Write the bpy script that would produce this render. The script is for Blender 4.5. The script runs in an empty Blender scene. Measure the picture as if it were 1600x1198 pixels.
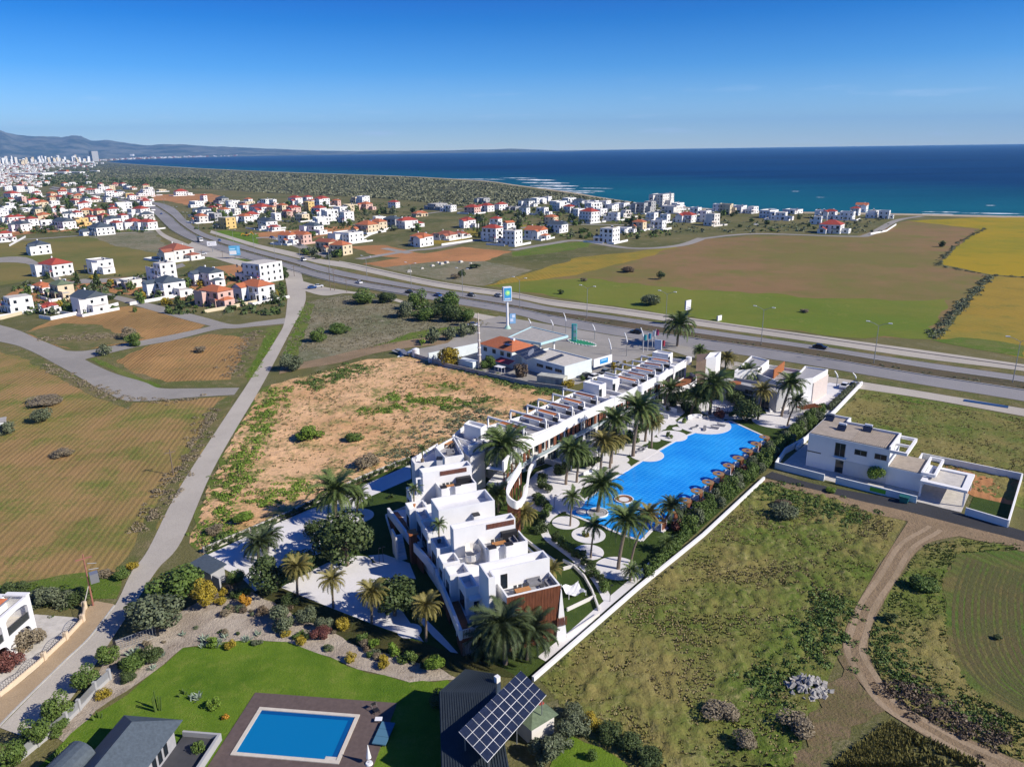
import bpy, bmesh, math, random
import numpy as np
from mathutils import Vector, Matrix
from mathutils.geometry import tessellate_polygon
random.seed(7)
SC = bpy.context.scene
COL = SC.collection
R = math.radians

# ------------------------------------------------------------ camera
F_PX, HOR, CAM_H = 1170.0, 233.2, 60.0          # focal length and horizon row measured on a 1600 x 1198 frame
ROLL = math.atan(11 / 800.0)
CR, SR = math.cos(ROLL), math.sin(ROLL)
PITCH = math.atan((599 - HOR) * CR / F_PX)
CP, SP = math.cos(PITCH), math.sin(PITCH)
cam_d = bpy.data.cameras.new('camera')
cam = bpy.data.objects.new('camera', cam_d)
COL.objects.link(cam)
cam_d.sensor_width = 36.0
cam_d.lens = 36.0 * F_PX / 1600.0
cam_d.clip_start = 0.5
cam_d.clip_end = 120000.0
_fw = Vector((0, CP, -SP)); _r0 = Vector((1, 0, 0)); _u0 = Vector((0, SP, CP))
_rt = _r0 * CR - _u0 * SR; _up = _r0 * SR + _u0 * CR
cam.matrix_world = Matrix(((_rt.x, _up.x, -_fw.x, 0), (_rt.y, _up.y, -_fw.y, 0), (_rt.z, _up.z, -_fw.z, CAM_H), (0, 0, 0, 1)))
SC.camera = cam

# ------------------------------------------------------------ sun, sky, exposure
SUN_EL, SUN_DIR = R(35), Vector((0.93, -0.36))   # the sun stands to the right and a little behind the camera
world = bpy.data.worlds.new('World'); SC.world = world
world.use_nodes = True
wn, wl = world.node_tree.nodes, world.node_tree.links
bg = wn['Background']
sky = wn.new('ShaderNodeTexSky'); sky.sky_type = 'NISHITA'; sky.sun_disc = False
sky.sun_elevation = SUN_EL
sky.sun_rotation = math.atan2(SUN_DIR.x, SUN_DIR.y)
sky.air_density = 1.0; sky.dust_density = 0.0; sky.ozone_density = 4.0; sky.altitude = 0
SKY_STRENGTH = 0.112
bg.inputs['Strength'].default_value = SKY_STRENGTH
# the photograph's deep polarised blue: the sky loses red with height in view; above it, lifted to lighten shadows, all round alike
gz_ = wn.new('ShaderNodeTexCoord'); zz_ = wn.new('ShaderNodeSeparateXYZ'); wl.new(gz_.outputs['Generated'], zz_.inputs[0])
mr_ = wn.new('ShaderNodeMapRange'); mr_.inputs[1].default_value = 0.0; mr_.inputs[2].default_value = .25; wl.new(zz_.outputs[2], mr_.inputs[0])
gr_ = wn.new('ShaderNodeValToRGB'); el_ = gr_.color_ramp.elements
el_[0].position = 0.0; el_[0].color = (.74, .88, 1.0, 1); el_[1].position = 1.0; el_[1].color = (.07, .26, .70, 1)
for p_, c_ in ((.18, (.46, .67, .98)), (.38, (.16, .46, .86)), (.59, (.02, .31, .73)), (.78, (.005, .20, .66))):
    e_ = el_.new(p_); e_.color = (*c_, 1)
wl.new(mr_.outputs[0], gr_.inputs[0])
cb_ = wn.new('ShaderNodeMix'); cb_.data_type = 'RGBA'; cb_.blend_type = 'MULTIPLY'; cb_.inputs[0].default_value = 1.0
wl.new(sky.outputs[0], cb_.inputs[6]); wl.new(gr_.outputs[0], cb_.inputs[7])
# a few thin cloud scraps low over the horizon
gw_ = wn.new('ShaderNodeTexCoord'); nz_ = wn.new('ShaderNodeSeparateXYZ'); wl.new(gw_.outputs['Generated'], nz_.inputs[0])
mp_ = wn.new('ShaderNodeMapping'); mp_.inputs['Scale'].default_value = (5, 5, 42); wl.new(gw_.outputs['Generated'], mp_.inputs[0])
cn_ = wn.new('ShaderNodeTexNoise'); cn_.inputs['Scale'].default_value = 1.6; cn_.inputs['Detail'].default_value = 6; cn_.inputs['Roughness'].default_value = .6; wl.new(mp_.outputs[0], cn_.inputs['Vector'])
cr_ = wn.new('ShaderNodeMapRange'); cr_.inputs[1].default_value = .575; cr_.inputs[2].default_value = .75; cr_.inputs[4].default_value = .5; wl.new(cn_.outputs['Fac'], cr_.inputs[0])
ce_ = wn.new('ShaderNodeMapRange'); ce_.inputs[1].default_value = .085; ce_.inputs[2].default_value = .035; wl.new(nz_.outputs[2], ce_.inputs[0])
cm_ = wn.new('ShaderNodeMath'); cm_.operation = 'MULTIPLY'; wl.new(cr_.outputs[0], cm_.inputs[0]); wl.new(ce_.outputs[0], cm_.inputs[1])
cx_ = wn.new('ShaderNodeMix'); cx_.data_type = 'RGBA'; cx_.inputs[7].default_value = (5.2, 6.2, 7.6, 1); wl.new(cm_.outputs[0], cx_.inputs[0]); wl.new(cb_.outputs[2], cx_.inputs[6])
wl.new(cx_.outputs[2], bg.inputs['Color'])
sun_d = bpy.data.lights.new('sun', 'SUN'); sun_d.energy = 4.6; sun_d.angle = R(0.53); sun_d.color = (1.0, 0.93, 0.82)
sun = bpy.data.objects.new('sun', sun_d); COL.objects.link(sun)
_sv = Vector((SUN_DIR.x, SUN_DIR.y, 0)).normalized() * math.cos(SUN_EL) + Vector((0, 0, math.sin(SUN_EL)))
sun.rotation_euler = _sv.to_track_quat('Z', 'Y').to_euler()
sun.location = _sv * 200
SC.view_settings.view_transform = 'Standard'
try: SC.view_settings.look = 'None'
except Exception: pass
SC.view_settings.exposure = 0.52
SC.view_settings.gamma = 1.0
SC.view_settings.use_curve_mapping = False
SC.render.engine = 'CYCLES'
SC.cycles.max_bounces = 5; SC.cycles.diffuse_bounces = 3; SC.cycles.glossy_bounces = 2
SC.cycles.transparent_max_bounces = 4; SC.cycles.volume_bounces = 0
SC.cycles.use_denoising = True

# ------------------------------------------------------------ measuring helpers
def ray(px, py):
    x, y = px - 800.0, py - 599.0
    u = x * CR - y * SR; v = x * SR + y * CR
    return u, F_PX * CP - v * SP, -F_PX * SP - v * CP
def gp(px, py, z=0.0):
    u, Y, Z = ray(px, py); t = (z - CAM_H) / Z
    return Vector((u * t, Y * t))
def ppm(p):                                        # photo pixels per metre at a ground point
    return F_PX / (p[1] * CP + CAM_H * SP)
def zat(b, py):                                    # height of the point above ground point b that is seen at row py
    lo, hi = 0.0, 59.0
    for _ in range(40):
        z = (lo + hi) / 2
        f = b[1] * CP - (z - CAM_H) * SP; up = b[1] * SP + (z - CAM_H) * CP
        u = b[0] / f * F_PX; v = -up / f * F_PX
        y = -u * SR + v * CR + 599
        if y > py: lo = z
        else: hi = z
    return z

# ------------------------------------------------------------ object helpers
class MB:
    def __init__(s): s.v = []; s.f = []
    def add(s, vs, fs):
        b = len(s.v); s.v += [tuple(p) for p in vs]; s.f += [tuple(b + i for i in f) for f in fs]; return s
    def box(s, x0, x1, y0, y1, z0, z1):
        return s.add([(x0,y0,z0),(x1,y0,z0),(x1,y1,z0),(x0,y1,z0),(x0,y0,z1),(x1,y0,z1),(x1,y1,z1),(x0,y1,z1)],
                     [(0,3,2,1),(4,5,6,7),(0,1,5,4),(1,2,6,5),(2,3,7,6),(3,0,4,7)])
    def bar(s, p, q, w, h, z0=None):               # a beam of width w and height h from p to q, hanging on its centre line
        p = Vector(p); q = Vector(q); d = (q - p).normalized()
        n = Vector((-d.y, d.x, 0)); n = n.normalized() if n.length > 1e-6 else Vector((1, 0, 0))
        u = d.cross(n) * -1 if abs(d.z) > .999 else n.cross(d) * -1
        a, b = n * (w / 2), u * (h / 2)
        return s.add([p-a-b, p+a-b, p+a+b, p-a+b, q-a-b, q+a-b, q+a+b, q-a+b],
                     [(0,1,2,3),(7,6,5,4),(4,5,1,0),(5,6,2,1),(6,7,3,2),(7,4,0,3)])
    def prism(s, poly, z0, z1):
        n = len(poly); a = sum(poly[i][0]*poly[(i+1)%n][1]-poly[(i+1)%n][0]*poly[i][1] for i in range(n))
        if a < 0: poly = poly[::-1]
        b = len(s.v)
        s.v += [(p[0], p[1], z0) for p in poly] + [(p[0], p[1], z1) for p in poly]
        for i in range(n):
            j = (i+1) % n; s.f.append((b+i, b+j, b+n+j, b+n+i))
        if n <= 4:
            s.f.append(tuple(b+n+i for i in range(n))); s.f.append(tuple(b+i for i in reversed(range(n))))
        else:
            for t in tessellate_polygon([[Vector((p[0], p[1], 0)) for p in poly]]):
                s.f.append(tuple(b+n+i for i in t)); s.f.append(tuple(b+i for i in reversed(t)))
        return s
    def wall(s, p, q, t, z0, z1):                  # upright wall on the line p-q, thickness t
        p = Vector(p[:2]); q = Vector(q[:2]); d = (q-p).normalized(); n = Vector((-d.y, d.x))*t/2
        return s.prism([p-n, q-n, q+n, p+n], z0, z1)
    def tube(s, pts, r, n=6, r2=None, cap=True):
        pts = [Vector(p) for p in pts]; b = len(s.v); m = len(pts)
        for i, p in enumerate(pts):
            d = (pts[min(i+1, m-1)] - pts[max(i-1, 0)]).normalized()
            a = Vector((0,0,1)) if abs(d.z) < .9 else Vector((1,0,0))
            x = d.cross(a).normalized(); y = d.cross(x)
            rr = r + ((r2 if r2 is not None else r) - r) * i / max(1, m-1)
            for k in range(n):
                t = 2*math.pi*k/n; s.v.append(tuple(p + x*math.cos(t)*rr + y*math.sin(t)*rr))
        for i in range(m-1):
            for k in range(n):
                j = (k+1) % n; s.f.append((b+i*n+j, b+i*n+k, b+(i+1)*n+k, b+(i+1)*n+j))
        if cap:
            s.f.append(tuple(b+k for k in range(n))); s.f.append(tuple(b+(m-1)*n+k for k in reversed(range(n))))
        return s
    def disc(s, x, y, z0, z1, r, n=40, ry=None):
        return s.prism([(x+r*math.cos(2*math.pi*k/n), y+(ry or r)*math.sin(2*math.pi*k/n)) for k in range(n)], z0, z1)
    def ring(s, x, y, z0, z1, r0, r1, n=40):
        b = len(s.v)
        for k in range(n):
            c, d = math.cos(2*math.pi*k/n), math.sin(2*math.pi*k/n)
            s.v += [(x+r0*c,y+r0*d,z0),(x+r1*c,y+r1*d,z0),(x+r1*c,y+r1*d,z1),(x+r0*c,y+r0*d,z1)]
        for k in range(n):
            i, j = b+4*k, b+4*((k+1)%n)
            for q in range(4): s.f.append((i+q, j+q, j+(q+1)%4, i+(q+1)%4))
        return s
    def hip(s, x0, x1, y0, y1, z0, z1, o=.45, gable=False):
        x0-=o; x1+=o; y0-=o; y1+=o
        if x1-x0 >= y1-y0:
            k = 0.0 if gable else (y1-y0)/2*.95; m = (y0+y1)/2; a=(x0+k,m,z1); c=(x1-k,m,z1)
            fs=[(0,1,5,4),(1,2,5),(2,3,4,5),(3,0,4),(3,2,1,0)]
        else:
            k = 0.0 if gable else (x1-x0)/2*.95; m = (x0+x1)/2; a=(m,y0+k,z1); c=(m,y1-k,z1)
            fs=[(0,1,4),(1,2,5,4),(2,3,5),(3,0,4,5),(3,2,1,0)]
        return s.add([(x0,y0,z0),(x1,y0,z0),(x1,y1,z0),(x0,y1,z0),a,c], fs)
    def sheet(s, poly, z):
        b = len(s.v); s.v += [(p[0], p[1], z) for p in poly]
        for t in tessellate_polygon([[Vector((p[0], p[1], 0)) for p in poly]]):
            a, c, d = (Vector(poly[i][:2]) for i in t)
            e1, e2 = c-a, d-a
            s.f.append(tuple(b+i for i in (t if e1.x*e2.y-e1.y*e2.x > 0 else t[::-1])))
        return s
    def mesh(s, name, mat, smooth=False):
        me = bpy.data.meshes.new(name); me.from_pydata(s.v, [], s.f)
        if mat: me.materials.append(mat)
        if smooth: me.polygons.foreach_set('use_smooth', [True]*len(me.polygons))
        me.update(); return me
    def build(s, name, mat, parent=None, smooth=False, loc=None, rz=0):
        o = bpy.data.objects.new(name, s.mesh(name, mat, smooth)); COL.objects.link(o)
        if parent: o.parent = parent
        if loc is not None: o.location = loc
        if rz: o.rotation_euler.z = rz
        return o
def inst(name, me, parent=None, loc=(0,0,0), rz=0, sc=None, mat=None):
    o = bpy.data.objects.new(name, me); COL.objects.link(o)
    if parent: o.parent = parent
    o.location = loc
    if rz: o.rotation_euler.z = rz
    if sc is not None: o.scale = sc if hasattr(sc, '__len__') else (sc,)*3
    if mat: recolour(o, mat)
    return o
def recolour(o, mat):
    o.material_slots[0].link = 'OBJECT'; o.material_slots[0].material = mat
def tag(o, label, cat, group=None):
    o['label'] = label; o['category'] = cat
    if group: o['group'] = group
    return o
def thing(name, label, cat, loc=(0,0,0), rz=0, group=None):
    o = bpy.data.objects.new(name, None); COL.objects.link(o); o.empty_display_size = .3
    o.location = loc if len(loc) == 3 else (loc[0], loc[1], 0); o.rotation_euler.z = rz
    return tag(o, label, cat, group)
def struct(o): o['kind'] = 'structure'; return o
def stuff(o, label=None, cat=None):
    o['kind'] = 'stuff'
    if label: o['label'] = label; o['category'] = cat
    return o
KIDS = {}
def kids(o): return [c for c in o.children]
def copy_tree(o, parent=None):
    c = o.copy(); COL.objects.link(c)
    if parent: c.parent = parent
    for ch in o.children: copy_tree(ch, c)
    return c
def np_mesh(name, verts, loops_per_face, mat, parent=None):  # big regular meshes from numpy; faces are consecutive vertices
    n = len(verts); k = loops_per_face
    me = bpy.data.meshes.new(name)
    me.vertices.add(n); me.vertices.foreach_set('co', np.asarray(verts, dtype=np.float32).ravel())
    me.loops.add(n); me.loops.foreach_set('vertex_index', np.arange(n, dtype=np.int32))
    me.polygons.add(n//k); me.polygons.foreach_set('loop_start', np.arange(0, n, k, dtype=np.int32))
    me.update(calc_edges=True)
    me.materials.append(mat)
    return me

# ------------------------------------------------------------ materials
def new_mat(name):
    m = bpy.data.materials.new(name); m.use_nodes = True
    nt = m.node_tree; b = nt.nodes['Principled BSDF']
    return m, nt.nodes, nt.links, b
def noise(n, l, vec, scale, detail=3, rough=.6):
    t = n.new('ShaderNodeTexNoise'); t.inputs['Scale'].default_value = scale; t.inputs['Detail'].default_value = detail
    t.inputs['Roughness'].default_value = rough; l.new(vec, t.inputs['Vector']); return t.outputs['Fac']
def ramp(n, l, fac, a, b):
    t = n.new('ShaderNodeMapRange'); t.inputs[1].default_value = a; t.inputs[2].default_value = b; l.new(fac, t.inputs[0]); return t.outputs[0]
def mix(n, l, fac, a, b, mode='MIX'):
    t = n.new('ShaderNodeMix'); t.data_type = 'RGBA'; t.blend_type = mode
    if isinstance(fac, float): t.inputs[0].default_value = fac
    else: l.new(fac, t.inputs[0])
    for i, c in ((6, a), (7, b)):
        if isinstance(c, tuple): t.inputs[i].default_value = (*c, 1)
        else: l.new(c, t.inputs[i])
    return t.outputs[2]
def math_n(n, l, op, a, b=None):
    t = n.new('ShaderNodeMath'); t.operation = op
    for i, c in enumerate((a, b)):
        if c is None: continue
        if isinstance(c, (int, float)): t.inputs[i].default_value = c
        else: l.new(c, t.inputs[i])
    return t.outputs[0]
def pos(n): return n.new('ShaderNodeNewGeometry').outputs['Position']
def bump(n, l, b, h, strength=.4, dist=.1):
    t = n.new('ShaderNodeBump'); t.inputs['Strength'].default_value = strength; t.inputs['Distance'].default_value = dist
    l.new(h, t.inputs['Height']); l.new(t.outputs[0], b.inputs['Normal'])
def plain(name, col, rough=.7, var=.12, scale=1.2, metal=0.0, spec=.3, bumps=0.0, streak=False):
    m, n, l, b = new_mat(name)
    tc = n.new('ShaderNodeTexCoord').outputs['Object']
    if streak:
        mp = n.new('ShaderNodeMapping'); mp.inputs['Scale'].default_value = (1, 1, .12); l.new(tc, mp.inputs[0]); tc = mp.outputs[0]
    f = noise(n, l, tc, scale, 4)
    c = mix(n, l, ramp(n, l, f, .3, .7), tuple(x*(1-var) for x in col), tuple(min(1, x*(1+var)) for x in col))
    l.new(c, b.inputs['Base Color']); b.inputs['Roughness'].default_value = rough; b.inputs['Metallic'].default_value = metal
    b.inputs['Specular IOR Level'].default_value = spec
    if bumps: bump(n, l, b, noise(n, l, tc, scale*8, 3), bumps, .03)
    return m
def flat(name, col, rough=.6, metal=0.0):
    m, n, l, b = new_mat(name); b.inputs['Base Color'].default_value = (*col, 1); b.inputs['Roughness'].default_value = rough; b.inputs['Metallic'].default_value = metal
    return m
def leaf_mat(name, c1, c2, trans=.15):
    m, n, l, b = new_mat(name)
    g = n.new('ShaderNodeNewGeometry'); oi = n.new('ShaderNodeObjectInfo')
    a = math_n(n, l, 'ADD', math_n(n, l, 'MULTIPLY', g.outputs['Random Per Island'], .7), math_n(n, l, 'MULTIPLY', oi.outputs['Random'], .3))
    l.new(mix(n, l, a, c1, c2), b.inputs['Base Color'])
    b.inputs['Roughness'].default_value = .6; b.inputs['Specular IOR Level'].default_value = .25
    return m
def ground_mat(name, c1, c2, c3, s1=.03, s2=.4, lo=.35, hi=.65, veg=(.5, .62), furrow=None, bmp=.5, fine=2.5, dark=None, rough=.95):
    """two soil tones in broad patches, a third (plants or stones) in fine speckle, optional plough lines"""
    m, n, l, b = new_mat(name); p = pos(n)
    big = noise(n, l, p, s1, 5, .62)
    mid = noise(n, l, p, s2, 5, .7)
    fin = noise(n, l, p, fine, 4, .7)
    c = mix(n, l, ramp(n, l, math_n(n, l, 'ADD', big, math_n(n, l, 'MULTIPLY', math_n(n, l, 'SUBTRACT', mid, .5), .45)), lo, hi), c1, c2)
    v = math_n(n, l, 'ADD', math_n(n, l, 'MULTIPLY', mid, .6), math_n(n, l, 'MULTIPLY', fin, .4))
    c = mix(n, l, ramp(n, l, v, veg[0], veg[1]), c, c3)
    if furrow:
        ang, per, amt = furrow
        mp = n.new('ShaderNodeMapping'); mp.inputs['Rotation'].default_value = (0, 0, -R(ang)); l.new(p, mp.inputs[0])
        sc = n.new('ShaderNodeMapping'); sc.inputs['Scale'].default_value = (.045, 1.1/per, 1); l.new(mp.outputs[0], sc.inputs[0])
        st = noise(n, l, sc.outputs[0], 1.0, 3, .55)
        sc2 = n.new('ShaderNodeMapping'); sc2.inputs['Scale'].default_value = (.02, 1.0, 1); l.new(mp.outputs[0], sc2.inputs[0])
        w = n.new('ShaderNodeTexWave'); w.bands_direction = 'Y'; w.inputs['Scale'].default_value = .314/per
        w.inputs['Distortion'].default_value = 1.6; w.inputs['Detail'].default_value = 2; w.inputs['Detail Scale'].default_value = .06
        l.new(mp.outputs[0], w.inputs['Vector'])
        ff = math_n(n, l, 'ADD', math_n(n, l, 'MULTIPLY', w.outputs['Fac'], .5), math_n(n, l, 'MULTIPLY', ramp(n, l, st, .3, .7), .5))
        brk = ramp(n, l, noise(n, l, p, .045, 4, .65), .36, .62)
        c = mix(n, l, math_n(n, l, 'MULTIPLY', math_n(n, l, 'MULTIPLY', ramp(n, l, ff, .2, .8), amt), brk), c, dark or tuple(x*.5 for x in c1))
        h = math_n(n, l, 'ADD', fin, math_n(n, l, 'MULTIPLY', ff, -.7))
    else:
        h = math_n(n, l, 'ADD', fin, mid)
    sp = ramp(n, l, noise(n, l, p, fine*2.3, 3, .8), .25, .75)
    c = mix(n, l, .55, c, mix(n, l, sp, (.55,.55,.55), (1.25,1.25,1.25)), 'MULTIPLY')
    l.new(c, b.inputs['Base Color']); b.inputs['Roughness'].default_value = rough; b.inputs['Specular IOR Level'].default_value = .1
    if bmp: bump(n, l, b, h, bmp, .25)
    return m
WHITE = plain('white_render', (.74, .735, .725), .75, .05, .35)
CREAM = plain('cream_render', (.62, .52, .36), .8, .06, .5)
PINK = plain('pink_render', (.60, .40, .34), .8, .06, .5)
YELLOW = plain('yellow_render', (.62, .44, .17), .8, .06, .5)
GREYW = plain('grey_render', (.36, .36, .36), .8, .06, .5)
PALE = plain('pale_render', (.68, .65, .60), .8, .05, .5)
TILE_RED = plain('red_roof_tile', (.34, .06, .04), .8, .25, 3, bumps=.4)
TILE_ORANGE = plain('orange_roof_tile', (.42, .135, .06), .8, .22, 3, bumps=.4)
TILE_BROWN = plain('brown_roof_tile', (.30, .10, .06), .8, .22, 3, bumps=.4)
TILE_GREY = plain('grey_roof_tile', (.07, .09, .11), .6, .2, 3, bumps=.3)
TILE_GREEN = plain('green_roof_tile', (.13, .17, .10), .8, .2, 3, bumps=.3)
CONC = plain('concrete', (.36, .34, .31), .9, .18, 1.5, bumps=.2)
CONC_L = plain('pale_concrete', (.50, .47, .42), .9, .15, 1.2, bumps=.2)
WOOD = plain('red_brown_timber', (.17, .062, .032), .6, .35, 6, bumps=.2, streak=True)
WOOD_D = plain('dark_timber', (.085, .035, .02), .6, .3, 6, streak=True)
WOOD_O = plain('orange_timber', (.34, .12, .04), .55, .25, 6)
DECK = plain('oiled_deck', (.22, .085, .03), .6, .25, 5)
GLASS = flat('dark_glass', (.012, .018, .024), .08)
BLACK = flat('black_metal', (.015, .015, .017), .5)
STEEL = flat('grey_steel', (.36, .37, .38), .4, .6)
WHITE_M = flat('white_metal', (.75, .75, .75), .4)
GREY_M = flat('grey_metal', (.22, .23, .24), .5)
PAINT = plain('road_paint', (.62, .62, .60), .8, .1, 1)
# ============================================================ ground, sea, hills, fields
def smooth(pts, k=6):                                # Catmull-Rom through world points
    pts = [Vector(p[:2]) for p in pts]; out = []
    for i in range(len(pts)-1):
        a, b, c, d = pts[max(i-1,0)], pts[i], pts[i+1], pts[min(i+2, len(pts)-1)]
        for j in range(k):
            t = j/k
            out.append(.5*((2*b)+(c-a)*t+(2*a-5*b+4*c-d)*t*t+(3*b-a-3*c+d)*t**3))
    out.append(pts[-1]); return out
ZC = [0]
def zi():
    ZC[0] += 1; return ZC[0]*.0003
def PX(*pts): return [gp(x, y) for x, y in pts]
def ragged(poly, step=3.0, amp=.6, seed=1):
    rnd = random.Random(seed); out = []
    for i in range(len(poly)):
        p, q = Vector(poly[i][:2]), Vector(poly[(i+1) % len(poly)][:2]); d = q-p; n = max(1, min(60, int(d.length/step)))
        nr = Vector((-d.y, d.x)).normalized()
        for j in range(n):
            out.append(p + d*j/n + (nr*rnd.uniform(-amp, amp) if j else Vector((0,0))))
    return out
def patch(name, pts, mat, z=.02, amp=.5, step=3.0, seed=1, world_pts=False):
    poly = pts if world_pts else PX(*pts)
    if amp: poly = ragged(poly, step, amp, seed)
    return struct(MB().sheet(poly, z+zi()).build(name, mat))
def strip(name, left, right, mat, z=.05, k=6, world_pts=False, thick=0):
    L = smooth(left if world_pts else PX(*left), k); Rr = smooth(right if world_pts else PX(*right), k)
    m = MB(); n = len(L); z += zi()
    if not thick:
        m.add([(p.x, p.y, z) for p in L]+[(p.x, p.y, z) for p in Rr], [(i+n, i+n+1, i+1, i) for i in range(n-1)])
    else:
        m.add([(p.x,p.y,z) for p in L]+[(p.x,p.y,z) for p in Rr]+[(p.x,p.y,z-thick) for p in L]+[(p.x,p.y,z-thick) for p in Rr],
              [f for i in range(n-1) for f in ((i+n,i+n+1,i+1,i),(i,i+1,i+1+2*n,i+2*n),(i+n+1,i+n,i+3*n,i+3*n+1))]+[(0,2*n,3*n,n),(n-1,2*n-1,4*n-1,3*n-1)])
    return struct(m.build(name, mat))
def line_strip(name, pts, w, mat, z, k=6, world_pts=False, thick=0):
    P = smooth(pts if world_pts else PX(*pts), k); L = []; Q = []
    for i, p in enumerate(P):
        d = (P[min(i+1,len(P)-1)]-P[max(i-1,0)]).normalized(); n = Vector((-d.y, d.x))*w/2
        L.append(p+n); Q.append(p-n)
    return strip(name, L, Q, mat, z, 1, True, thick)

M_BASE = ground_mat('scrub_ground', (.156,.140,.056), (.085,.098,.030), (.250,.213,.125), .018, .12, .40, .62, (.50,.66), bmp=.8)
M_SCRUB = ground_mat('dry_scrub', (.215,.185,.062), (.098,.140,.024), (.29,.25,.11), .05, .30, .40, .60, (.52,.68), bmp=1.0, fine=1.4)
M_GREY = ground_mat('grey_scrub', (.218,.190,.115), (.121,.132,.063), (.345,.310,.230), .03, .3, .40, .62, (.48,.66), bmp=.9)
M_SAND = ground_mat('sandy_lot_soil', (.68,.43,.235), (.55,.32,.155), (.23,.21,.075), .035, .13, .40, .6, (.50,.585), bmp=.8, fine=1.2)
M_PLOUGH = ground_mat('ploughed_soil', (.345,.215,.092), (.245,.195,.062), (.135,.17,.034), .03, .085, .38, .60, (.50,.60), (98, 1.15, .55), .6, dark=(.17,.11,.044))
M_PLOUGH2 = ground_mat('ochre_ploughed_soil', (.400,.231,.090), (.312,.194,.075), (.156,.163,.044), .03, .13, .42, .60, (.55,.68), (98, 1.15, .7), .6, dark=(.15,.085,.035))
M_RED = ground_mat('red_soil', (.462,.220,.094), (.363,.182,.077), (.220,.187,.077), .02, .12, .4, .62, (.55,.7), (60, 1.2, .3), .4)
M_FIELD = ground_mat('stubble_field', (.244,.156,.073), (.181,.156,.048), (.150,.169,.037), .0075, .05, .42, .60, (.52,.66), (150, 2.4, .3), .4, fine=.9, dark=(.13,.088,.04))
M_FIELDG = ground_mat('green_crop', (.176,.189,.034), (.124,.176,.023), (.260,.234,.065), .012, .06, .4, .62, (.55,.7), (150, 2.4, .25), .4, fine=.9)
M_YELLOW = ground_mat('yellow_field', (.345,.247,.018), (.259,.224,.018), (.161,.161,.023), .01, .08, .40, .62, (.56,.68), (100, 2.5, .2), .4, fine=.9)
M_OCHRE = ground_mat('ochre_field', (.324,.222,.036), (.240,.204,.036), (.168,.168,.036), .012, .08, .40, .62, (.52,.66), (100, 2.2, .4), .4, fine=.9)
M_OLIVE = ground_mat('olive_field', (.206,.169,.053), (.131,.144,.037), (.300,.200,.088), .014, .07, .42, .60, (.55,.68), (20, 2, .22), .4, fine=.9)
M_VERGE = ground_mat('green_verge', (.102,.162,.022), (.150,.168,.042), (.240,.204,.096), .06, .35, .42, .62, (.55,.68), bmp=1.0)
M_VERGE2 = ground_mat('dull_verge', (.119,.131,.040), (.188,.156,.069), (.275,.225,.125), .05, .3, .42, .62, (.53,.66), bmp=1.0)
M_LAWN = ground_mat('mown_lawn', (.075,.150,.012), (.13,.21,.020), (.185,.225,.042), .09, .35, .36, .62, (.52,.68), bmp=.6, fine=5)
M_GRASS = ground_mat('garden_grass', (.042,.072,.016), (.060,.092,.020), (.085,.105,.030), .10, .6, .40, .62, (.56,.72), bmp=.6, fine=5)
M_TILLED = ground_mat('green_tilled_soil', (.085,.14,.024), (.15,.13,.045), (.18,.135,.065), .03, .12, .42, .60, (.55,.68), (-62, 1.7, .55), .7, dark=(.115,.10,.042))
M_GRAVEL = ground_mat('garden_gravel', (.50,.43,.34), (.36,.30,.235), (.20,.15,.10), .2, .9, .38, .62, (.56,.70), bmp=.9, fine=4)
M_DIRT = ground_mat('dirt_track_soil', (.285,.205,.125), (.225,.165,.10), (.165,.13,.075), .08, .35, .40, .62, (.57,.72), bmp=.7)
M_SROAD = ground_mat('pale_road', (.460,.420,.356), (.397,.362,.310), (.356,.305,.230), .03, .16, .38, .62, (.60,.78), bmp=.15, fine=3)
M_ASPH = ground_mat('worn_asphalt', (.315,.295,.265), (.262,.246,.222), (.35,.32,.27), .03, .2, .40, .62, (.58,.75), bmp=.15, fine=3)
M_HWY = ground_mat('highway_asphalt', (.269,.260,.260), (.225,.219,.220), (.300,.294,.288), .02, .15, .40, .62, (.60,.75), bmp=.15, fine=3)
M_WALK = ground_mat('sandy_pavement', (.40,.30,.19), (.34,.25,.155), (.28,.21,.14), .08, .4, .4, .6, (.58,.72), bmp=.2)
M_LANE = ground_mat('new_asphalt', (.055,.056,.060), (.045,.046,.05), (.085,.082,.08), .05, .3, .40, .62, (.60,.75), bmp=.2, fine=3)
M_FORE = ground_mat('forecourt_paving', (.34,.32,.29), (.28,.265,.24), (.24,.22,.20), .05, .3, .40, .62, (.60,.75), bmp=.1, fine=3)
M_PAVE = ground_mat('white_paving', (.72,.70,.69), (.66,.645,.635), (.60,.58,.57), .15, .8, .40, .62, (.60,.75), bmp=.05, fine=6, rough=.8)
M_KERB = plain('kerb_stone', (.40,.39,.37), .9, .15, 2)

# --- sea: one sheet out to the horizon; the shallows near the shore are greener
COAST = PX((1760,341),(1600,338.5),(1470,335.5),(1395,334),(1290,332),(1180,330),(1060,323.5),(1010,319),(940,309),(900,302),(850,295),(800,288.5),
           (770,284),(730,281),(640,276),(560,273),(470,270),(380,266.5),(300,262.5),(220,257.5),(165,253.5))
FARSHORE = PX((190,250.2),(250,248.3),(330,245.6),(430,243.6),(520,242.2),(640,240.3),(760,238.6),(885,236.6))
m, n, l, b = new_mat('sea_water')
p = pos(n)
sx = n.new('ShaderNodeSeparateXYZ'); l.new(p, sx.inputs[0])
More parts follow.
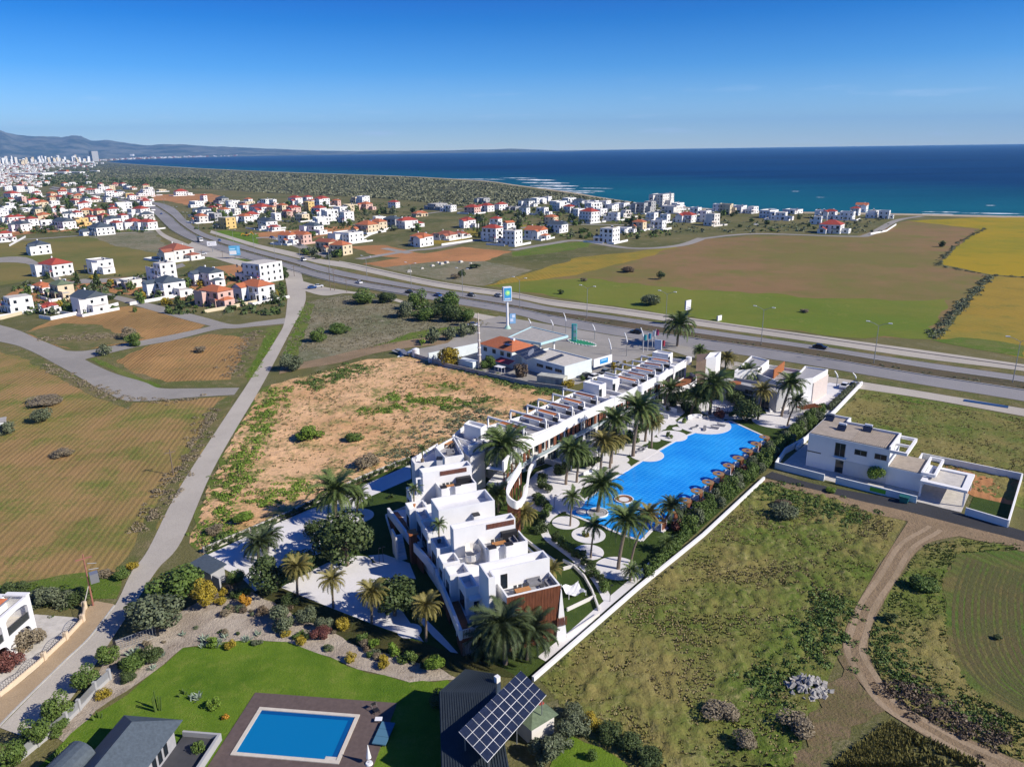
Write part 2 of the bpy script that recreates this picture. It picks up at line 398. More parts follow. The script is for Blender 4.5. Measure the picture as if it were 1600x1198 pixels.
# distance from a straight line that follows the near shore
dsh = math_n(n, l, 'ADD', math_n(n, l, 'MULTIPLY', sx.outputs[0], .80), math_n(n, l, 'MULTIPLY', sx.outputs[1], .60))
wob = noise(n, l, p, .004, 4)
dd = math_n(n, l, 'ADD', dsh, math_n(n, l, 'MULTIPLY', wob, 260))
shal = ramp(n, l, dd, 1500, 900)
mp = n.new('ShaderNodeMapping'); mp.inputs['Scale'].default_value = (.0012, .004, 1); mp.inputs['Rotation'].default_value = (0,0,R(-20)); l.new(p, mp.inputs[0])
band = ramp(n, l, noise(n, l, mp.outputs[0], 1.0, 5, .65), .35, .65)
deep = mix(n, l, band, (.001,.027,.095), (.0025,.047,.138))
c = mix(n, l, shal, deep, mix(n, l, band, (.003,.085,.138), (.006,.118,.165)))
caps = n.new('ShaderNodeMapping'); caps.inputs['Scale'].default_value = (.03, .12, 1); caps.inputs['Rotation'].default_value = (0,0,R(-20)); l.new(p, caps.inputs[0])
cap = ramp(n, l, noise(n, l, caps.outputs[0], 1.0, 4, .75), .735, .78)
c = mix(n, l, math_n(n, l, 'MULTIPLY', cap, .75), c, (.75,.80,.82))
l.new(c, b.inputs['Base Color']); b.inputs['Roughness'].default_value = .62; b.inputs['IOR'].default_value = 1.33; b.inputs['Specular IOR Level'].default_value = .12
wv = n.new('ShaderNodeMapping'); wv.inputs['Scale'].default_value = (.05, .16, 1); wv.inputs['Rotation'].default_value = (0,0,R(-20)); l.new(p, wv.inputs[0])
bump(n, l, b, noise(n, l, wv.outputs[0], 1.0, 5, .7), .8, 3.0)
M_SEA = m
struct(MB().sheet([(-20000, 300), (30000, 300), (30000, 25000), (-20000, 25000)], -.5).build('sea', M_SEA))
# --- the land, one sheet to the horizon with the bay cut into it
land = list(COAST) + list(FARSHORE) + [Vector((4200, 24500)), Vector((-26000, 24500)), Vector((-26000, -900)), Vector((2600, -900)), Vector((2600, 90))]
land = [land[0]] + [q for i in range(len(COAST)-1) for q in [COAST[i]+(COAST[i+1]-COAST[i])*t + Vector((random.uniform(-5,5),0)) for t in (.25,.5,.75,1.0)]] + land[len(COAST):]
struct(MB().sheet(land, 0).build('ground', M_BASE))
# --- beach and surf
M_BEACH = ground_mat('beach_sand', (.46,.38,.27), (.38,.31,.21), (.30,.25,.18), .02, .1, .4, .6, (.55,.7), fine=.6)
cs = smooth(COAST, 4)
strip('beach', [q+Vector((-3,-16)) for q in cs], [q+Vector((1.5,3)) for q in cs], M_BEACH, .03, 1, True)
m, n, l, b = new_mat('surf_foam')
p = pos(n); fm = ramp(n, l, noise(n, l, p, .045, 5, .75), .40, .56)
b.inputs['Base Color'].default_value = (.82,.85,.86,1); b.inputs['Roughness'].default_value = .9; l.new(fm, b.inputs['Alpha'])
M_FOAM = m
fo = MB(); rnd = random.Random(5)
for i in range(0, len(cs)-1):
    far = cs[i].y > 1500
    if rnd.random() < (.35 if far else .2): continue
    a, c2 = cs[i], cs[i+1]; w0 = rnd.uniform(2, 5); w1 = rnd.uniform(6, 15)*(1.4 if far else 1)
    fo.add([(a.x+1,a.y+w0,-.42),(c2.x+1,c2.y+w0,-.42),(c2.x+2,c2.y+w1,-.42),(a.x+2,a.y+w1,-.42)], [(0,1,2,3)])
for (x0, x1, y, h) in ((805,870,281,2.2),(815,890,285.5,2.4),(828,905,290,2.6),(838,900,294.5,2.2),(850,945,298,2.2),(820,862,293,1.6),(872,930,301,1.5),(905,960,294,.9),(700,790,279.5,1.0),(780,840,278,1.1),
                        (1275,1292,308.4,.7),(1236,1250,299,.6),(1440,1500,331,1.2),(1500,1600,333,1.5),(1190,1215,326,.8),(1540,1556,321,.6)):
    k = 8; top = []; bot = []
    for j in range(k+1):
        x = x0+(x1-x0)*j/k; t = math.sin(math.pi*(j+.25)/(k+.5))*h*rnd.uniform(.6,1.1)
        yy = y + (x-x0)*.012
        top.append(gp(x, yy-t/2, -.4)); bot.append(gp(x, yy+t/2, -.4))
    fo.add([(q.x,q.y,-.40) for q in top+bot], [(j+k+1, j+k+2, j+1, j) for j in range(k)])
stuff(fo.build('surf', M_FOAM), 'white surf breaking in rows along the shore', 'surf')

# --- mountains behind the far town
PROF = [(-700,214),(-500,209),(-330,216),(-200,205),(-90,213),(0,214),(18,207.5),(45,215),(75,217.5),(110,218),(128,213.5),(142,214.5),(156,221),(180,222),(205,224.5),(240,228),(270,226.5),(300,227),(350,229.5),(400,231),(440,232.5),(500,235),(560,235.6),(640,235.2),(700,234.6),(760,233.2),(800,232),(850,234),(900,236)]
def prof(x):
    for (a, ya), (c2, yc) in zip(PROF, PROF[1:]):
        if a <= x <= c2: return ya + (yc-ya)*(x-a)/(c2-a)
    return PROF[0][1]
from mathutils import noise as mnoise
def ridge_mesh(scale, dist, depth, x0, x1, nx, ny, zfac, seed):
    vs = []; fs = []
    for i in range(nx+1):
        x = x0+(x1-x0)*i/nx
        u, Y, Z = ray(x, 300); hd = Vector((u, Y)).normalized()
        hy = HOR + (800-x)*math.tan(ROLL)
        hgt = max(4, (hy - prof(x))/F_PX*dist*1.02 + 60)*zfac
        for j in range(ny+1):
            t = j/ny; r = dist - depth*.72 + depth*t
            e = max(0, math.sin(math.pi*min(1, t/1.44)))**1.25 if t < .72 else max(0, math.cos((t-.72)/.28*math.pi/2))
            q = hd*r
            z = hgt*e*(.86 + .26*(mnoise.fractal(Vector((q.x/800+seed, q.y/800, 0)), .9, 2.1, 6))*(1-e*.6))
            vs.append((q.x, q.y, max(z, -3 if j in (0, ny) else 0.5)))
    for i in range(nx):
        for j in range(ny):
            a = i*(ny+1)+j; fs.append((a, a+ny+1, a+ny+2, a+1))
    return MB().add(vs, fs)
m, n, l, b = new_mat('bare_mountain')
p = pos(n); a = noise(n, l, p, .0022, 7, .7)
c = mix(n, l, ramp(n, l, a, .42, .58), (.045,.055,.04), (.17,.165,.13))
l.new(c, b.inputs['Base Color']); b.inputs['Roughness'].default_value = 1; b.inputs['Specular IOR Level'].default_value = 0
M_MOUNT = m
struct(ridge_mesh(1, 19000, 5200, -700, 900, 420, 26, 1.0, 3.1).build('hills', M_MOUNT, smooth=True))

# --- shrub plain by the shore (the plants themselves are grown further down)
patch('shrub_plain', [(1035,330),(940,320),(870,318),(800,322),(700,322),(640,313),(560,308),(440,303),(330,296),(250,294),(180,293),(110,287),(70,280),(85,268),(110,258),(160,254.6),(220,259),(300,264),(380,268),(470,271.5),(560,275),(640,278),(730,283),(765,286),(800,291),(850,298),(900,305),(940,312),(1010,321)],
      ground_mat('shrub_plain_soil', (.15,.14,.085), (.085,.095,.045), (.055,.065,.03), .004, .02, .38, .62, (.46,.58), bmp=.6, fine=.12), .02, 6, 30)
# --- fields, left side of the view
patch('field', [(0,541),(42,548),(88,571),(130,594),(169,617),(208,629),(357,619),(367,623),(344,664),(312,716),(279,766),(255,805),(222,868),(190,900),(140,893),(0,915),(-220,900),(-160,540)], M_PLOUGH, .02, .6)
patch('field_edge', [(357,619),(367,623),(344,664),(312,716),(279,766),(255,805),(222,868),(197,893),(180,890),(215,835),(262,755),(300,700),(322,655),(340,628)], M_VERGE2, .03, .7)
patch('field_edge', [(0,541),(42,548),(88,571),(130,594),(169,617),(208,629),(200,640),(150,622),(110,602),(70,578),(30,556),(0,550)], M_VERGE2, .03, .7)
patch('field_edge', [(0,915),(140,893),(190,900),(182,935),(130,935),(60,930),(0,930)], M_VERGE, .03, .6)
patch('field', [(39,519),(100,492),(201,478),(255,487),(322,507),(312,515),(227,531),(125,548),(75,537)], M_PLOUGH2, .02, .5)
patch('field_edge', [(39,519),(100,505),(160,508),(178,520),(227,528),(125,548),(75,537)], M_VERGE2, .03, .7)
patch('field', [(140,561),(227,539),(351,517),(440,508),(434,524),(388,598),(367,605),(250,605),(195,587)], M_VERGE2, .02, .4)
patch('field', [(182,563),(234,539),(325,522),(390,527),(376,560),(361,593),(260,597),(205,580)], M_PLOUGH2, .03, .7)
patch('verge', [(418,512),(440,508),(434,524),(388,598),(383,585),(400,556)], M_VERGE, .035, .5)
patch('verge', [(139,561),(150,559),(200,582),(252,602),(248,606),(195,588)], M_VERGE, .035, .3)
# upper left
patch('field', [(-60,386),(75,375),(165,364),(243,362),(262,388),(300,402),(296,418),(232,429),(190,432),(100,428),(0,446),(-60,450)], M_OLIVE, .02, 2, 8)
patch('field', [(130,366),(243,362),(262,388),(250,396),(180,385)], M_GREY, .03, 2, 8)
patch('field', [(0,470),(30,448),(100,438),(200,433),(225,445),(260,438),(300,440),(340,430),(330,418),(380,412),(410,425),(300,470),(240,465),(170,456),(60,480)], M_RED, .022, 1, 6)
patch('garden_plot', [(0,500),(0,440),(100,455),(230,440),(300,425),(380,415),(444,425),(446,500),(330,500),(200,470),(150,470),(90,490),(40,516)], M_BASE, .012, .5)
patch('field', [(190,305),(330,303),(352,308),(338,320),(300,322),(262,314),(200,312)], M_RED, .02, 2, 10)
patch('field', [(324,362),(350,360),(405,366),(402,383),(370,380)], M_LAWN, .03, 1, 6)
patch('field', [(-20,357),(110,351),(180,352),(178,358),(60,364),(-20,372)], M_RED, .03, 1, 8)
patch('field', [(355,384),(400,402),(395,409),(320,405),(330,396)], M_VERGE, .028, .5)
# --- sandy lot and scrub lot in the middle
patch('vacant_lot', [(423,601),(500,582),(575,561),(656,556),(700,570),(806,603),(872,614),(845,640),(640,722),(565,752),(318,866),(296,850),(332,745),(368,677),(406,612)], M_SAND, .02, .6)
patch('verge', [(423,601),(406,612),(368,677),(332,745),(296,850),(310,862),(350,800),(378,745),(372,715),(395,680),(418,640),(440,612)], M_VERGE, .03, 1.0)
patch('vacant_lot', [(478,472),(534,461),(575,464),(640,480),(720,500),(778,506),(745,520),(659,530),(575,545),(500,562),(455,570),(440,560),(462,505)], M_GREY, .02, .6)
patch('verge', [(440,562),(462,505),(478,472),(492,476),(480,510),(462,560)], M_VERGE, .03, .6)
patch('verge', [(575,545),(659,529),(700,520),(740,515),(740,508),(690,512),(640,520)], M_VERGE, .03, .6)
# --- big fields, right of the highway
patch('field', [(756,447),(835,424),(905,402),(968,396),(1045,386),(1098,374),(1180,368),(1330,370),(1418,345),(1530,357),(1484,395),(1468,414),(1545,431),(1500,480),(1452,530),(1280,523),(1100,499),(960,478),(860,463)], M_FIELD, .02, 1.5, 8)
patch('field', [(756,447),(800,436),(940,436),(1010,446),(1130,455),(1300,466),(1420,470),(1490,466),(1455,530),(1280,523),(1100,499),(960,478),(860,463)], M_FIELDG, .03, 3, 6)
patch('field', [(756,447),(835,424),(905,402),(968,396),(1060,385),(1000,405),(900,430),(840,438)], M_OCHRE, .032, 2, 8)
patch('field', [(800,394),(868,380),(930,377),(920,386),(850,397),(800,402)], M_VERGE, .034, 2, 8)
patch('field', [(640,401),(722,386),(800,393),(757,408),(677,409),(600,418),(566,412)], M_RED, .02, 1, 6)
patch('field', [(566,412),(600,418),(677,409),(757,408),(832,422),(756,447),(700,440),(640,428)], M_GREY, .02, 1, 6)
patch('field', [(1418,345),(1530,340),(1600,340),(1720,342),(1720,440),(1548,429),(1470,413),(1487,392),(1532,358)], M_YELLOW, .025, 1.2, 8)
patch('field', [(1551,431),(1720,442),(1720,600),(1600,560),(1462,532),(1505,482)], M_OCHRE, .025, 1.2, 8)
patch('verge', [(1455,531),(1500,527),(1560,533),(1600,540),(1600,558),(1520,545)], M_VERGE, .035, 1, 4)
patch('field', [(545,385),(600,383),(668,398),(640,405),(590,400)], M_RED, .02, 1, 6)
patch('field', [(640,372),(720,362),(800,352),(860,350),(850,358),(760,366),(700,382),(650,380)], M_OCHRE, .02, 1, 8)
patch('field', [(390,365),(480,357),(560,352),(540,362),(470,376),(400,372)], M_RED, .018, 1, 8)
# --- right foreground
patch('vacant_lot', [(843,1062),(1000,928),(1100,845),(1190,753),(1285,770),(1416,812),(1396,852),(1357,915),(1328,969),(1318,1013),(1250,1179),(1240,1230),(1000,1230),(905,1140)], M_SCRUB, .02, .5)
patch('vacant_lot', [(1348,606),(1480,632),(1600,652),(1720,672),(1720,880),(1600,795),(1450,742),(1300,690),(1270,690)], M_SCRUB, .018, .5)
patch('field', [(1470,900),(1500,862),(1600,858),(1780,890),(1780,1140),(1600,1130),(1520,1085),(1478,1010)], M_TILLED, .03, .8)
patch('field_edge', [(1405,905),(1446,852),(1500,840),(1600,858),(1500,862),(1470,900),(1478,1010),(1520,1085),(1600,1130),(1600,1190),(1512,1150),(1424,1112),(1377,1060),(1357,1012),(1368,969)], M_SCRUB, .02, .5)
patch('verge', [(1180,757),(1240,770),(1330,795),(1350,820),(1280,835),(1220,800)], M_VERGE, .03, .6)
patch('verge', [(1318,925),(1330,960),(1300,1010),(1240,1060),(1200,1090),(1190,1060),(1250,1000),(1290,950)], M_VERGE, .03, .7)
# curved tractor lines in the green tilled field
M_FURR = ground_mat('tractor_line_soil', (.115,.095,.042), (.095,.10,.035), (.13,.12,.05), .1, .5, .4, .6, (.55,.7), bmp=.6)
for i_ in range(13):
    o_ = i_*11
    line_strip('tractor_line', [(1512+o_*.9,872+o_*.25),(1492+o_,930),(1494+o_*1.05,1005),(1530+o_*1.05,1066),(1600+o_*.9,1112-o_*.1)], .38+.16*((i_*7)%3), M_FURR, .036, 6)
# --- roads
N_OUT = [(82,291.5),(150,302.5),(200,309),(232,315.2),(252,317.8),(273,326),(294,347),(321,365),(367,378.5),(400,389),(460,404),(500,415),(560,429),(680,451),(800,467.5),(860,480),(960,494),(1100,515),(1260,538),(1440,565.4),(1600,588),(1800,618)]
N_IN  = [(80,293),(150,305),(196,311.5),(220.5,315.4),(240,318.6),(266.5,335),(281.5,348.5),(308.5,366.5),(344,379),(399,395.3),(459,411),(499.5,424),(560,436.7),(680,457.7),(800,477),(860,487),(960,500.5),(1100,523),(1260,545),(1440,574.8),(1600,598),(1800,630)]
S_IN  = [(79,294),(149,306),(194,312.5),(219,316.6),(238,320),(265,337),(280,351),(307,369),(343,382),(398.5,398),(458,414.5),(499,426),(560,440),(680,460),(800,480.5),(860,493),(960,510.5),(1100,530.8),(1260,555),(1440,585.3),(1600,609.5),(1800,644)]
S_OUT = [(77,295.5),(147,308),(191,314.5),(213,318.6),(229,322),(258,350),(272,362),(299,376),(342,391.5),(397,408.5),(457,423),(498,435.5),(560,449),(680,469.5),(800,490.5),(860,506),(960,524),(1100,546),(1260,570),(1440,601),(1600,627),(1800,665)]
strip('highway', N_OUT, N_IN, M_HWY, .06)
strip('highway', S_IN, S_OUT, M_HWY, .06)
M_MED = ground_mat('median_soil', (.13,.10,.065), (.095,.085,.045), (.17,.13,.09), .05, .4, .4, .6, (.54,.68), bmp=.8)
strip('median', N_IN, S_IN, M_MED, .2, thick=.2)
hn, hs = smooth(PX(*N_IN), 6), smooth(PX(*S_IN), 6); ho, hso = smooth(PX(*N_OUT), 6), smooth(PX(*S_OUT), 6)
def kerb(name, line, off, w=.35, z=.26, mat=M_KERB):
    P = []
    for i, q in enumerate(line):
        d = (line[min(i+1,len(line)-1)]-line[max(i-1,0)]).normalized(); P.append(q+Vector((-d.y,d.x))*off)
    return line_strip(name, P, w, mat, z, 1, True, z)
kerb('kerb', hs, -.3); kerb('kerb', hn, .3)
pm = MB()
def paint(line, off, w, dash=None, z=.075):
    P = []
    for i, q in enumerate(line):
        d = (line[min(i+1,len(line)-1)]-line[max(i-1,0)]).normalized(); P.append((q+Vector((-d.y,d.x))*off, Vector((-d.y,d.x))))
    for (a, na), (c2, nc) in zip(P, P[1:]):
        L = (c2-a).length
        if L < .01: continue
        segs = [(0, 1)] if not dash else [(s/L, min(1, (s+dash[0])/L)) for s in np.arange(0, L, dash[1])]
        for t0, t1 in segs:
            p0, p1 = a+(c2-a)*t0, a+(c2-a)*t1
            pm.add([(*(p0-na*w/2), z), (*(p1-na*w/2), z), (*(p1+na*w/2), z), (*(p0+na*w/2), z)], [(0,1,2,3)])
for near, far in ((hn, ho), (hs, hso)):
    midl = [(a+c2)/2 for a, c2 in zip(near, far)]
    paint([a+(c2-a).normalized()*.7 for a, c2 in zip(near, far)], 0, .28)
    paint([c2+(a-c2).normalized()*.6 for a, c2 in zip(near, far)], 0, .28)
    paint(midl, 0, .2, (4, 10))
struct(pm.build('road_markings', PAINT))
# service roads beside the highway
SV_N0 = [(330,360),(400,381),(450,392),(500,404.5),(530,409),(560,416),(680,441.5),(800,459),(860,470),(960,483),(1100,503),(1260,526),(1440,551.8),(1600,574),(1800,604)]
SV_N1 = [(328,364),(398,386),(448,399),(500,412),(530,417),(560,422.5),(680,448),(800,465),(860,477),(960,490),(1100,510.6),(1260,533),(1440,560),(1600,580),(1800,612)]
strip('service_road', SV_N0, SV_N1, M_SROAD, .045)
strip('pavement', [(530,408),(560,413.8),(680,439.3),(800,457),(860,468),(960,480.3),(1100,500.4),(1260,522.6),(1440,547.4),(1600,570),(1800,598)],
      [(530,409),(560,415.5),(680,441),(800,458.6),(860,469.6),(960,482.6),(1100,502.5),(1260,525.4),(1440,551.2),(1600,573.4),(1800,603)], M_SROAD, .14, thick=.14)
sv = smooth(PX(*SV_N0), 6); kerb('kerb', [q for q in sv if q.y < 420], .15, .4, .1, plain('dark_kerb', (.10,.085,.09), .9))
patch('verge', [(1100,511),(1260,533.4),(1440,560.4),(1600,580.4),(1720,600),(1720,606),(1600,587.6),(1440,565),(1260,537.6),(1100,514.6),(960,493.6),(800,467),(680,450.6),(560,428.6),(500,414.6),(460,403.6),(400,388.6),(400,386.4),(460,401),(500,412.4),(560,423),(680,448.3),(800,465.4),(960,490.4)], M_VERGE2, .04, .25, 5)
patch('verge', [(1100,547),(1260,571),(1440,602),(1600,628),(1720,650),(1720,662),(1600,638),(1440,611),(1310,590),(1200,573),(1120,560)], M_VERGE2, .04, .3, 4)
strip('service_road', [(1130,562),(1200,574),(1310,591),(1440,611.5),(1600,638.5),(1800,672)], [(1120,572),(1200,588),(1310,603),(1440,622),(1600,650.5),(1800,686)], M_SROAD, .045)
patch('verge', [(1330,606),(1440,623),(1600,652),(1720,673),(1720,683),(1600,662),(1440,632),(1350,612)], M_VERGE, .038, .4, 3)
patch('verge', [(498,437),(560,451),(680,472),(800,493),(850,506),(800,503),(735,489),(680,481),(620,468),(572,460),(530,450)], M_VERGE2, .035, .4, 5)
strip('service_road', [(462,436),(500,447),(545,455),(600,462),(650,475),(735,488),(790,498)], [(468,452),(505,462),(545,458.5),(600,466.5),(648,479),(730,494),(775,508)], M_SROAD, .05)
strip('service_road', [(222,330),(243,352),(258,366),(285,378),(320,392),(352,401),(400,413)], [(219,333),(238,354),(252,369),(278,382),(312,396),(345,407),(390,420)], M_SROAD, .05)
patch('paved_yard', [(300,378),(330,383),(355,392),(392,405),(330,402),(285,399),(282,392)], M_SROAD, .047, .3, 3)
# the sandy road along the lot, and the street that it becomes
strip('road', [(0,1137),(56,1080),(99,1037),(141,997),(180,946),(206,893),(232,858),(279,765),(344,664),(388,598),(435,524),(444,505),(448,480),(449,455),(444,430),(436,412)],
      [(60,1160),(105,1100),(140,1052),(172,1003),(205,953),(246,890),(284,845),(329,742),(366,675),(405,610),(432,560),(458,510),(474,480),(478,462),(474,440),(470,424)], M_SROAD, .05)
strip('pavement', [(-60,1140),(0,1092),(68,1036),(135,954),(150,940)], [(-20,1168),(0,1133),(97,1035),(139,995),(178,945)], M_WALK, .15, thick=.15)
line_strip('kerb', [(-20,1168),(0,1134),(98,1036.5),(140,996.5),(179,946.5)], .2, M_KERB, .17, thick=.17)
strip('road', [(-150,480),(0,508),(62,531),(110,551),(170,580),(225,597),(250,606.5),(300,607),(374,606)], [(-150,505),(0,534),(42,546),(88,569.5),(130,593),(169,615),(208,627),(300,621),(366,617)], M_ASPH, .052)
strip('road', [(100,548),(136,548),(201,536),(260,525),(312,514),(345,506)], [(132,562),(150,557),(215,542),(270,532),(330,517),(360,512)], M_ASPH, .054)
strip('road', [(150,452),(169,458),(266,482),(325,497.5),(364,507),(400,503),(446,497)], [(140,455),(160,462),(240,486),(318,507),(354,513.5),(400,510),(444,506)], M_ASPH, .056)
strip('track', [(440,569),(472,566),(520,556),(575,543),(659,528),(720,522),(790,512)], [(436,585),(475,576),(530,567),(587,552),(660,541),(720,538),(760,530)], M_DIRT, .05)
strip('road', [(-40,407),(40,402),(100,437),(130,436),(210,432),(285,411)], [(-40,412),(40,412),(95,443),(130,443),(212,437),(290,416)], M_ASPH, .05)
# settlement roads
for pts, w in (([(555,352),(640,338),(760,322),(860,318)], 6), ([(400,372),(430,372),(470,385),(520,402)], 8), ([(560,405),(640,392),(680,388),(735,377),(800,370)], 7), ([(600,388),(640,396)], 6),
               ([(800,391),(860,381),(905,376),(985,388),(1060,384),(1098,372)], 7), ([(1098,373),(1180,365.5),(1325,369.5),(1360,366),(1400,345),(1440,338)], 6), ([(760,364),(850,352),(900,351),(1000,352)], 6), ([(240,362),(160,366),(60,373),(-40,378)], 6)):
    line_strip('road', pts, w, M_ASPH, .048)
# lane past the right-hand villa, its shoulder, and the dirt track
strip('road', [(1206,737),(1272,756),(1350,771),(1429,783),(1520,807),(1600,830),(1760,880)], [(1193,745.5),(1285,768),(1350,784),(1416,799),(1510,823),(1600,846),(1760,896)], M_LANE, .052)
strip('track', [(1193,747),(1285,768),(1350,784),(1416,799),(1510,823),(1600,846),(1760,896)], [(1189,752),(1275,776),(1340,797),(1420,815),(1500,838),(1600,862),(1760,914)], M_DIRT, .045)
strip('dirt_track', [(1420,813),(1395,852),(1356,915),(1327,969),(1317,1013),(1337,1057),(1385,1110),(1468,1164),(1540,1205),(1600,1240)],
      [(1502,837),(1444,852),(1405,901),(1366,969),(1356,1013),(1376,1062),(1424,1115),(1512,1154),(1600,1193),(1680,1230)], M_DIRT, .05)
M_MUD = ground_mat('damp_track_soil', (.20,.145,.085), (.145,.115,.055), (.13,.135,.045), .09, .4, .38, .6, (.50,.64), bmp=.8)
patch('dirt_track', [(1322,1000),(1337,1057),(1385,1110),(1330,1135),(1300,1179),(1290,1215),(1230,1215),(1262,1130),(1300,1065)], M_MUD, .046, .9, 1.5)
TRK = [(1461,825),(1420,852),(1380,908),(1347,969),(1337,1013),(1357,1060),(1405,1112),(1490,1159),(1570,1199)]
M_RUT = ground_mat('worn_rut', (.345,.26,.17), (.285,.215,.135), (.235,.175,.11), .1, .5, .4, .6, (.56,.7), bmp=.4)
tk = smooth(PX(*TRK), 6)
for off_ in (-.85, .85):
    Pk = []
    for i_, q in enumerate(tk):
        d = (tk[min(i_+1,len(tk)-1)]-tk[max(i_-1,0)]).normalized(); Pk.append(q+Vector((-d.y,d.x))*(off_+.15*math.sin(i_*.7)))
    line_strip('wheel_rut', Pk, .75, M_RUT, .056, 1, True)
# petrol station forecourt
patch('forecourt', [(640,548),(700,536),(735,506),(780,494),(862,508),(960,525),(1070,541),(1090,545),(1085,560),(1040,546),(990,562),(905,600),(860,608),(700,578)], M_FORE, .056, 0)
# complex grounds
LOT = [Vector(q) for q in ((-48.8,104.5),(-35.4,94.0),(-24.8,83.5),(-7,76.6),(2.2,74.2),(91.0,186.6),(84,206),(46,199),(36,191.5),(-21,140))]
patch('garden_lawn', LOT, M_GRASS, .025, 0, world_pts=True)
patch('paving', [(818,760),(838,738),(880,722),(925,706),(985,668),(1040,634),(1062,622),(1082,636),(1046,664),(1002,698),(960,726),(915,752),(905,772),(905,795),(850,803),(815,785)], M_PAVE, .046, 0)
patch('garden_bank', [(395,925),(440,915),(520,952),(600,985),(662,1004),(735,1024),(830,1062),(760,1055),(690,1045),(560,1010),(470,965)], ground_mat('bank_grass', (.050,.058,.018), (.065,.062,.022), (.09,.08,.035), .12, .6, .4, .6, (.55,.7), bmp=.7), .03, .3, 2)
patch('paving', [(316,871),(392,835),(489,794),(530,785),(560,792),(545,806),(501,830),(501,864),(479,873),(450,890),(399,924),(380,905),(358,893)], M_PAVE, .045, 0)
patch('paving', [(505,794),(564,760),(641,726),(643,748),(576,777),(545,800)], M_PAVE, .05, 0)
patch('paving', [(439,918),(475,897),(511,880),(545,871),(575,876),(592,890),(600,905),(596,930),(625,950),(662,1003),(600,982),(520,951)], M_PAVE, .045, 0)
patch('paving', [(652,966),(664,966),(690,992),(716,1021),(704,1019),(676,994)], M_PAVE, .045, 0)
patch('paving', [(575,868),(600,866),(640,880),(650,905),(620,900),(600,890)], M_PAVE, .043, 0)
line_strip('path', [(876,797),(858,809),(850,824),(856,841),(881,860),(905,879),(931,905),(950,938)], 1.35, M_PAVE, .05)
line_strip('path', [(846,1030),(900,986),(945,946),(985,912),(1027,874)], 1.3, M_PAVE, .05)
patch('paving', [(1255,612),(1296,598),(1345,605),(1303,641),(1262,668),(1240,660)], M_PAVE, .05, 0)
patch('lawn', [(286,1012),(330,1006),(400,1000),(450,1003),(500,1022),(560,1046),(640,1066),(700,1062),(720,1100),(720,1240),(40,1240),(60,1198),(130,1130),(200,1085),(240,1050)], M_LAWN, .03, .25, 1.5)
patch('garden_bed', [(180,1000),(225,985),(330,930),(395,925),(470,965),(560,1010),(690,1045),(720,1062),(640,1066),(560,1046),(500,1022),(450,1003),(400,1000),(286,1012),(240,1050),(150,1110),(100,1160),(85,1150),(140,1080)], M_GRAVEL, .028, .2, 1.5)
patch('paved_yard', [(55,960),(120,965),(132,975),(70,1034),(0,1092),(-60,1130),(-90,1010)], CONC_L, .05, 0)
patch('lawn', [(868,1170),(892,1148),(960,1180),(1020,1230),(850,1230)], M_LAWN, .032, .2, 1.5)
# ============================================================ the white terrace complex
class Fr:                                             # a building drawn in its own frame; meshes stay relative to its root
    def __init__(s, name, label, cat, org, ang, base=None):
        s.o = Vector(org); s.a = R(ang); s.c, s.s = math.cos(s.a), math.sin(s.a)
        s.root = thing(name, label, cat, (s.o.x, s.o.y, 0), s.a)
    def loc(s, w): d = Vector(w[:2])-s.o; return Vector((d.x*s.c+d.y*s.s, -d.x*s.s+d.y*s.c))
    def lp(s, *ws): return [s.loc(w) for w in ws]
    def part(s, name, mb, mat, parent=None): return mb.build(name, mat, parent or s.root)
def poly_inset(poly, t):
    c = sum((Vector(p) for p in poly), Vector((0,0)))/len(poly); out = []
    n = len(poly)
    ar = sum(poly[i][0]*poly[(i+1)%n][1]-poly[(i+1)%n][0]*poly[i][1] for i in range(n)); sg = 1 if ar > 0 else -1
    for i in range(n):
        p0, p1, p2 = Vector(poly[i-1]), Vector(poly[i]), Vector(poly[(i+1)%n])
        d1, d2 = (p1-p0).normalized(), (p2-p1).normalized(); n1, n2 = Vector((-d1.y,d1.x))*sg, Vector((-d2.y,d2.x))*sg
        bis = n1+n2; bis = bis/bis.length_squared*2 if bis.length > 1e-6 else n1
        out.append(p1+bis*t)
    return out
def tray(mb, poly, zf, zt, t=.22, z0=0, skip=()):     # a block with a sunk flat roof behind parapets
    poly = [Vector(p) for p in poly]; q = poly_inset(poly, t); n = len(poly)
    mb.prism(poly, z0, zf)
    for i in range(n):
        if i in skip: continue
        j = (i+1) % n
        mb.prism([poly[i], poly[j], q[j], q[i]], zf+.002, zt)
    return mb
def rect(x0,x1,y0,y1): return [(x0,y0),(x1,y0),(x1,y1),(x0,y1)]
T_FLOOR = plain('terrace_floor_tile', (.33,.325,.33), .8, .08, 2)
T_FLOORW = plain('white_floor_tile', (.62,.62,.64), .8, .05, 2)
def floor(fr, poly, z, mat=T_FLOOR, name='terrace_floor'):
    return fr.part(name, MB().prism(poly_inset(poly, .24), z+.004, z+.03), mat)
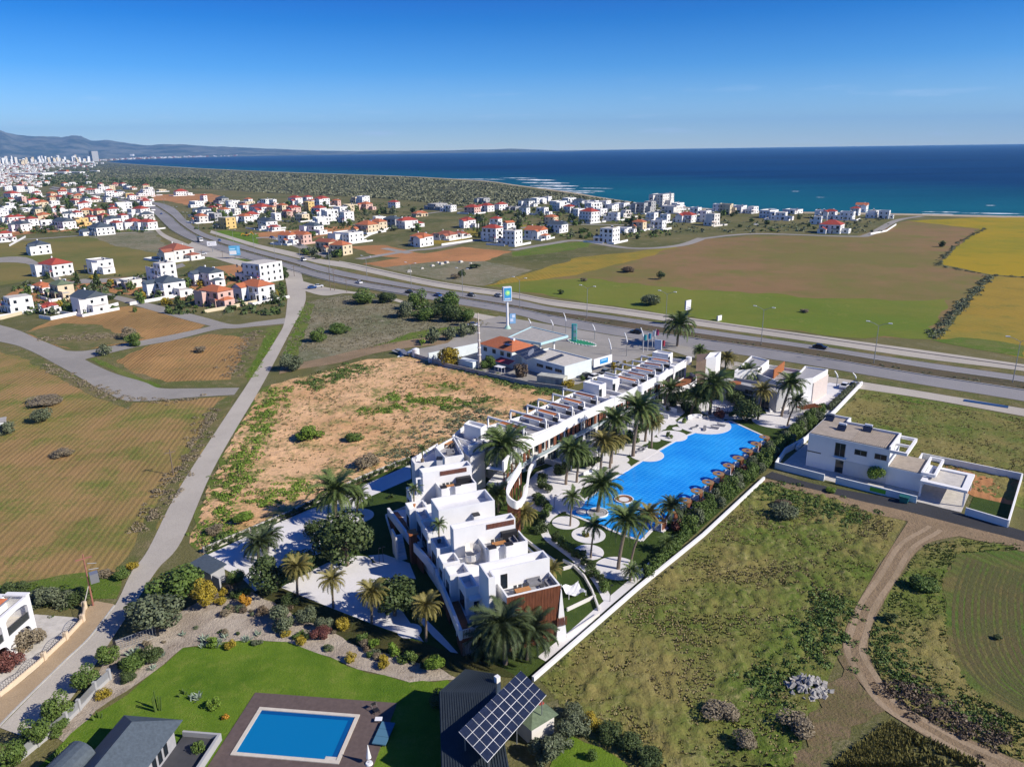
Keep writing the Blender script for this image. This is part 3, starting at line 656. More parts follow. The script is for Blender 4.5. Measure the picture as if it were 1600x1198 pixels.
def window(fr, parent, p, q, z0, z1, out=.04, mat=GLASS, fm=GREY_M, mull=1, name='window'):
    """glazed opening in an upright wall from p to q (frame-local), proud of it to the right of p->q"""
    p, q = Vector(p), Vector(q); d = (q-p).normalized(); nr = Vector((d.y, -d.x))
    m = MB(); w = .07
    a, c2 = p+nr*out, q+nr*out
    def bar(u0, u1, za, zb):
        m.prism([a+d*u0, a+d*u1, a+d*u1-nr*(out+.02), a+d*u0-nr*(out+.02)], za, zb)
    L = (q-p).length
    bar(0, L, z0, z0+w); bar(0, L, z1-w, z1); bar(0, w, z0+w, z1-w); bar(L-w, L, z0+w, z1-w)
    for k in range(mull):
        u = L*(k+1)/(mull+1); bar(u-w/2, u+w/2, z0+w, z1-w)
    f = fr.part(name, m, fm, parent)
    g = MB().prism([p+d*w+nr*out*.45, q-d*w+nr*out*.45, q-d*w-nr*.02, p+d*w-nr*.02], z0+w, z1-w)
    fr.part('pane', g, mat, f)
    return f
def slats(mb, p, q, z0, z1, pitch=.16, w=.07, t=.05):
    p, q = Vector(p), Vector(q); L = (q-p).length; d = (q-p)/L; nr = Vector((-d.y, d.x))*t/2
    k = max(1, int(L/pitch))
    for i in range(k+1):
        a = p+d*(L*i/k); mb.prism([a-d*w/2-nr, a+d*w/2-nr, a+d*w/2+nr, a-d*w/2+nr], z0, z1)
    return mb

# ---------------------------------------------------------------- stepped terrace at the near end
FB = Fr('terrace_building', 'white stepped terrace of villas with timber cladding and roof terraces, nearest end of the complex', 'terrace', (-1.107, 77.475), 21)
W = FB.part('wall', MB(), WHITE)
def wbox(poly, zf, zt, name='wall', z0=0, skip=(), fl=None):
    o = FB.part(name, tray(MB(), poly, zf, zt, .22, z0, skip), WHITE)
    if fl: floor(FB, poly, zf, fl)
    return o
bpy.data.objects.remove(W)
RIM, TOP, MID, GAL = 7.9, 9.9, 6.6, 3.7
# unit A
wbox(rect(.8,8.0,1.8,5.1), 6.85, RIM, skip=(2,), fl=T_FLOOR)
wbox([(.0,5.1),(8.0,5.1),(8.0,7.2),(-.9,7.2),(-.9,3.5),(.0,3.5)], 8.9, TOP, fl=T_FLOORW)
dk = MB().box(2.6,5.6,5.25,5.95,9.0,9.55); FB.part('roof_box', dk, WHITE)
window(FB, FB.root, (1.25,5.1), (2.15,5.1), 6.9, 9.0, mull=0, fm=BLACK, name='door')
cl = MB(); slats(cl, (.85,1.72), (7.9,1.72), 0, RIM-.12, .2, .15, .09); cl.prism([(.82,1.76),(7.95,1.76),(7.95,1.79),(.82,1.79)], 0, RIM-.1)
stuff(FB.part('timber_cladding', cl, WOOD))
wd = MB().add([(7.25,1.3,0),(8.75,1.3,0),(8.1,1.62,7.2),(8.0,1.62,7.2),(7.25,1.79,0),(8.75,3.2,0),(8.1,2.2,7.2),(8.0,1.79,7.2)], [(0,1,2,3),(1,5,6,2),(3,2,6,7),(0,3,7,4),(4,7,6,5),(0,4,5,1)])
FB.part('corner_fin', wd, WHITE)
st = MB(); slats(st, (7.35,1.2), (8.6,1.2), 2.3, 3.5, .17, .08, .1); FB.part('timber_screen', st, WOOD)
FB.part('wall', MB().prism([(8.005,2.4),(8.6,2.9),(8.4,7.0),(8.005,7.1)], 0, 6.2), WHITE)
# gaps between the tall blocks
wbox([(-.9,7.21),(8.0,7.21),(8.0,13.49),(2.3,13.49),(-.9,13.49)], 5.3, 5.7, skip=(0,2,4))
# unit C
wbox(rect(2.3,8.4,13.5,16.9), 6.85, RIM, skip=(2,), fl=T_FLOOR)
wbox(rect(-1.3,7.9,16.91,18.6), 9.0, TOP, fl=T_FLOORW)
FB.part('wall', MB().box(-1.3,2.29,13.6,16.9,0,5.5), WHITE)
lv = MB(); slats(lv, (3.6,16.85), (7.6,16.85), 9.0, 9.75, .2, .14, .06); FB.part('timber_louvre', lv, WOOD)
FB.part('barbecue_wall', MB().box(5.6,7.9,16.1,16.85,6.9,8.3), BLACK)
for x in (2.45, 4.9): ch = FB.part('chimney', MB().box(x,x+1.0,12.75,13.49,5.3,8.25), WHITE); FB.part('cap', MB().box(x-.06,x+1.06,12.69,13.55,8.25,8.4), BLACK, ch)
# unit D
FB.part('wall', MB().box(-1.6,7.4,18.61,23.29,0,5.0), WHITE)
wbox(rect(-1.6,7.1,23.3,27.6), 8.7, TOP, fl=T_FLOORW)
ch = FB.part('chimney', MB().box(3.5,4.4,22.4,23.29,5,8.4), WHITE); FB.part('cap', MB().box(3.44,4.46,22.34,23.35,8.4,8.55), BLACK, ch)
wbox(rect(-3.0,7.4,27.61,34.39), 5.3, 5.6)
# unit E
wbox(rect(1.7,7.9,34.4,37.0), 6.85, RIM, skip=(2,), fl=T_FLOOR)
wbox(rect(-.4,8.0,37.01,39.2), 9.0, TOP, fl=T_FLOORW)
lv = MB(); slats(lv, (2.6,36.95), (7.0,36.95), 9.0, 9.75, .2, .14, .06); FB.part('timber_louvre', lv, WOOD)
FB.part('barbecue_wall', MB().box(5.2,7.6,36.2,36.95,6.9,8.3), BLACK)
for x in (1.75, 4.1): ch = FB.part('chimney', MB().box(x,x+.9,33.7,34.39,5.3,8.25), WHITE); FB.part('cap', MB().box(x-.06,x+.96,33.64,34.45,8.25,8.4), BLACK, ch)
FB.part('post_frame', MB().box(-1.5,-1.25,37.2,37.45,5.6,8.9).box(-1.5,-.42,37.2,37.45,8.9,9.15), WHITE)
# lower left wing: two-storey pieces with windows, canopies and the long gallery
for (x0,x1,y0,y1,k) in ((-2.7,-.91,7.4,10.7,1),(-3.7,-.91,10.9,13.58,0),(-3.4,-1.31,18.4,21.8,1),(-3.2,-1.61,27.7,31.3,1),(-4.1,-1.2,31.5,34.3,0),(-2.6,-.41,36.2,40.0,1),(-3.7,-1.31,14.2,16.8,0),(-3.4,-1.61,23.4,27.4,0)):
    o = wbox(rect(x0,x1,y0,y1), 5.6, MID, fl=T_FLOORW)
    window(FB, FB.root, (x0,y1-.6), (x0,y0+.7), 3.0, 5.0, mull=2, fm=BLACK)
    if k:
        FB.part('canopy', MB().box(x0+.25,x1-.02,y0-1.05,y0-.01,5.15,5.4), WHITE)
        window(FB, FB.root, (x1-.75,y0), (x1-.1,y0), 2.8, 4.8, mull=0, fm=BLACK, name='door')
FB.part('canopy', MB().box(-1.5,.79,3.0,4.5,5.15,5.4), WHITE)
window(FB, FB.root, (-.6,7.19+.2), (.0,7.19+.2), 2.8, 4.9, mull=0, name='door', fm=BLACK)
FB.part('wall', MB().box(-4.2,-.91,3.3,7.39,0,2.65).box(-.9,.79,3.3,7.0,0,2.65), WHITE)
FB.part('wall', MB().prism([(-3.4,7.4),(-.92,7.4),(-1.6,27.5),(-2.9,40),(-4.6,40),(-4.0,27),(-3.4,17)], 0, 2.6), WHITE)
g1 = [(-4.75,3.2),(-4.25,10.0),(-3.85,17.0),(-3.7,18.2)]; g2 = [(-4.75,26.4),(-4.1,22.0),(-3.75,18.6)]; g3 = [(-5.9,39.4),(-5.2,32.0),(-4.9,28.6)]
def gallery(pts, name):
    m = MB(); d = MB()
    for a, c2 in zip(pts, pts[1:]):
        m.wall(a, c2, .42, 2.3, GAL)
        a2, c3 = Vector(a)+Vector((.25,0)), Vector(c2)+Vector((.25,0))
        d.prism([a2, (a2.x+1.25,a2.y), (c3.x+1.25,c3.y), c3], 2.605, 2.72)
    FB.part('gallery_parapet', m, WHITE); FB.part('gallery_deck', d, DECK)
for i, g in enumerate((g1, g2, g3)): gallery(g, i)
for p, q in (((-4.72,3.3),(-4.5,5.8)), ((-4.05,13.0),(-3.95,15.6)), ((-4.6,25.6),(-4.3,23.4)), ((-5.85,39.2),(-5.6,36.6)), ((-4.25,10.1),(-4.1,12.2))):
    m = MB(); slats(m, p, q, 0, 3.2, .22, .18, .1); FB.part('timber_screen', m, WOOD)
m = MB(); slats(m, (-4.6,3.1), (.7,3.1), 2.5, 3.75, .2, .07, .06); m.box(-4.7,.78,3.07,3.13,3.75,3.82); FB.part('balustrade', m, WHITE)
m = MB(); slats(m, (-4.6,3.1), (.7,3.1), 0, 1.9, .2, .08, .06); FB.part('timber_screen', m, plain('bleached_timber', (.35,.26,.22), .7, .2, 5))
m = MB(); slats(m, (-4.6,3.2), (.7,3.2), 1.9, 2.45, .16, .14, .06); FB.part('timber_screen', m, WOOD)
m = MB()
for g in ((g1[0], g1[1]), (g1[1], g1[2])): m.wall(Vector(g[0])+Vector((.75,0)), Vector(g[1])+Vector((.75,0)), .05, 2.8, 3.6)
FB.part('glass_screen', MB().box(-3.3,-.95,3.4,7.3,2.66,2.69), T_FLOOR)
# entrance stair, orange lift tower and spiral stair
stp = MB()
for k in range(9): stp.box(-6.9+.0, -5.6, 28.4+k*.28, 28.68+k*.28, 0, .35*(k+1))
FB.part('entrance_stair', stp, WHITE)
FB.part('stair_wall', MB().box(-7.2,-6.92,28.2,31.2,0,4.2), PALE)
lt = FB.part('lift_tower', MB().box(-5.3,-4.3,26.5,27.7,0,5.0), WOOD); FB.part('cap', MB().box(-5.5,-4.1,26.3,27.9,5.0,5.25), WOOD_O, lt)
sp = MB()
for k in range(16):
    a0, a1 = k*.42+2.5, (k+1)*.42+2.5
    sp.prism([(.9+.25*math.cos(a0),15.2+.25*math.sin(a0)),(.9+1.05*math.cos(a0),15.2+1.05*math.sin(a0)),(.9+1.05*math.cos(a1),15.2+1.05*math.sin(a1)),(.9+.25*math.cos(a1),15.2+.25*math.sin(a1))], 5.5+k*.1, 5.62+k*.1)
    sp.prism([(.9+1.05*math.cos(a0),15.2+1.05*math.sin(a0)),(.9+1.09*math.cos(a0),15.2+1.09*math.sin(a0)),(.9+1.09*math.cos(a1),15.2+1.09*math.sin(a1)),(.9+1.05*math.cos(a1),15.2+1.05*math.sin(a1))], 5.62+k*.1, 6.55+k*.1)
FB.part('spiral_stair', sp, PALE)
# units F, G and the tall party wall, turned towards the curve
def Q(*pts): return [FB.loc(gp(*p)) for p in pts]
F1 = Q((695,715,RIM),(725,710,RIM),(709,682,RIM),(680,698,RIM))
wbox(F1, 6.85, RIM, fl=T_FLOOR)
wbox(Q((648,725,MID),(686,719,MID),(684,692,MID),(642,716,MID)), 5.6, MID, fl=T_FLOORW)
wbox(Q((726,709,7.0),(735,716,7.0),(757,694,8.6),(712,682,7.0)), 6.6, 7.2)
ch = FB.part('chimney', MB().prism(Q((682,718,8.2),(691,718,8.2),(691,714,8.2),(683,714,8.2)), 0, 8.2), WHITE); FB.part('cap', MB().prism(poly_inset(Q((682,718,8.2),(691,718,8.2),(691,714,8.2),(683,714,8.2)), -.06), 8.2, 8.35), BLACK, ch)
FB.part('party_wall', MB().prism(Q((731,697,8.8),(748,692,8.8),(748.5,690,8.8),(732,694.5,8.8)), 0, 8.8), WHITE)
wbox(Q((725,662,9.6),(751,669.5,9.6),(760,663,9.6),(733,656,9.6)), 9.1, 9.6)
wbox(Q((706,681,7.4),(736,690,7.4),(764,668,7.4),(730,660,7.4)), 6.6, 7.4, fl=T_FLOOR)
wbox(Q((752,690,7.4),(786,668,7.4),(764,664,7.4),(737,689,7.4)), 6.6, 7.4, fl=T_FLOOR)
window(FB, FB.root, *Q((726.5,672,7.5),(729.5,673,7.5)), 7.0, 9.0, mull=0, name='door', fm=BLACK)

# ---------------------------------------------------------------- the curved row of terraced homes
CB = Fr('curved_building', 'long curved white row of terraced homes with pergola frames on the roofs, along the pool', 'terrace', (22, 156), 50)
LN = [((-9.6,136.3),(-2.6,129.2)),((-5.0,140.3),(2.1,134.0)),((-.5,143.9),(6.6,138.0)),((3.0,147.0),(9.4,141.2)),((5.4,150.8),(12.4,145.1)),((8.7,154.2),(15.1,148.2)),((11.2,158.0),(18.2,151.9)),
      ((14.8,161.8),(21.6,155.6)),((18.4,165.8),(25.2,159.4)),((22.0,169.8),(29.0,163.3)),((24.9,173.2),(31.6,166.8)),((27.2,177.0),(34.2,170.8)),((30.1,180.0),(37.0,175.6)),((33.0,184.2),(39.6,179.2)),((35.2,187.6),(42.2,182.8)),((37.6,191.0),(45.4,187.0))]
LN = [(CB.loc(a), CB.loc(c2)) for a, c2 in LN]
NS = len(LN)
tall = {7: 9.7, 8: 9.7, 14: 9.4}
for k in range(NS-1):
    (a, b1), (a2, b2) = LN[k], LN[k+1]
    CB.part('wall', tray(MB(), [b1, b2, a2, a], 6.6, 7.35, .2), WHITE)
    floor(CB, [b1, b2, a2, a], 6.6)
    d = (b1-a).normalized(); e = (b2-b1).normalized()
    if k in tall:
        p = a+(a2-a)*.12+d*1.0
        CB.part('stair_head', tray(MB(), [p+d*.2, p+d*4.6, p+d*4.6+e*2.6, p+d*.2+e*2.6], tall[k]-.4, tall[k], .18, 6.63), WHITE)
        window(CB, CB.root, p+d*4.6, p+d*4.6+e*1.0, 6.7, 8.7, mull=0, name='door', fm=BLACK)
    elif k >= 1:
        # frame over the party wall: post, beam and post, with a strip of timber slats under the beam
        A, B = a+e*.15, b1+e*.15-d*.2
        pg = CB.part('pergola', MB().bar((*A, 9.25), (*B, 9.25), .28, .35).bar((A.x, A.y, 7.36), (A.x, A.y, 9.07), .28, .28).bar((B.x, B.y, 7.36), (B.x, B.y, 9.07), .28, .28), WHITE)
        m = MB(); L = (B-A).length
        for i in range(22):
            t0 = .46+.5*i/22; q0 = A+(B-A)*t0
            m.bar((*(q0-e*.16), 9.2), (*(q0-e*1.5), 9.2), .12, .14)
        CB.part('timber_louvre', m, WOOD_O if k % 2 else WOOD, pg)
        CB.part('edge_beam', MB().bar((*(A+(B-A)*.44-e*1.6), 9.2), (*(A+(B-A)*.97-e*1.6), 9.2), .2, .3), WHITE, pg)
        CB.part('lintel_wall', MB().wall(A+(B-A)*.44+e*1.1, A+(B-A)*.97+e*1.1, .2, 6.63, 7.9), WHITE)
        c0 = b1-d*2.0+e*(.35); CB.part('barbecue_wall', MB().prism([c0, c0+d*1.6, c0+d*1.6+e*.5, c0+e*.5], 6.63, 8.0), BLACK)
    u0 = a+d*.9+e*(1.4 if k % 2 else 2.6)
    CB.part('air_conditioner', MB().prism([u0, u0+d*.9, u0+d*.9+e*.45, u0+e*.45], 6.66, 7.5), STEEL if k % 3 else GREY_M)
    # glass front, both floors
    for z0, z1 in ((.15, 2.9), (3.35, 6.1)):
        window(CB, CB.root, b1+e*.45, b2-e*.45, z0, z1, mull=3, out=.06, fm=GREY_M)
    # white semicircular lobby of each pair
    if k % 2 == 0 and k > 1:
        CB.part('roof_drum', MB().disc(*(b2+d*.55), 6.2, 8.15, .75, 18), WHITE)
# balcony slab, curved fascia, timber fins
FA = [(-1.6,120.6),(.3,125.8),(2.9,130.6),(7.1,135.9),(12.9,143.6),(18.7,150.6),(25.4,158.4),(31.4,166.2),(36.4,172.6),(38.4,176.6)]
fa = [CB.loc(w) for w in smooth(FA, 6)]
def off(P, o):
    out = []
    for i, q in enumerate(P):
        d = (P[min(i+1,len(P)-1)]-P[max(i-1,0)]).normalized(); out.append(q+Vector((-d.y,d.x))*o)
    return out
def ribbon(P, z0f, z1f, t=.3):
    I = off(P, t); m = MB(); n = len(P)
    vs = []; fs = []
    for i in range(n):
        z0, z1 = z0f(i/(n-1)), z1f(i/(n-1))
        vs += [(*P[i], z0), (*P[i], z1), (*I[i], z1), (*I[i], z0)]
    for i in range(n-1):
        for k in range(4): fs.append((4*i+k, 4*(i+1)+k, 4*(i+1)+(k+1)%4, 4*i+(k+1)%4))
    fs += [(0,1,2,3), (4*n-4,4*n-1,4*n-2,4*n-3)]
    return m.add(vs, fs)
CB.part('fascia', ribbon(fa, lambda t: 6.05, lambda t: 8.05, .35), WHITE)
I = off(fa, 3.4)
m = MB(); n = len(fa)
m.add([(*p, 3.1) for p in fa]+[(*p, 3.1) for p in I]+[(*p, 3.34) for p in fa]+[(*p, 3.34) for p in I],
      [f for i in range(n-1) for f in ((i, i+1, 2*n+i+1, 2*n+i), (2*n+i, 2*n+i+1, 3*n+i+1, 3*n+i), (n+i+1, n+i, 3*n+i, 3*n+i+1), (i+1, i, n+i, n+i+1))])
CB.part('balcony_slab', m, WHITE)
m = MB(); m.add([(*p, 6.25) for p in off(fa,.36)]+[(*p, 6.25) for p in I], [(i, i+1, n+i+1, n+i) for i in range(n-1)]); CB.part('roof_slab', m, WHITE)
CB.part('balcony_rail', ribbon(fa, lambda t: 3.35, lambda t: 4.1, .06), flat('balustrade_glass', (.30,.36,.38), .1))
rnd = random.Random(3); P = off(fa, .2); dist = 0
wf = {WOOD: MB(), PALE: MB()}; i = 0; s_ = 0
acc = [0]
for p, q in zip(P, P[1:]): acc.append(acc[-1]+(q-p).length)
def along(s):
    for i in range(len(P)-1):
        if acc[i] <= s <= acc[i+1]:
            t = (s-acc[i])/(acc[i+1]-acc[i]); return P[i]+(P[i+1]-P[i])*t, (P[i+1]-P[i]).normalized()
    return P[-1], (P[-1]-P[-2]).normalized()
s_ = .5
while s_ < acc[-1]-.6:
    p, d = along(s_); w = rnd.choice((.35,.5,.9)); nr = Vector((-d.y, d.x))
    CB.part('timber_fin' if rnd.random() < .8 else 'white_fin', MB().prism([p, p+d*w, p+d*w+nr*.14, p+nr*.14], 3.36 if s_ > 9 else .0, 6.19), WOOD if rnd.random() < .8 else PALE)
    s_ += w + rnd.choice((.25,.5,.9,1.4))
# the fascia sweeps down to the ground in a loop at the near end
LP = Q_ = [CB.loc(gp(*p)) for p in ((812,722,7.9),(800,738,7.9),(793,752,7.5),(791,765,6.9),(797,779,6.0),(809,787,5.2),(818,783,4.4),(824,768,3.9),(826,752,3.6),(829,736,3.4),(838,724,3.4))]
lp = smooth(LP, 5)
CB.part('fascia_loop', ribbon(lp, lambda t: max(3.0, 6.2-3.9*t), lambda t: max(4.15, 7.9-4.6*t), .3), WHITE)
m = MB()
for i in range(0, 26, 2):
    p, q = lp[i], lp[i+1]; m.wall(p+Vector((.35,.0)), p+(q-p).normalized()*.5+Vector((.35,0)), .12, 0, max(3.0, 6.2-3.9*(i/(len(lp)-1))))
stuff(CB.part('timber_fin', m, WOOD))
# far end of the row
e0, e1 = LN[-1]
CB.part('wall', tray(MB(), [CB.loc(q) for q in ((36.9,174.2),(44.8,184.6),(45.3,186.9),(42.2,182.7))], 6.9, 7.6, .2), WHITE)
for a, c2 in ((0.06,.42),(.5,.92)):
    p, q = CB.loc((36.9,174.2)), CB.loc((44.8,184.6))
    for z0, z1 in ((.2,2.8),(3.6,6.2)): window(CB, CB.root, p+(q-p)*a, p+(q-p)*c2, z0, z1, mull=2, out=.06)
be = smooth([CB.loc(q) for q in ((37.5,172.6),(41.5,174.2),(45.8,178.6),(47.2,183.4),(46.4,186.4))], 5)
CB.part('balcony_wall', ribbon(be, lambda t: 2.9, lambda t: 4.1, .2), WHITE)
m = MB(); m.add([(*p, 3.3) for p in be]+[(*CB.loc((41.5,180.5)), 3.3)], [(i, i+1, len(be)) for i in range(len(be)-1)]); CB.part('balcony_deck', m, DECK)
# pale private terraces between the row and the garden
for k in range(2, NS-2):
    b1, b2 = LN[k][1], LN[k+1][1]; d = (LN[k][1]-LN[k][0]).normalized(); e = (b2-b1).normalized()
    m = MB().prism([b1+e*.1, b2-e*.1, b2-e*.1+d*7.6, b1+e*.1+d*7.6], 0, .09); CB.part('patio', m, M_PAVE)
    CB.part('garden_wall', MB().wall(b1+d*.1, b1+d*6.2, .22, 0, 1.15), WHITE)

# ---------------------------------------------------------------- corner building by the highway
KB = Fr('corner_building', 'white flat-roofed block of the complex standing by the highway behind round palm terraces', 'building', (60, 180), 0)
def KQ(*ws): return [KB.loc(w) for w in ws]
r1 = KQ((55.6,179),(61.9,180.6),(67.3,188.4),(64.1,193.0)); r2 = KQ((66.3,169.8),(72.6,172.2),(79.0,179.2),(74.5,182.6)); md = KQ((61.95,180.55),(66.25,169.85),(74.4,182.6),(67.4,188.4))
for q in (r1, r2):
    KB.part('wall', tray(MB(), q, 6.15, 6.55, .25), WHITE); floor(KB, q, 6.15, T_FLOOR, 'roof_deck')
KB.part('wall', tray(MB(), md, 4.6, 5.3, .22), WHITE); floor(KB, md, 4.6)
fr = KQ((51.5,176.6),(55.55,178.6),(66.2,169.8),(62.0,166.0))
KB.part('wall', tray(MB(), [fr[0], fr[3], fr[2], fr[1]], 4.3, 5.0, .2), GREYW)
KB.part('timber_panel', MB().wall(*KQ((65.0,178.0),(70.2,185.4)), .25, 4.65, 7.0), WOOD_O)
KB.part('side_wall', MB().wall(*KQ((72.75,172.2),(79.15,179.2)), .2, 0, 5.2), plain('beige_render', (.58,.50,.46), .8, .05))
window(KB, KB.root, *KQ((61.9,180.6),(63.8,183.3)), 4.7, 6.1, mull=0, name='door', fm=BLACK)
for t in (.12, .45, .74):
    p, q = fr[0], fr[3]; window(KB, KB.root, p+(q-p)*t, p+(q-p)*(t+.14), .2, 2.7, mull=1)
    window(KB, KB.root, p+(q-p)*t, p+(q-p)*(t+.14), 2.95, 4.1, mull=1)
tw = KQ((46.8,182.6),(52.6,184.4),(56.2,191.2),(51.8,191.6))
KB.part('tower', tray(MB(), KQ((49.8,185.4),(52.8,186.2),(55.4,191.2),(52.4,190.8)), 7.7, 8.2, .2), WHITE)
KB.part('timber_tower', MB().prism(KQ((46.8,182.6),(49.7,184.6),(52.3,190.9),(48.8,190.2)), 0, 7.9), plain('brown_stone', (.16,.115,.085), .8, .2, 2))
pgm = MB()
for t in np.linspace(0, 1, 13): a = Vector((66.2,160.6))+Vector((5.0,2.0))*t; pgm.wall(KB.loc(a), KB.loc(a+Vector((-.9,2.2))), .1, 2.5, 2.68)
pg = KB.part('pergola', pgm, WOOD_O)
KB.part('garden_wall', MB().wall(*KQ((64.5,164.6),(70.8,167.2)), .3, 0, 2.4), GREYW)
for w in ((53.8,172.2),(69.6,176.4)):
    q = KB.loc(w); KB.part('planter_canopy', MB().disc(q.x, q.y, 5.4, 5.75, 1.5, 16, 1.0), WOOD_O)

# ---------------------------------------------------------------- pool
S_, N_ = Vector((21.6,109.2)), Vector((55.0,150.9)); dP = (N_-S_).normalized(); nP = Vector((-dP.y, dP.x)); LP_, WP = (N_-S_).length, 11.2
m, n, l, b = new_mat('pool_water')
p = pos(n); mp = n.new('ShaderNodeMapping'); mp.inputs['Rotation'].default_value = (0,0,-math.atan2(dP.y,dP.x)); l.new(p, mp.inputs[0])
br = n.new('ShaderNodeTexBrick'); br.offset = 0; br.inputs['Scale'].default_value = 1.0; br.inputs['Mortar Size'].default_value = .045; br.inputs['Brick Width'].default_value = .8; br.inputs['Row Height'].default_value = .8
wn2 = n.new('ShaderNodeTexNoise'); wn2.inputs['Scale'].default_value = 1.3; l.new(mp.outputs[0], wn2.inputs['Vector'])
ad = n.new('ShaderNodeMix'); ad.data_type = 'VECTOR'; ad.inputs[0].default_value = .10; l.new(mp.outputs[0], ad.inputs[4]); l.new(wn2.outputs['Color'], ad.inputs[5]); l.new(ad.outputs[1], br.inputs['Vector'])
br.inputs['Color1'].default_value = (.014,.29,.80,1); br.inputs['Color2'].default_value = (.018,.32,.82,1); br.inputs['Mortar'].default_value = (.07,.44,.88,1)
c = mix(n, l, ramp(n, l, noise(n, l, p, .075, 3), .32, .66), (.45,.68,.85), (1.15,1.08,1.02))
l.new(mix(n, l, 1.0, br.outputs['Color'], c, 'MULTIPLY'), b.inputs['Base Color']); b.inputs['Roughness'].default_value = .06; b.inputs['IOR'].default_value = 1.33
bump(n, l, b, noise(n, l, p, 1.4, 4), .3, .12)
M_POOL = m
def pw(u, v): return S_ + dP*u + nP*v
pool = thing('swimming_pool', 'long bright blue tiled pool with round white islands, in the middle of the complex', 'pool', (*S_, 0))
def rel(ps): return [Vector(q)-S_ for q in ps]
WPX = PX((1019,825),(1197,684),(1140,658),(1075,681),(1030,705),(990,730),(955,752),(925,776),(893,797),(889,802),(920,814),(984,839),(1001,844))
WPX = WPX[:2]+smooth(WPX[2:9], 3)+WPX[9:]
MB().prism(rel(WPX), .03, .06).build('water', M_POOL, pool)
cq_ = [q for q in WPX]+[WPX[0]]; m = MB()
for i_, (a, c2) in enumerate(zip(cq_, cq_[1:])):
    if i_ == 0: continue                                  # the daybeds stand along this side
    d = (c2-a).normalized(); nr = Vector((d.y, -d.x))*.25
    m.wall(*rel([a+nr-d*.2, c2+nr+d*.2]), .5, 0, .13+.002*i_)
m.build('coping', M_PAVE, pool)
def disc(px, py, wpx, hole=None, z=.075, label=None, rim=None, mat=None, nm='paving'):
    c0 = gp(px, py); r = wpx/2/ppm(c0)
    return c0, r, struct(MB().disc(c0.x, c0.y, 0, z+zi(), r, 44).build(nm, mat or M_PAVE))
DISCS = [(884,817,43),(919.6,836,53),(920,863,47),(963.5,888,68),(878,783,72),(861,776,50),(908.7,799.6,17),(1010.6,711,53),(1050,681.5,47),(960.6,729,50),(1100,664,82),(1058,670,15),(1046,660,24),(1022,687,20),(969,718,28),(1001,690,24),
         (1137,640,92),(1209,658,66),(1237,646,78),(930,742,40),(905,752,44),(925,726,36),(1030,668,22),(556,882,50),(578,905,95),(640,986,38),(560,806,48),(1276,640,30),(846,780,30)]
for a in DISCS: disc(*a)
for px, py, w in ((934,802,33),(975,781,30)):
    c0 = gp(px, py); r = w/2/ppm(c0)
    t = thing('sunken_lounge', 'round sunken seat ring in the pool, '+('nearest the lawn' if px < 950 else 'farther out with a fire bowl'), 'seating', (c0.x, c0.y, 0), group='sunken lounges in the pool')
    MB().ring(0, 0, 0, .28, r-.18, r, 36).build('rim', WHITE, t); MB().ring(0, 0, 0, .2, r-.75, r-.19, 36).build('seat', DECK if px > 950 else T_FLOOR, t)
    MB().disc(0, 0, 0, .15, r-.76, 28).build('floor', M_PAVE if px > 950 else T_FLOOR, t)
# ---------------------------------------------------------------- boundary walls
def bwall(label, pts, h, t=.3, mat=WHITE, name='boundary_wall', cap=None):
    P = [Vector(p) for p in pts]; o = P[0]
    m = MB()
    for a, c2 in zip(P, P[1:]): m.wall(a-o, c2-o, t, 0, h)
    ob = m.build(name, mat); ob.location = (o.x, o.y, 0)
    return tag(ob, label, 'wall')
bwall('long white wall between the complex and the dry scrub lot', [(2.0,74.0),(17.6,93.0),(30.5,107.8),(47.2,129.0)], .62, .34)
bwall('white wall along the hedge between the complex and the villa', [(58.5,143.2),(75.7,165.3),(91.4,186.4)], 1.0, .4)
bwall('low pale stone wall with creeper between white court and sandy lot', [(-48.9,104.7),(-38.5,117.2),(-29,131),(-21,140.2)], 1.0, .3, CONC_L)
# ============================================================ vegetation
L_PALM = leaf_mat('palm_leaf', (0.056,0.095,0.025), (0.133,0.175,0.049))
L_PALMY = leaf_mat('yellowing_palm_leaf', (.13,.125,.030), (.24,.20,.06))
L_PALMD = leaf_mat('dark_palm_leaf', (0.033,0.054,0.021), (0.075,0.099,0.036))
L_DARK = leaf_mat('dark_leaf', (0.031,0.054,0.017), (0.085,0.116,0.034))
L_MID = leaf_mat('green_leaf', (0.054,0.101,0.019), (0.128,0.182,0.038))
L_BRIGHT = leaf_mat('fresh_leaf', (0.086,0.161,0.016), (0.178,0.253,0.034))
L_OLIVE = leaf_mat('olive_leaf', (0.075,0.098,0.050), (0.169,0.188,0.106))
L_YEL = leaf_mat('yellow_leaf', (.22,.17,.015), (.36,.27,.03))
L_ORANGE = leaf_mat('orange_leaf', (.36,.17,.015), (.50,.27,.03))
L_BROWN = leaf_mat('dry_leaf', (.10,.07,.045), (.19,.145,.095))
L_GREYL = leaf_mat('grey_twig', (0.156,0.126,0.078), (0.276,0.228,0.150))
L_AGAVE = leaf_mat('agave_leaf', (.14,.19,.135), (.30,.36,.27))
L_RED = leaf_mat('red_leaf', (.10,.035,.03), (.20,.08,.06))
BARK = plain('bark', (.17,.13,.095), .95, .25, 4, bumps=.4)
BARK_P = plain('palm_bark', (.20,.155,.115), .95, .3, 9, bumps=.5)
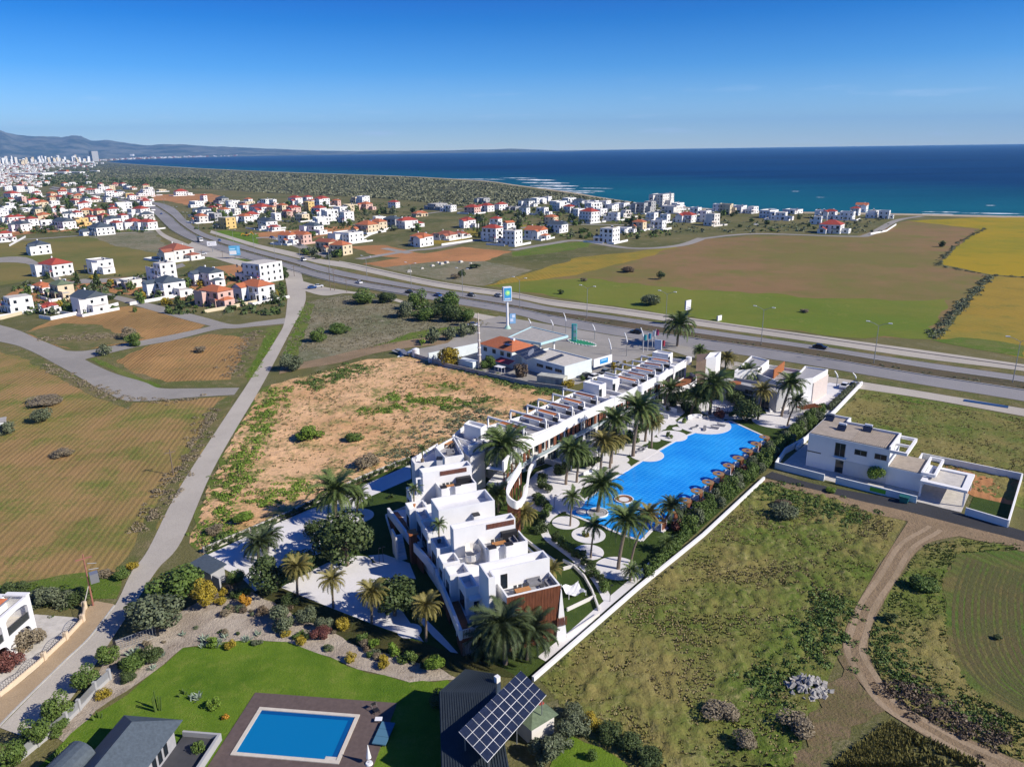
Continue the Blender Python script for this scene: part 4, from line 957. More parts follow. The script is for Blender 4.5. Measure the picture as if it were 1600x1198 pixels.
def frond_mesh(name, rise, droop, mat, n=22, wid=.17, seed=0):
    rnd = random.Random(seed); vs = []; fs = []
    P = []
    ang = rise; x = z = 0.0
    for i in range(n+1):
        P.append((x, z)); ang -= droop/n*(.4+1.2*i/n); x += math.cos(ang)/n; z += math.sin(ang)/n
    def add(v, f): b = len(vs); vs.extend(v); fs.extend(tuple(b+i for i in q) for q in f)
    for i in range(n):
        (x0, z0), (x1, z1) = P[i], P[i+1]; w = .012*(1-i/n)+.004
        add([(x0,-w,z0),(x0,w,z0),(x1,w,z1),(x1,-w,z1)], [(0,3,2,1)])
    for i in range(3, n+1):
        t = i/n; L = wid*(math.sin(math.pi*min(1, .12+.88*t))**.6)*(1.15-.35*t)+.03
        (x0, z0) = P[i]; dx, dz = P[i][0]-P[i-1][0], P[i][1]-P[i-1][1]; h = math.hypot(dx, dz); dx, dz = dx/h, dz/h
        for s in (-1, 1):
            l = L*rnd.uniform(.8, 1.15); fw = .55+.5*t; up = rnd.uniform(.05, .4)-.25*t
            tip = (x0+dx*l*fw-dz*l*up*.3, s*l, z0+dz*l*fw+l*up-l*.15)
            b0 = (x0-dx*.022, 0, z0-dz*.022); b1 = (x0+dx*.022, 0, z0+dz*.022)
            md = (x0+dx*(l*fw*.5+.018), s*l*.5, z0+dz*l*fw*.5+l*up*.5)
            add([b0, b1, md, tip], [(0,1,2),(0,2,3)])
    me = bpy.data.meshes.new(name); me.from_pydata(vs, [], fs); me.materials.append(mat); me.update(); return me
FROND = {}
for key, mt in (('g', L_PALM), ('y', L_PALMY), ('d', L_PALMD)):
    FROND[key] = [frond_mesh('frond_mesh', r_, d_, mt, seed=i) for i, (r_, d_) in enumerate(((1.25,.9),(1.0,1.25),(.75,1.6),(.5,1.9),(.2,2.0),(-.2,1.7),(-.9,.9)))]
TRUNKS = {}
def palm(base, crown, wpx, label, key='g', group='palms of the complex', zb=0.0, dens=1.0, pot=None, name='palm_tree'):
    b = gp(*base, zb); z = zat(b, crown[1]); z = max(zb+.8, z)
    # the crown's sideways lean
    f = b.y*CP-(z-CAM_H)*SP; cx = gp(*crown, z)
    Lr = wpx/2/(F_PX/f)*1.24
    rnd = random.Random(int(base[0]*31+base[1]))
    t = thing(name, label, 'palm tree', (b.x, b.y, zb), group=group)
    top = Vector((cx.x-b.x, cx.y-b.y, z-zb)); h = top.z
    if math.hypot(top.x, top.y) > h*.35: top.x, top.y = top.x*.4, top.y*.4
    r0 = min(.34, max(.09, Lr*.065))
    pts = [Vector((top.x*s**1.6, top.y*s**1.6, h*s)) for s in (0,.12,.3,.5,.7,.88,1)]
    m = MB(); m.tube(pts, r0*1.15, 9, r0*.8); m.tube([pts[-2]+(pts[-1]-pts[-2])*.2, pts[-1]], r0*1.35, 9, r0*1.0)
    m.build('trunk', BARK_P, t)
    N = int((54 if Lr > 2.4 else 42)*dens)
    for i in range(N):
        u = i/N; k = min(5, int(u*6.0)); sc = Lr*rnd.uniform(.86, 1.08)*(1 if u > .12 else .8)
        o = inst('frond', FROND[key][k], t, top, i*2.39996+rnd.uniform(-.2,.2), sc)
        o.rotation_euler = (rnd.uniform(-.25,.25), rnd.uniform(-.12,.12), i*2.39996+rnd.uniform(-.2,.2))
    if key != 'd' and Lr > 1.6 and dens >= 1:
        for i in range(8 if key == 'g' else 14):
            o = inst('dead_frond', FROND['y'][6], t, top-Vector((0,0,.1)), i*2.39996, Lr*rnd.uniform(.4,.62))
    return t
PALMS = [
 ((790,764),(788,700),84,'g','tall palm with a full crown where the curved row begins'),
 ((779,800),(779,772),42,'g','low palm between the tall palm and the stepped villas'),
 ((790,1037),(786,978),96,'d','dark palm before the timber end wall, middle of a trio'),
 ((824,1030),(829,988),84,'d','dark palm before the timber end wall, right of a trio'),
 ((764,1022),(764,1000),72,'d','lowest dark palm beside the slatted balcony'),
 ((891,822),(895,777),36,'g','slim palm on the small round white disc left of the lawn'),
 ((923,872),(929,822),38,'g','slim palm on the middle round disc of the lawn'),
 ((966,889),(981,814),68,'g','tall leaning palm on the largest white disc of the lawn'),
 ((986,880),(1014,803),42,'y','thin leaning yellowish palm on the largest white disc of the lawn'),
 ((934,800),(942,760),66,'g','stout palm standing by the small tub at the pool end'),
 ((884,757),(893,705),52,'g','palm by the curved row, left of a close pair'),
 ((901,754),(907,708),46,'g','palm by the curved row, right of a close pair'),
 ((938,743),(943,691),46,'y','yellow green palm beside the pool islands, nearest the white tables'),
 ((953,732),(958,688),46,'y','yellow green palm behind the pool island with two loungers'),
 ((955,724),(961,657),54,'g','dark green palm against the balconies of the curved row'),
 ((989,713),(999,640),68,'g','tallest palm in the middle of the pool garden, on the island with loungers'),
 ((1008,690),(1013,652),46,'g','palm just right of the tallest pool palm'),
 ((1018,700),(1019,660),36,'y','small yellow palm at the pool edge among the islands'),
 ((1037,640),(1048,609),42,'g','palm in front of the far end of the curved row'),
 ((1109,648),(1115,601),64,'g','big palm on the round terrace with slatted pods'),
 ((1080,648),(1090,619),48,'g','palm left of the round sofa island'),
 ((1159,613),(1166,583),40,'g','palm leaning against the left part of the corner building'),
 ((1184,656),(1192,611),36,'y','yellowish palm on the empty round disc near the corner building'),
 ((1221,651),(1236,601),48,'g','palm leaning right in front of the middle of the corner building'),
 ((1230,666),(1245,627),32,'d','thin dark palm on the right rim of the empty round disc'),
 ((1058,541),(1062,508),54,'g','lone palm on the highway verge behind the row'),
 ((1092,562),(1093,548),24,'g','low palm behind the timber tower'),
 ((1133,577),(1136,560),30,'y','small palm between the timber tower and the corner building'),
 ((524,812),(525,768),80,'g','large palm at the back of the white court'),
 ((558,803),(560,776),42,'g','smaller palm right of the large one at the white court'),
 ((465,931),(465,886),46,'y','yellowish palm at the front of the striped deck, leftmost of five'),
 ((521,950),(519,906),44,'y','yellowish palm at the front of the striped deck, second of five'),
 ((581,974),(582,926),50,'y','yellowish palm at the front of the striped deck, third of five'),
 ((666,1002),(666,948),50,'y','yellowish palm beside the gallery, rightmost of five'),
 ((862,912),(862,890),36,'y','brownish palm close against the right side of the front villas'),
 ((816,826),(819,803),40,'y','yellowish palm between the front villas and the white plaza'),
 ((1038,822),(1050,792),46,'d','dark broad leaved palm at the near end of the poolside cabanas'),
 ((1040,862),(1042,847),30,'g','small palm by the white wall, farther one of two'),
 ((985,908),(987,892),34,'g','small palm by the white wall, nearer one of two'),
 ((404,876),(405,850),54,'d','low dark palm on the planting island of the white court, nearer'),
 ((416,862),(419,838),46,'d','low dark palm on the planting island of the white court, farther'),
]
for b_, c_, w_, k_, lab in PALMS: palm(b_, c_, w_, lab, k_)
POTM = plain('terracotta_pot', (.42,.17,.07), .8, .1)
for (px, py, z, top, w, lab, pc) in ((686,847,5.7,820,30,'potted palm in dark pot on the terrace of the second villa from the front', BARK), (647,791,5.7,765,28,'potted palm in orange pot on the terrace of the middle villa', POTM), (660,722,5.7,702,22,'potted palm on the pale terrace at the back of the stepped villas', BARK)):
    b_ = gp(px, py, z); t = palm((px, py), (px, top), w, lab, 'g', 'potted palms', z, .6, name='potted_palm')
    MB().tube([(0,0,0),(0,0,.6)], .26, 12, .36).build('pot', pc, t)

# ---- leafy blobs
def leaf_mesh(name, n, size, mat, seed=0, lump=.35, flat_=1.0, core=True):
    r = np.random.default_rng(seed)
    d = r.normal(size=(n, 3)); d /= np.linalg.norm(d, axis=1)[:, None]
    ce = r.normal(size=(9, 3)); ce /= np.linalg.norm(ce, axis=1)[:, None]; ce *= .5
    which = r.integers(0, 9, n); rad = .34+.16*r.random(9)
    p = ce[which] + d*(rad[which]*(1-.35*r.random(n)**2))[:, None]
    p[:, 2] = p[:, 2]*flat_
    nr = d + r.normal(size=(n, 3))*.55; nr /= np.linalg.norm(nr, axis=1)[:, None]
    a = np.cross(nr, r.normal(size=(n, 3))); a /= np.linalg.norm(a, axis=1)[:, None]; b2 = np.cross(nr, a)
    s = size*(.6+.8*r.random(n))[:, None]
    v = np.stack([p-a*s-b2*s*.5, p+a*s*.2-b2*s*.7, p+a*s+b2*s*.3, p-a*s*.2+b2*s*.7], 1).reshape(-1, 3)
    v /= max(1e-6, np.abs(v).max())
    return np_mesh(name, v, 4, mat)
BH = {}; BMID = {}; BL = {}
for i, (k, mt) in enumerate((('dark',L_DARK),('mid',L_MID),('bright',L_BRIGHT),('olive',L_OLIVE),('yel',L_YEL),('orange',L_ORANGE),('brown',L_BROWN),('grey',L_GREYL),('red',L_RED))):
    BH[k] = [leaf_mesh('leaves', 2600, .058, mt, 10*i+j) for j in range(2)]
    BMID[k] = [leaf_mesh('leaves', 900, .095, mt, 10*i+j+3) for j in range(2)]
    BL[k] = [leaf_mesh('leaves', 240, .17, mt, 10*i+j+6) for j in range(2)]
def bush(px, py, wpx, hratio, kind, label, cat='shrub', group=None, name='shrub', lod=None):
    """shrub whose foot is at (px, py) in the photo and whose width there is wpx"""
    b = gp(px, py); r = wpx/2/ppm(b)
    me = random.choice((BH if wpx > 26 else BMID if wpx > 12 else BL)[kind] if not lod else lod[kind])
    o = inst(name, me, None, (b.x, b.y+r*.4, r*hratio*.82), random.uniform(0, 6.28), (r*1.08, r*1.08, r*hratio))
    return tag(o, label, cat, group)
def tree(px, py, top, wpx, kind, label, group=None, name='tree', trunk_r=None, flat_=1.0, mat=None):
    b = gp(px, py); z = zat(b, top); r = wpx/2/ppm(b); hc = min(z*.45, r*1.1)
    t = thing(name, label, 'tree', (b.x, b.y, 0), group=group)
    m = MB(); m.tube([(0,0,0),(.05*r,0,z*.4),(0,0,z-hc)], trunk_r or max(.08, r*.08), 7, (trunk_r or r*.08)*.6)
    rnd = random.Random(int(px*7+py))
    for k in range(5):
        a = k*1.26+rnd.random(); m.tube([(0,0,max(.3, z*.3)), (math.cos(a)*r*.5, math.sin(a)*r*.5, z-hc)], max(.04, r*.035), 5, .02)
    m.build('trunk', BARK, t)
    inst('crown', random.choice((BH if wpx > 24 else BMID)[kind]), t, (0,0,z-hc), rnd.uniform(0,6.28), (r*1.1, r*1.1, hc*1.08))
    return t
# trees in the grounds
tree(542,884,800,92,'dark','large dark round-crowned tree by the white court of the complex')
tree(498,842,812,44,'dark','smaller dark tree just left of the large round-crowned one')
tree(432,922,868,76,'dark','dark spreading tree at the corner of the striped deck')
tree(472,895,862,56,'dark','dark tree behind the leftmost yellowish palm')
tree(617,962,900,72,'dark','dark tree between the striped deck and the gallery')
tree(596,945,905,46,'dark','dark low tree left of the gallery, behind the third yellowish palm')
tree(1166,658,618,44,'dark','dark bare-stemmed tree on the round terrace near the corner building')
tree(1150,632,608,36,'dark','dark tree at the foot of the corner building')
# hedge along the white wall: one leafy shrub after another
ha, hb = Vector((29.5,109.0)), Vector((73.0,163.8)); hd_ = (hb-ha).normalized(); hn_ = Vector((-hd_.y, hd_.x))
for i in range(32):
    q = ha+(hb-ha)*(i/31)+hn_*random.uniform(.9,1.6); s = random.uniform(1.6,2.1)
    tag(inst('hedge_shrub', BH[('mid','olive','mid','bright')[i%4] if i%4!=3 else 'mid'][i%2], None, (q.x,q.y,1.25), random.uniform(0,6), (s,s,random.uniform(1.7,2.4))), 'leafy shrub of the long hedge inside the white wall by the pool', 'hedge', 'hedge along the white wall')
for i in range(16):
    q = Vector((20,95.5))+(ha-Vector((20,95.5)))*(i/16)+hn_*random.uniform(.5,1.1)
    tag(inst('hedge_shrub', BMID['mid'][i%2], None, (q.x,q.y,.75), random.uniform(0,6), (1.05,1.05,1.1)), 'low shrub of the short hedge inside the white wall by the lawn', 'hedge', 'low hedge along the white wall')
for i in range(26):
    q = Vector((76,166.5))+(Vector((90.5,185))-Vector((76,166.5)))*(i/25)+hn_*1.1
    tag(inst('hedge_shrub', BMID['olive'][i%2], None, (q.x,q.y,.8), random.uniform(0,6), (.9,.9,1.1)), 'clipped olive green hedge shrub by the wall towards the highway', 'hedge', 'clipped hedge towards the highway')
wl_ = [Vector(q) for q in ((-48.6,105.3),(-38.3,117.6),(-28.7,131.4),(-20.6,140.8),(-8,150))]
for a, c2 in zip(wl_, wl_[1:]):
    k = int((c2-a).length/1.3)
    for i in range(k):
        q = a+(c2-a)*i/k
        tag(inst('hedge_shrub', BMID['dark'][i%2], None, (q.x+.30,q.y-.25,.72), random.uniform(0,6), (.8,.8,.62)), 'dark creeper clump on the low wall by the sandy lot', 'hedge', 'creeper along the low wall')
# shrubs along the curving path and in the pool garden
gb = []
for (x0,y0,x1,y1,n_) in ((853,812,845,838,5),(866,845,905,875,9),(905,872,948,925,9),(838,780,855,800,5),(868,745,905,728,9),(905,735,935,725,5),(948,708,990,690,8),(1000,680,1030,660,6),(1045,640,1085,615,9),(1070,640,1085,650,4),(846,758,858,772,4)):
    for i in range(n_):
        t = i/max(1,n_-1); bush(x0+(x1-x0)*t+random.uniform(-4,4), y0+(y1-y0)*t+random.uniform(-3,3), random.uniform(13,22), random.uniform(.8,1.3), random.choice(('dark','mid','dark','mid','dark')), 'dark green planting along the paths between the curved row and the pool', 'shrub', 'planting along the garden paths')
for i in range(11):
    t = i/10; u = 4+46*t; q = S_+dP*u-nP*random.uniform(3.2,5)
    tag(inst('shrub', BMID[random.choice(('dark','red','mid'))][i%2], None, (q.x,q.y,.9), random.uniform(0,6), (1.3,1.3,1.3)), 'reddish and green shrub between the cabanas and the hedge', 'shrub', 'shrubs behind the cabanas')
for x, y, w, k in ((912,838,9,'mid'),(917,840,8,'yel'),(1044,683,9,'mid'),(1070,662,9,'bright'),(1049,686,7,'bright'),(1125,656,18,'red'),(1160,654,12,'orange'),(1143,652,12,'mid'),(1290,640,12,'mid')):
    bush(x, y, w, 1.2, k, 'small flowering plant in a round bed of the pool garden', 'plant', 'bedding plants of the pool garden', 'plant')
# ---- the private garden in front
G = 'garden shrubs in the front'
tree(277,938,878,88,'mid','large dense green tree beside the street and the low grey building')
tree(248,985,930,84,'olive','broad dark olive tree overhanging the street')
tree(222,968,938,56,'dark','dark tree leaning over the street, left of the olive tree')
tree(322,950,905,40,'yel','yellow leaved tree right of the large green tree')
tree(368,912,890,30,'mid','small tree at the gate of the white court')
for x, y, tp, w, lab in ((173,1036,1004,38,'farthest from the camera'),(139,1074,1042,44,'second farthest'),(97,1128,1084,46,'middle one of the row'),(57,1163,1122,44,'second nearest'),(18,1206,1158,46,'nearest to the picture corner')):
    tree(x, y, tp, w, 'mid', 'round clipped street tree by the fence, '+lab, 'clipped trees along the street')
SH = [(382,948,22,1.2,'orange','orange shrub on the pale gravel'),(440,985,46,.85,'olive','grey green round shrub at the gravel, wider of a pair'),(478,975,34,.9,'olive','grey green round shrub at the gravel, narrower of a pair'),(505,985,30,.8,'olive','grey shrub near the striped deck'),
 (535,985,24,1.0,'yel','yellow green shrub on the gravel bank, farthest of its row'),(565,1006,20,1.1,'mid','small green shrub on the gravel bank, second of its row'),(585,1014,20,1.1,'bright','small bright shrub on the gravel bank, third of its row'),(615,1026,26,1.0,'bright','round bright shrub on the gravel bank, fourth of its row'),(642,1036,24,1.0,'mid','round green shrub on the gravel bank, fifth of its row'),(680,1054,34,1.0,'bright','largest bright shrub at the end of the gravel bank'),
 (470,1008,18,1.0,'yel','yellow tuft at the lawn edge, left one'),(548,1036,20,1.0,'yel','yellow tuft at the lawn edge, middle one'),(600,1046,20,1.0,'yel','yellow tuft at the lawn edge, right one'),
 (330,1012,24,.8,'bright','fresh green shrub behind the agaves'),(360,1015,20,.8,'yel','yellowish low shrub behind the agaves'),(408,962,24,.7,'brown','dry brown shrub on the gravel'),(500,1000,34,.6,'red','reddish low shrub on the gravel'),(352,965,22,.6,'grey','grey dry shrub on the gravel near the olive tree'),(432,965,26,.7,'dark','dark shrub in the shade of the gravel bank'),(455,948,30,.8,'dark','dark shrub beside the spreading tree'),
 (205,1050,44,.8,'mid','wide green shrub in the bed by the street'),(235,1035,34,.8,'dark','dark shrub in the bed by the street'),(195,1068,30,.7,'dark','dark low shrub at the lawn corner'),(160,1092,26,.6,'yel','yellowish grass clump at the lawn fence'),(250,980,24,1.3,'bright','bright climbing shrub by the driveway gate'),
 (310,1180,22,1.2,'mid','green shrub at the corner of the dark terrace'),(333,1110,26,.9,'bright','bright leafy plant on the grey terrace wall'),(352,1125,12,.9,'orange','orange flower pot plant by the terrace wall'),(100,1190,34,.8,'bright','bright grass clump behind the house roof'),(85,1150,40,.6,'mid','green shrub between street trees and lawn'),
 (36,1020,46,.8,'grey','grey flowering bush at the yard corner of the white house'),(15,1050,40,.9,'red','pink flowering bush by the street wall'),(60,1005,34,.7,'grey','pale bush inside the yard wall'),
 (60,950,44,.8,'olive','olive bush behind the white house, left one'),(90,950,46,.8,'olive','olive bush behind the white house, middle one'),(118,945,36,.8,'dark','dark bush behind the white house near the pole'),(20,935,40,.8,'dark','dark bush behind the roof of the white house'),
 (190,905,30,.7,'mid','green bush at the field corner by the street'),(206,890,20,.7,'yel','pale flowering bush at the field corner by the street'),(160,905,26,.6,'grey','grey bush at the field corner by the street'),
 (905,1150,44,.9,'olive','olive hedge clump by the dark house, topmost'),(880,1170,44,1.0,'olive','olive hedge clump by the dark house, middle'),(850,1195,50,1.0,'olive','olive hedge clump by the dark house, lowest'),(925,1140,36,.8,'yel','yellowish hedge clump at the hedge corner'),(895,1125,34,.8,'olive','olive hedge clump by the red tiled porch'),(955,1160,44,.7,'dark','dark hedge clump right of the hedge corner, first'),(985,1178,44,.7,'dark','dark hedge clump right of the hedge corner, second'),(1015,1198,44,.7,'dark','dark hedge clump right of the hedge corner, third'),(925,1190,22,1.0,'mid','small green shrub on the lawn at the bottom edge'),
 (865,1185,40,1.0,'olive','olive hedge clump between the middle and the lowest'),(690,1105,40,.7,'dark','dark shrub at the wall of the dark house')]
for x, y, w, h, k, lab in SH: bush(x, y, w, h, k, lab, 'shrub')
r_ = random.Random(44)
for i in range(64):
    t = r_.random(); k = r_.choice(('olive','mid','dark','brown','yel','grey','mid','olive'))
    a_, b2_ = r_.choice((((330,940),(430,985)),((300,985),(410,1005)),((430,985),(520,1012)),((520,1000),(690,1056)),((175,1050),(250,1000)),((340,930),(400,935)),((440,955),(560,1000))))
    bush(a_[0]+(b2_[0]-a_[0])*t+r_.uniform(-9,9), a_[1]+(b2_[1]-a_[1])*t+r_.uniform(-7,7), r_.uniform(8,20), r_.uniform(.5,1.0), k, 'low garden plant scattered over the gravel beds around the lawn', 'plant', 'low plants of the gravel beds', 'garden_plant')
# agaves and cacti
def agave(px, py, wpx, label, mat=L_AGAVE, n=34, up=.6, group=None):
    b = gp(px, py); r = wpx/2/ppm(b); rnd = random.Random(int(px)); m = MB()
    for i in range(n):
        a = i*2.4; e = rnd.uniform(.25, 1.35)*up*1.4; d = Vector((math.cos(a)*math.cos(e), math.sin(a)*math.cos(e), math.sin(e))); s = Vector((-math.sin(a), math.cos(a), 0))
        o = Vector((rnd.uniform(-.4,.4)*r, rnd.uniform(-.4,.4)*r, 0)); L = r*rnd.uniform(.55,.95)
        m.add([o-s*.05*r, o+s*.05*r, o+d*L*.5+s*.09*r, o+d*L, o+d*L*.5-s*.09*r, o+d*L*.45-Vector((0,0,.05*r))], [(0,1,5),(1,2,5),(2,3,5),(3,4,5),(4,0,5)])
    o = m.build('agave', mat); o.location = (b.x, b.y, 0)
    return tag(o, label, 'agave', group)
for x, y, w, lab in ((320,1000,26,'pale agave at the lawn edge, leftmost of the group'),(338,1008,30,'pale agave at the lawn edge, biggest of the group'),(350,995,22,'pale agave behind the biggest one'),(386,1000,22,'pale agave right of the yellowish low shrub'),(402,992,20,'pale agave at the right end of the bed'),(286,992,18,'small agave beside the olive tree'),(252,1026,20,'pale agave in the street bed, upper one'),(238,1045,20,'pale agave in the street bed, lower one'),(208,1022,30,'grey spiky agave clump in the street bed'),(305,1092,32,'blue grey agave on the grey terrace'),(318,1010,20,'pale agave half behind the biggest one')):
    agave(x, y, w, lab)
def cactus(px, py, top, label):
    b = gp(px, py); z = zat(b, top); rnd = random.Random(px); m = MB()
    for i in range(7):
        a = i*2.1; r = .35*rnd.random()+.1; h = z*rnd.uniform(.55, 1); m.tube([(math.cos(a)*r, math.sin(a)*r, 0), (math.cos(a)*r*1.5, math.sin(a)*r*1.5, h)], .09, 7, .07)
    o = m.build('cactus', L_MID, smooth=False); o.location = (b.x, b.y, 0); return tag(o, label, 'cactus')
cactus(246,1110,1082,'column cactus beside the dark hip roof'); cactus(152,1122,1112,'short column cactus on the lawn behind the house'); cactus(93,1196,1166,'column cactus clump at the bottom left'); cactus(287,1085,1078,'small dark cactus on the grey terrace')
# ---- single bushes out in the lots and fields
for x, y, w, h, k, lab in ((454,580,38,.85,'olive','grey green bush at the fork of the sandy road'),(498,535,28,.9,'mid','round bush in the grey lot, left of two'),(530,522,40,.5,'mid','wide low bush in the grey lot, right of two'),
 (570,475,44,.6,'mid','dense green thicket beside the service road, left clump'),(600,474,36,.6,'dark','dense green thicket beside the service road, right clump'),(632,497,34,.9,'olive','rounded bush in the middle thicket, leftmost'),(655,485,34,1.1,'mid','tall bush in the middle thicket'),(660,502,40,.7,'mid','low bush in front of the middle thicket'),(698,486,44,.9,'mid','tall bush at the top of the right thicket'),(705,503,44,.8,'dark','dark bush in the right thicket, left one'),(726,503,30,.9,'mid','bush in the right thicket, right one'),(680,497,34,.8,'dark','dark bush between the two thickets'),
 (675,537,26,1.2,'olive','olive tree by the gravel track, first from the left'),(702,532,24,1.1,'olive','olive tree by the gravel track, second from the left'),(722,527,26,1.0,'olive','olive tree by the gravel track, third from the left'),(738,523,20,1.0,'olive','olive tree by the gravel track, last of the row'),(660,540,12,1.0,'bright','small bright bush at the end of the gravel track'),
 (207,542,28,.9,'mid','round bush at the road fork between the ploughed fields'),(160,556,26,.8,'olive','olive bush at the corner of the second ploughed field'),(196,530,28,.8,'grey','grey bush beside the road fork'),(312,551,22,.5,'grey','grey scrub heap in the ploughed field'),(62,661,32,.9,'olive','grey green bush alone in the large ploughed field'),(95,715,36,.35,'grey','heap of dry brush in the large ploughed field'),(8,680,30,.8,'olive','olive bush by the white shed at the left edge'),(62,634,60,.2,'grey','flat heap of stones and brush in the large field'),
 (1033,437,16,1.0,'dark','small dark tree alone in the stubble field'),(1018,478,32,.7,'olive','grey bush by the service road in the green crop'),(985,426,28,.4,'brown','low brown thicket in the stubble field'),(912,440,12,.6,'grey','tiny grey bush in the green crop, left'),(1258,489,14,.5,'grey','tiny grey bush in the green crop, right'),(876,460,12,.8,'dark','small dark bush beside the service road'),(722,435,14,1.2,'dark','dark tree in the grey stony lot'),(710,436,18,.5,'grey','grey brush by the dark tree in the stony lot'),(742,420,22,.4,'dark','low dark brush in the stony lot'),(1472,386,12,1.0,'dark','small tree in the hedge of the yellow field'),
 (483,690,50,.5,'bright','bright bush in the sandy lot, lowest one'),(554,690,34,.5,'mid','green bush in the sandy lot, right of the lowest one'),(575,735,44,.6,'grey','grey dry bush by the creeper wall'),(345,848,26,.7,'mid','green bush at the road corner of the court wall'),(380,820,34,.6,'bright','bright bush near the court wall'),(335,835,30,.5,'grey','grey dry bush near the court wall'),
 (705,572,40,.9,'yel','yellowish tree behind the petrol station wall'),(760,577,32,.8,'mid','green tree behind the petrol station wall'),(815,590,26,1.2,'brown','bare reddish tree behind the petrol station wall'),(887,608,24,.8,'yel','bright yellow bush at the end of the petrol station wall'),
 (838,640,26,.6,'dark','dark bush behind the pergola row, lower'),(812,655,20,.6,'mid','green bush behind the pergola row, lowest'),(910,596,12,1.2,'mid','slim green bush beside the parked cars, left'),(960,578,10,1.4,'yel','slim yellow green bush at the row end, left'),(975,575,10,1.4,'yel','slim yellow green bush at the row end, right'),
 (1228,812,44,.6,'olive','olive scrub at the top of the dry lot'),(1225,795,30,.5,'brown','brown scrub at the top of the dry lot'),(1450,925,50,.55,'mid','round dark bush beside the dirt track'),(1395,975,26,.7,'dark','small dark bush by the dirt track bend'),(1165,1170,40,.7,'grey','grey twiggy bush near the rubble heap'),(1130,1130,60,.4,'grey','pale dry brush left of the rubble heap'),(1246,1150,60,.5,'grey','pale twiggy bush below the rubble heap'),(1372,757,34,1.0,'bright','broad leaved banana plant by the villa wall'),(1300,770,20,.5,'bright','green weeds at the sandy corner of the lane'),(1560,1000,14,.7,'dark','tiny dark bush in the green tilled field')):
    bush(x, y, w, h, k, lab)
# hedgerows (lines of scrub nobody could count)
def clumps(name, pts, wid, n_, r0, r1, mat, seed, label, cat='scrub', hr=.55, leaf=.13, world_pts=False):
    P = pts if world_pts else PX(*pts); rs = np.random.default_rng(seed); V = []
    seg = [(a, c2, (c2-a).length) for a, c2 in zip(P, P[1:])]; tot = sum(s[2] for s in seg)
    for i in range(n_):
        s = rs.random()*tot
        for a, c2, L in seg:
            if s <= L: break
            s -= L
        d = (c2-a)/max(L, 1e-6); q = a+d*s+Vector((-d.y, d.x))*rs.normal()*wid*.5
        V.append(blob_np(rs, q.x, q.y, rs.uniform(r0, r1), hr, leaf))
    me = np_mesh(name, np.concatenate(V), 4, mat); o = bpy.data.objects.new(name, me); COL.objects.link(o)
    return stuff(o, label, cat)
def blob_np(rs, x, y, r, hr, leaf, k=34):
    d = rs.normal(size=(k, 3)); d /= np.linalg.norm(d, axis=1)[:, None]; d[:, 2] = np.abs(d[:, 2])
    p = d*r*(.75+.3*rs.random(k))[:, None]*np.array([1, 1, hr])+np.array([x, y, .02])
    nr = d+rs.normal(size=(k, 3))*.5; nr /= np.linalg.norm(nr, axis=1)[:, None]
    a = np.cross(nr, rs.normal(size=(k, 3))); a /= np.linalg.norm(a, axis=1)[:, None]; b2 = np.cross(nr, a); s = leaf*(1+.8*rs.random(k))[:, None]*min(1.6, max(.5, r))
    return np.stack([p-a*s-b2*s*.6, p+a*s*.3-b2*s*.8, p+a*s+b2*s*.4, p-a*s*.3+b2*s*.8], 1).reshape(-1, 3)
clumps('hedgerow', [(1540,357),(1500,378),(1478,398),(1463,415),(1500,422),(1545,430),(1600,434)], 1.6, 170, .5, 1.3, L_OLIVE, 1, 'line of scrub between the stubble field and the yellow fields')
clumps('hedgerow', [(1548,431),(1525,455),(1500,482),(1475,505),(1458,528)], 2.4, 190, .7, 1.5, L_OLIVE, 2, 'dark scrub line between the two right-hand fields')
clumps('hedgerow', [(332,640),(308,690),(278,735),(248,780),(212,835)], 2.4, 160, .4, 0.9, L_GREYL, 3, 'dry brush line along the ploughed field by the road')
clumps('hedgerow', [(75,570),(110,590),(150,605),(180,622),(260,628),(320,622)], 2.5, 120, .5, .9, L_GREYL, 4, 'dry brush line below the asphalt road')
clumps('hedgerow', [(360,590),(372,560),(388,535),(400,518)], 4, 110, .5, .9, L_GREYL, 5, 'dry brush beside the second ploughed field')
clumps('hedgerow', [(60,530),(110,530),(160,526),(200,522)], 5, 120, .5, .9, L_GREYL, 6, 'dry brush in the upper left field')
clumps('hedgerow', [(376,560),(330,650),(350,760),(305,850)] and [(438,606),(402,682),(370,748),(330,850)], 3.6, 480, .3, 1.0, L_BRIGHT, 7, 'bright green weeds along the sandy road', 'weeds', .7)
clumps('hedgerow', [(474,480),(462,520),(448,560)], 1.6, 70, .3, .8, L_BRIGHT, 8, 'green weeds along the grey lot', 'weeds', .6)
clumps('hedgerow', [(430,515),(410,560),(392,590)], 1.6, 70, .3, .7, L_BRIGHT, 9, 'green weeds on the verge of the second field', 'weeds', .5)
clumps('hedgerow', [(600,725),(660,690),(720,655),(780,640)], 7, 260, .3, 1.0, L_OLIVE, 10, 'grey green scrub behind the stepped villas')
clumps('hedgerow', [(720,575),(790,598),(850,610),(872,616)], 3.5, 240, .3, 1.0, L_MID, 11, 'green weeds along the petrol station wall', 'weeds', .6)
clumps('weeds', [(600,620),(640,628),(680,632),(720,625)], 5, 170, .35, 1.1, L_BRIGHT, 12, 'bright weeds in the middle of the sandy lot', 'weeds', .5)
clumps('weeds', [(690,640),(730,632),(770,622)], 2.5, 90, .35, 1.0, L_MID, 13, 'darker weeds in the right half of the sandy lot', 'weeds', .5)
clumps('weeds', [(560,640),(590,645),(625,635)], 2.5, 80, .35, 1.0, L_BRIGHT, 14, 'bright weeds left of the middle of the sandy lot', 'weeds', .5)
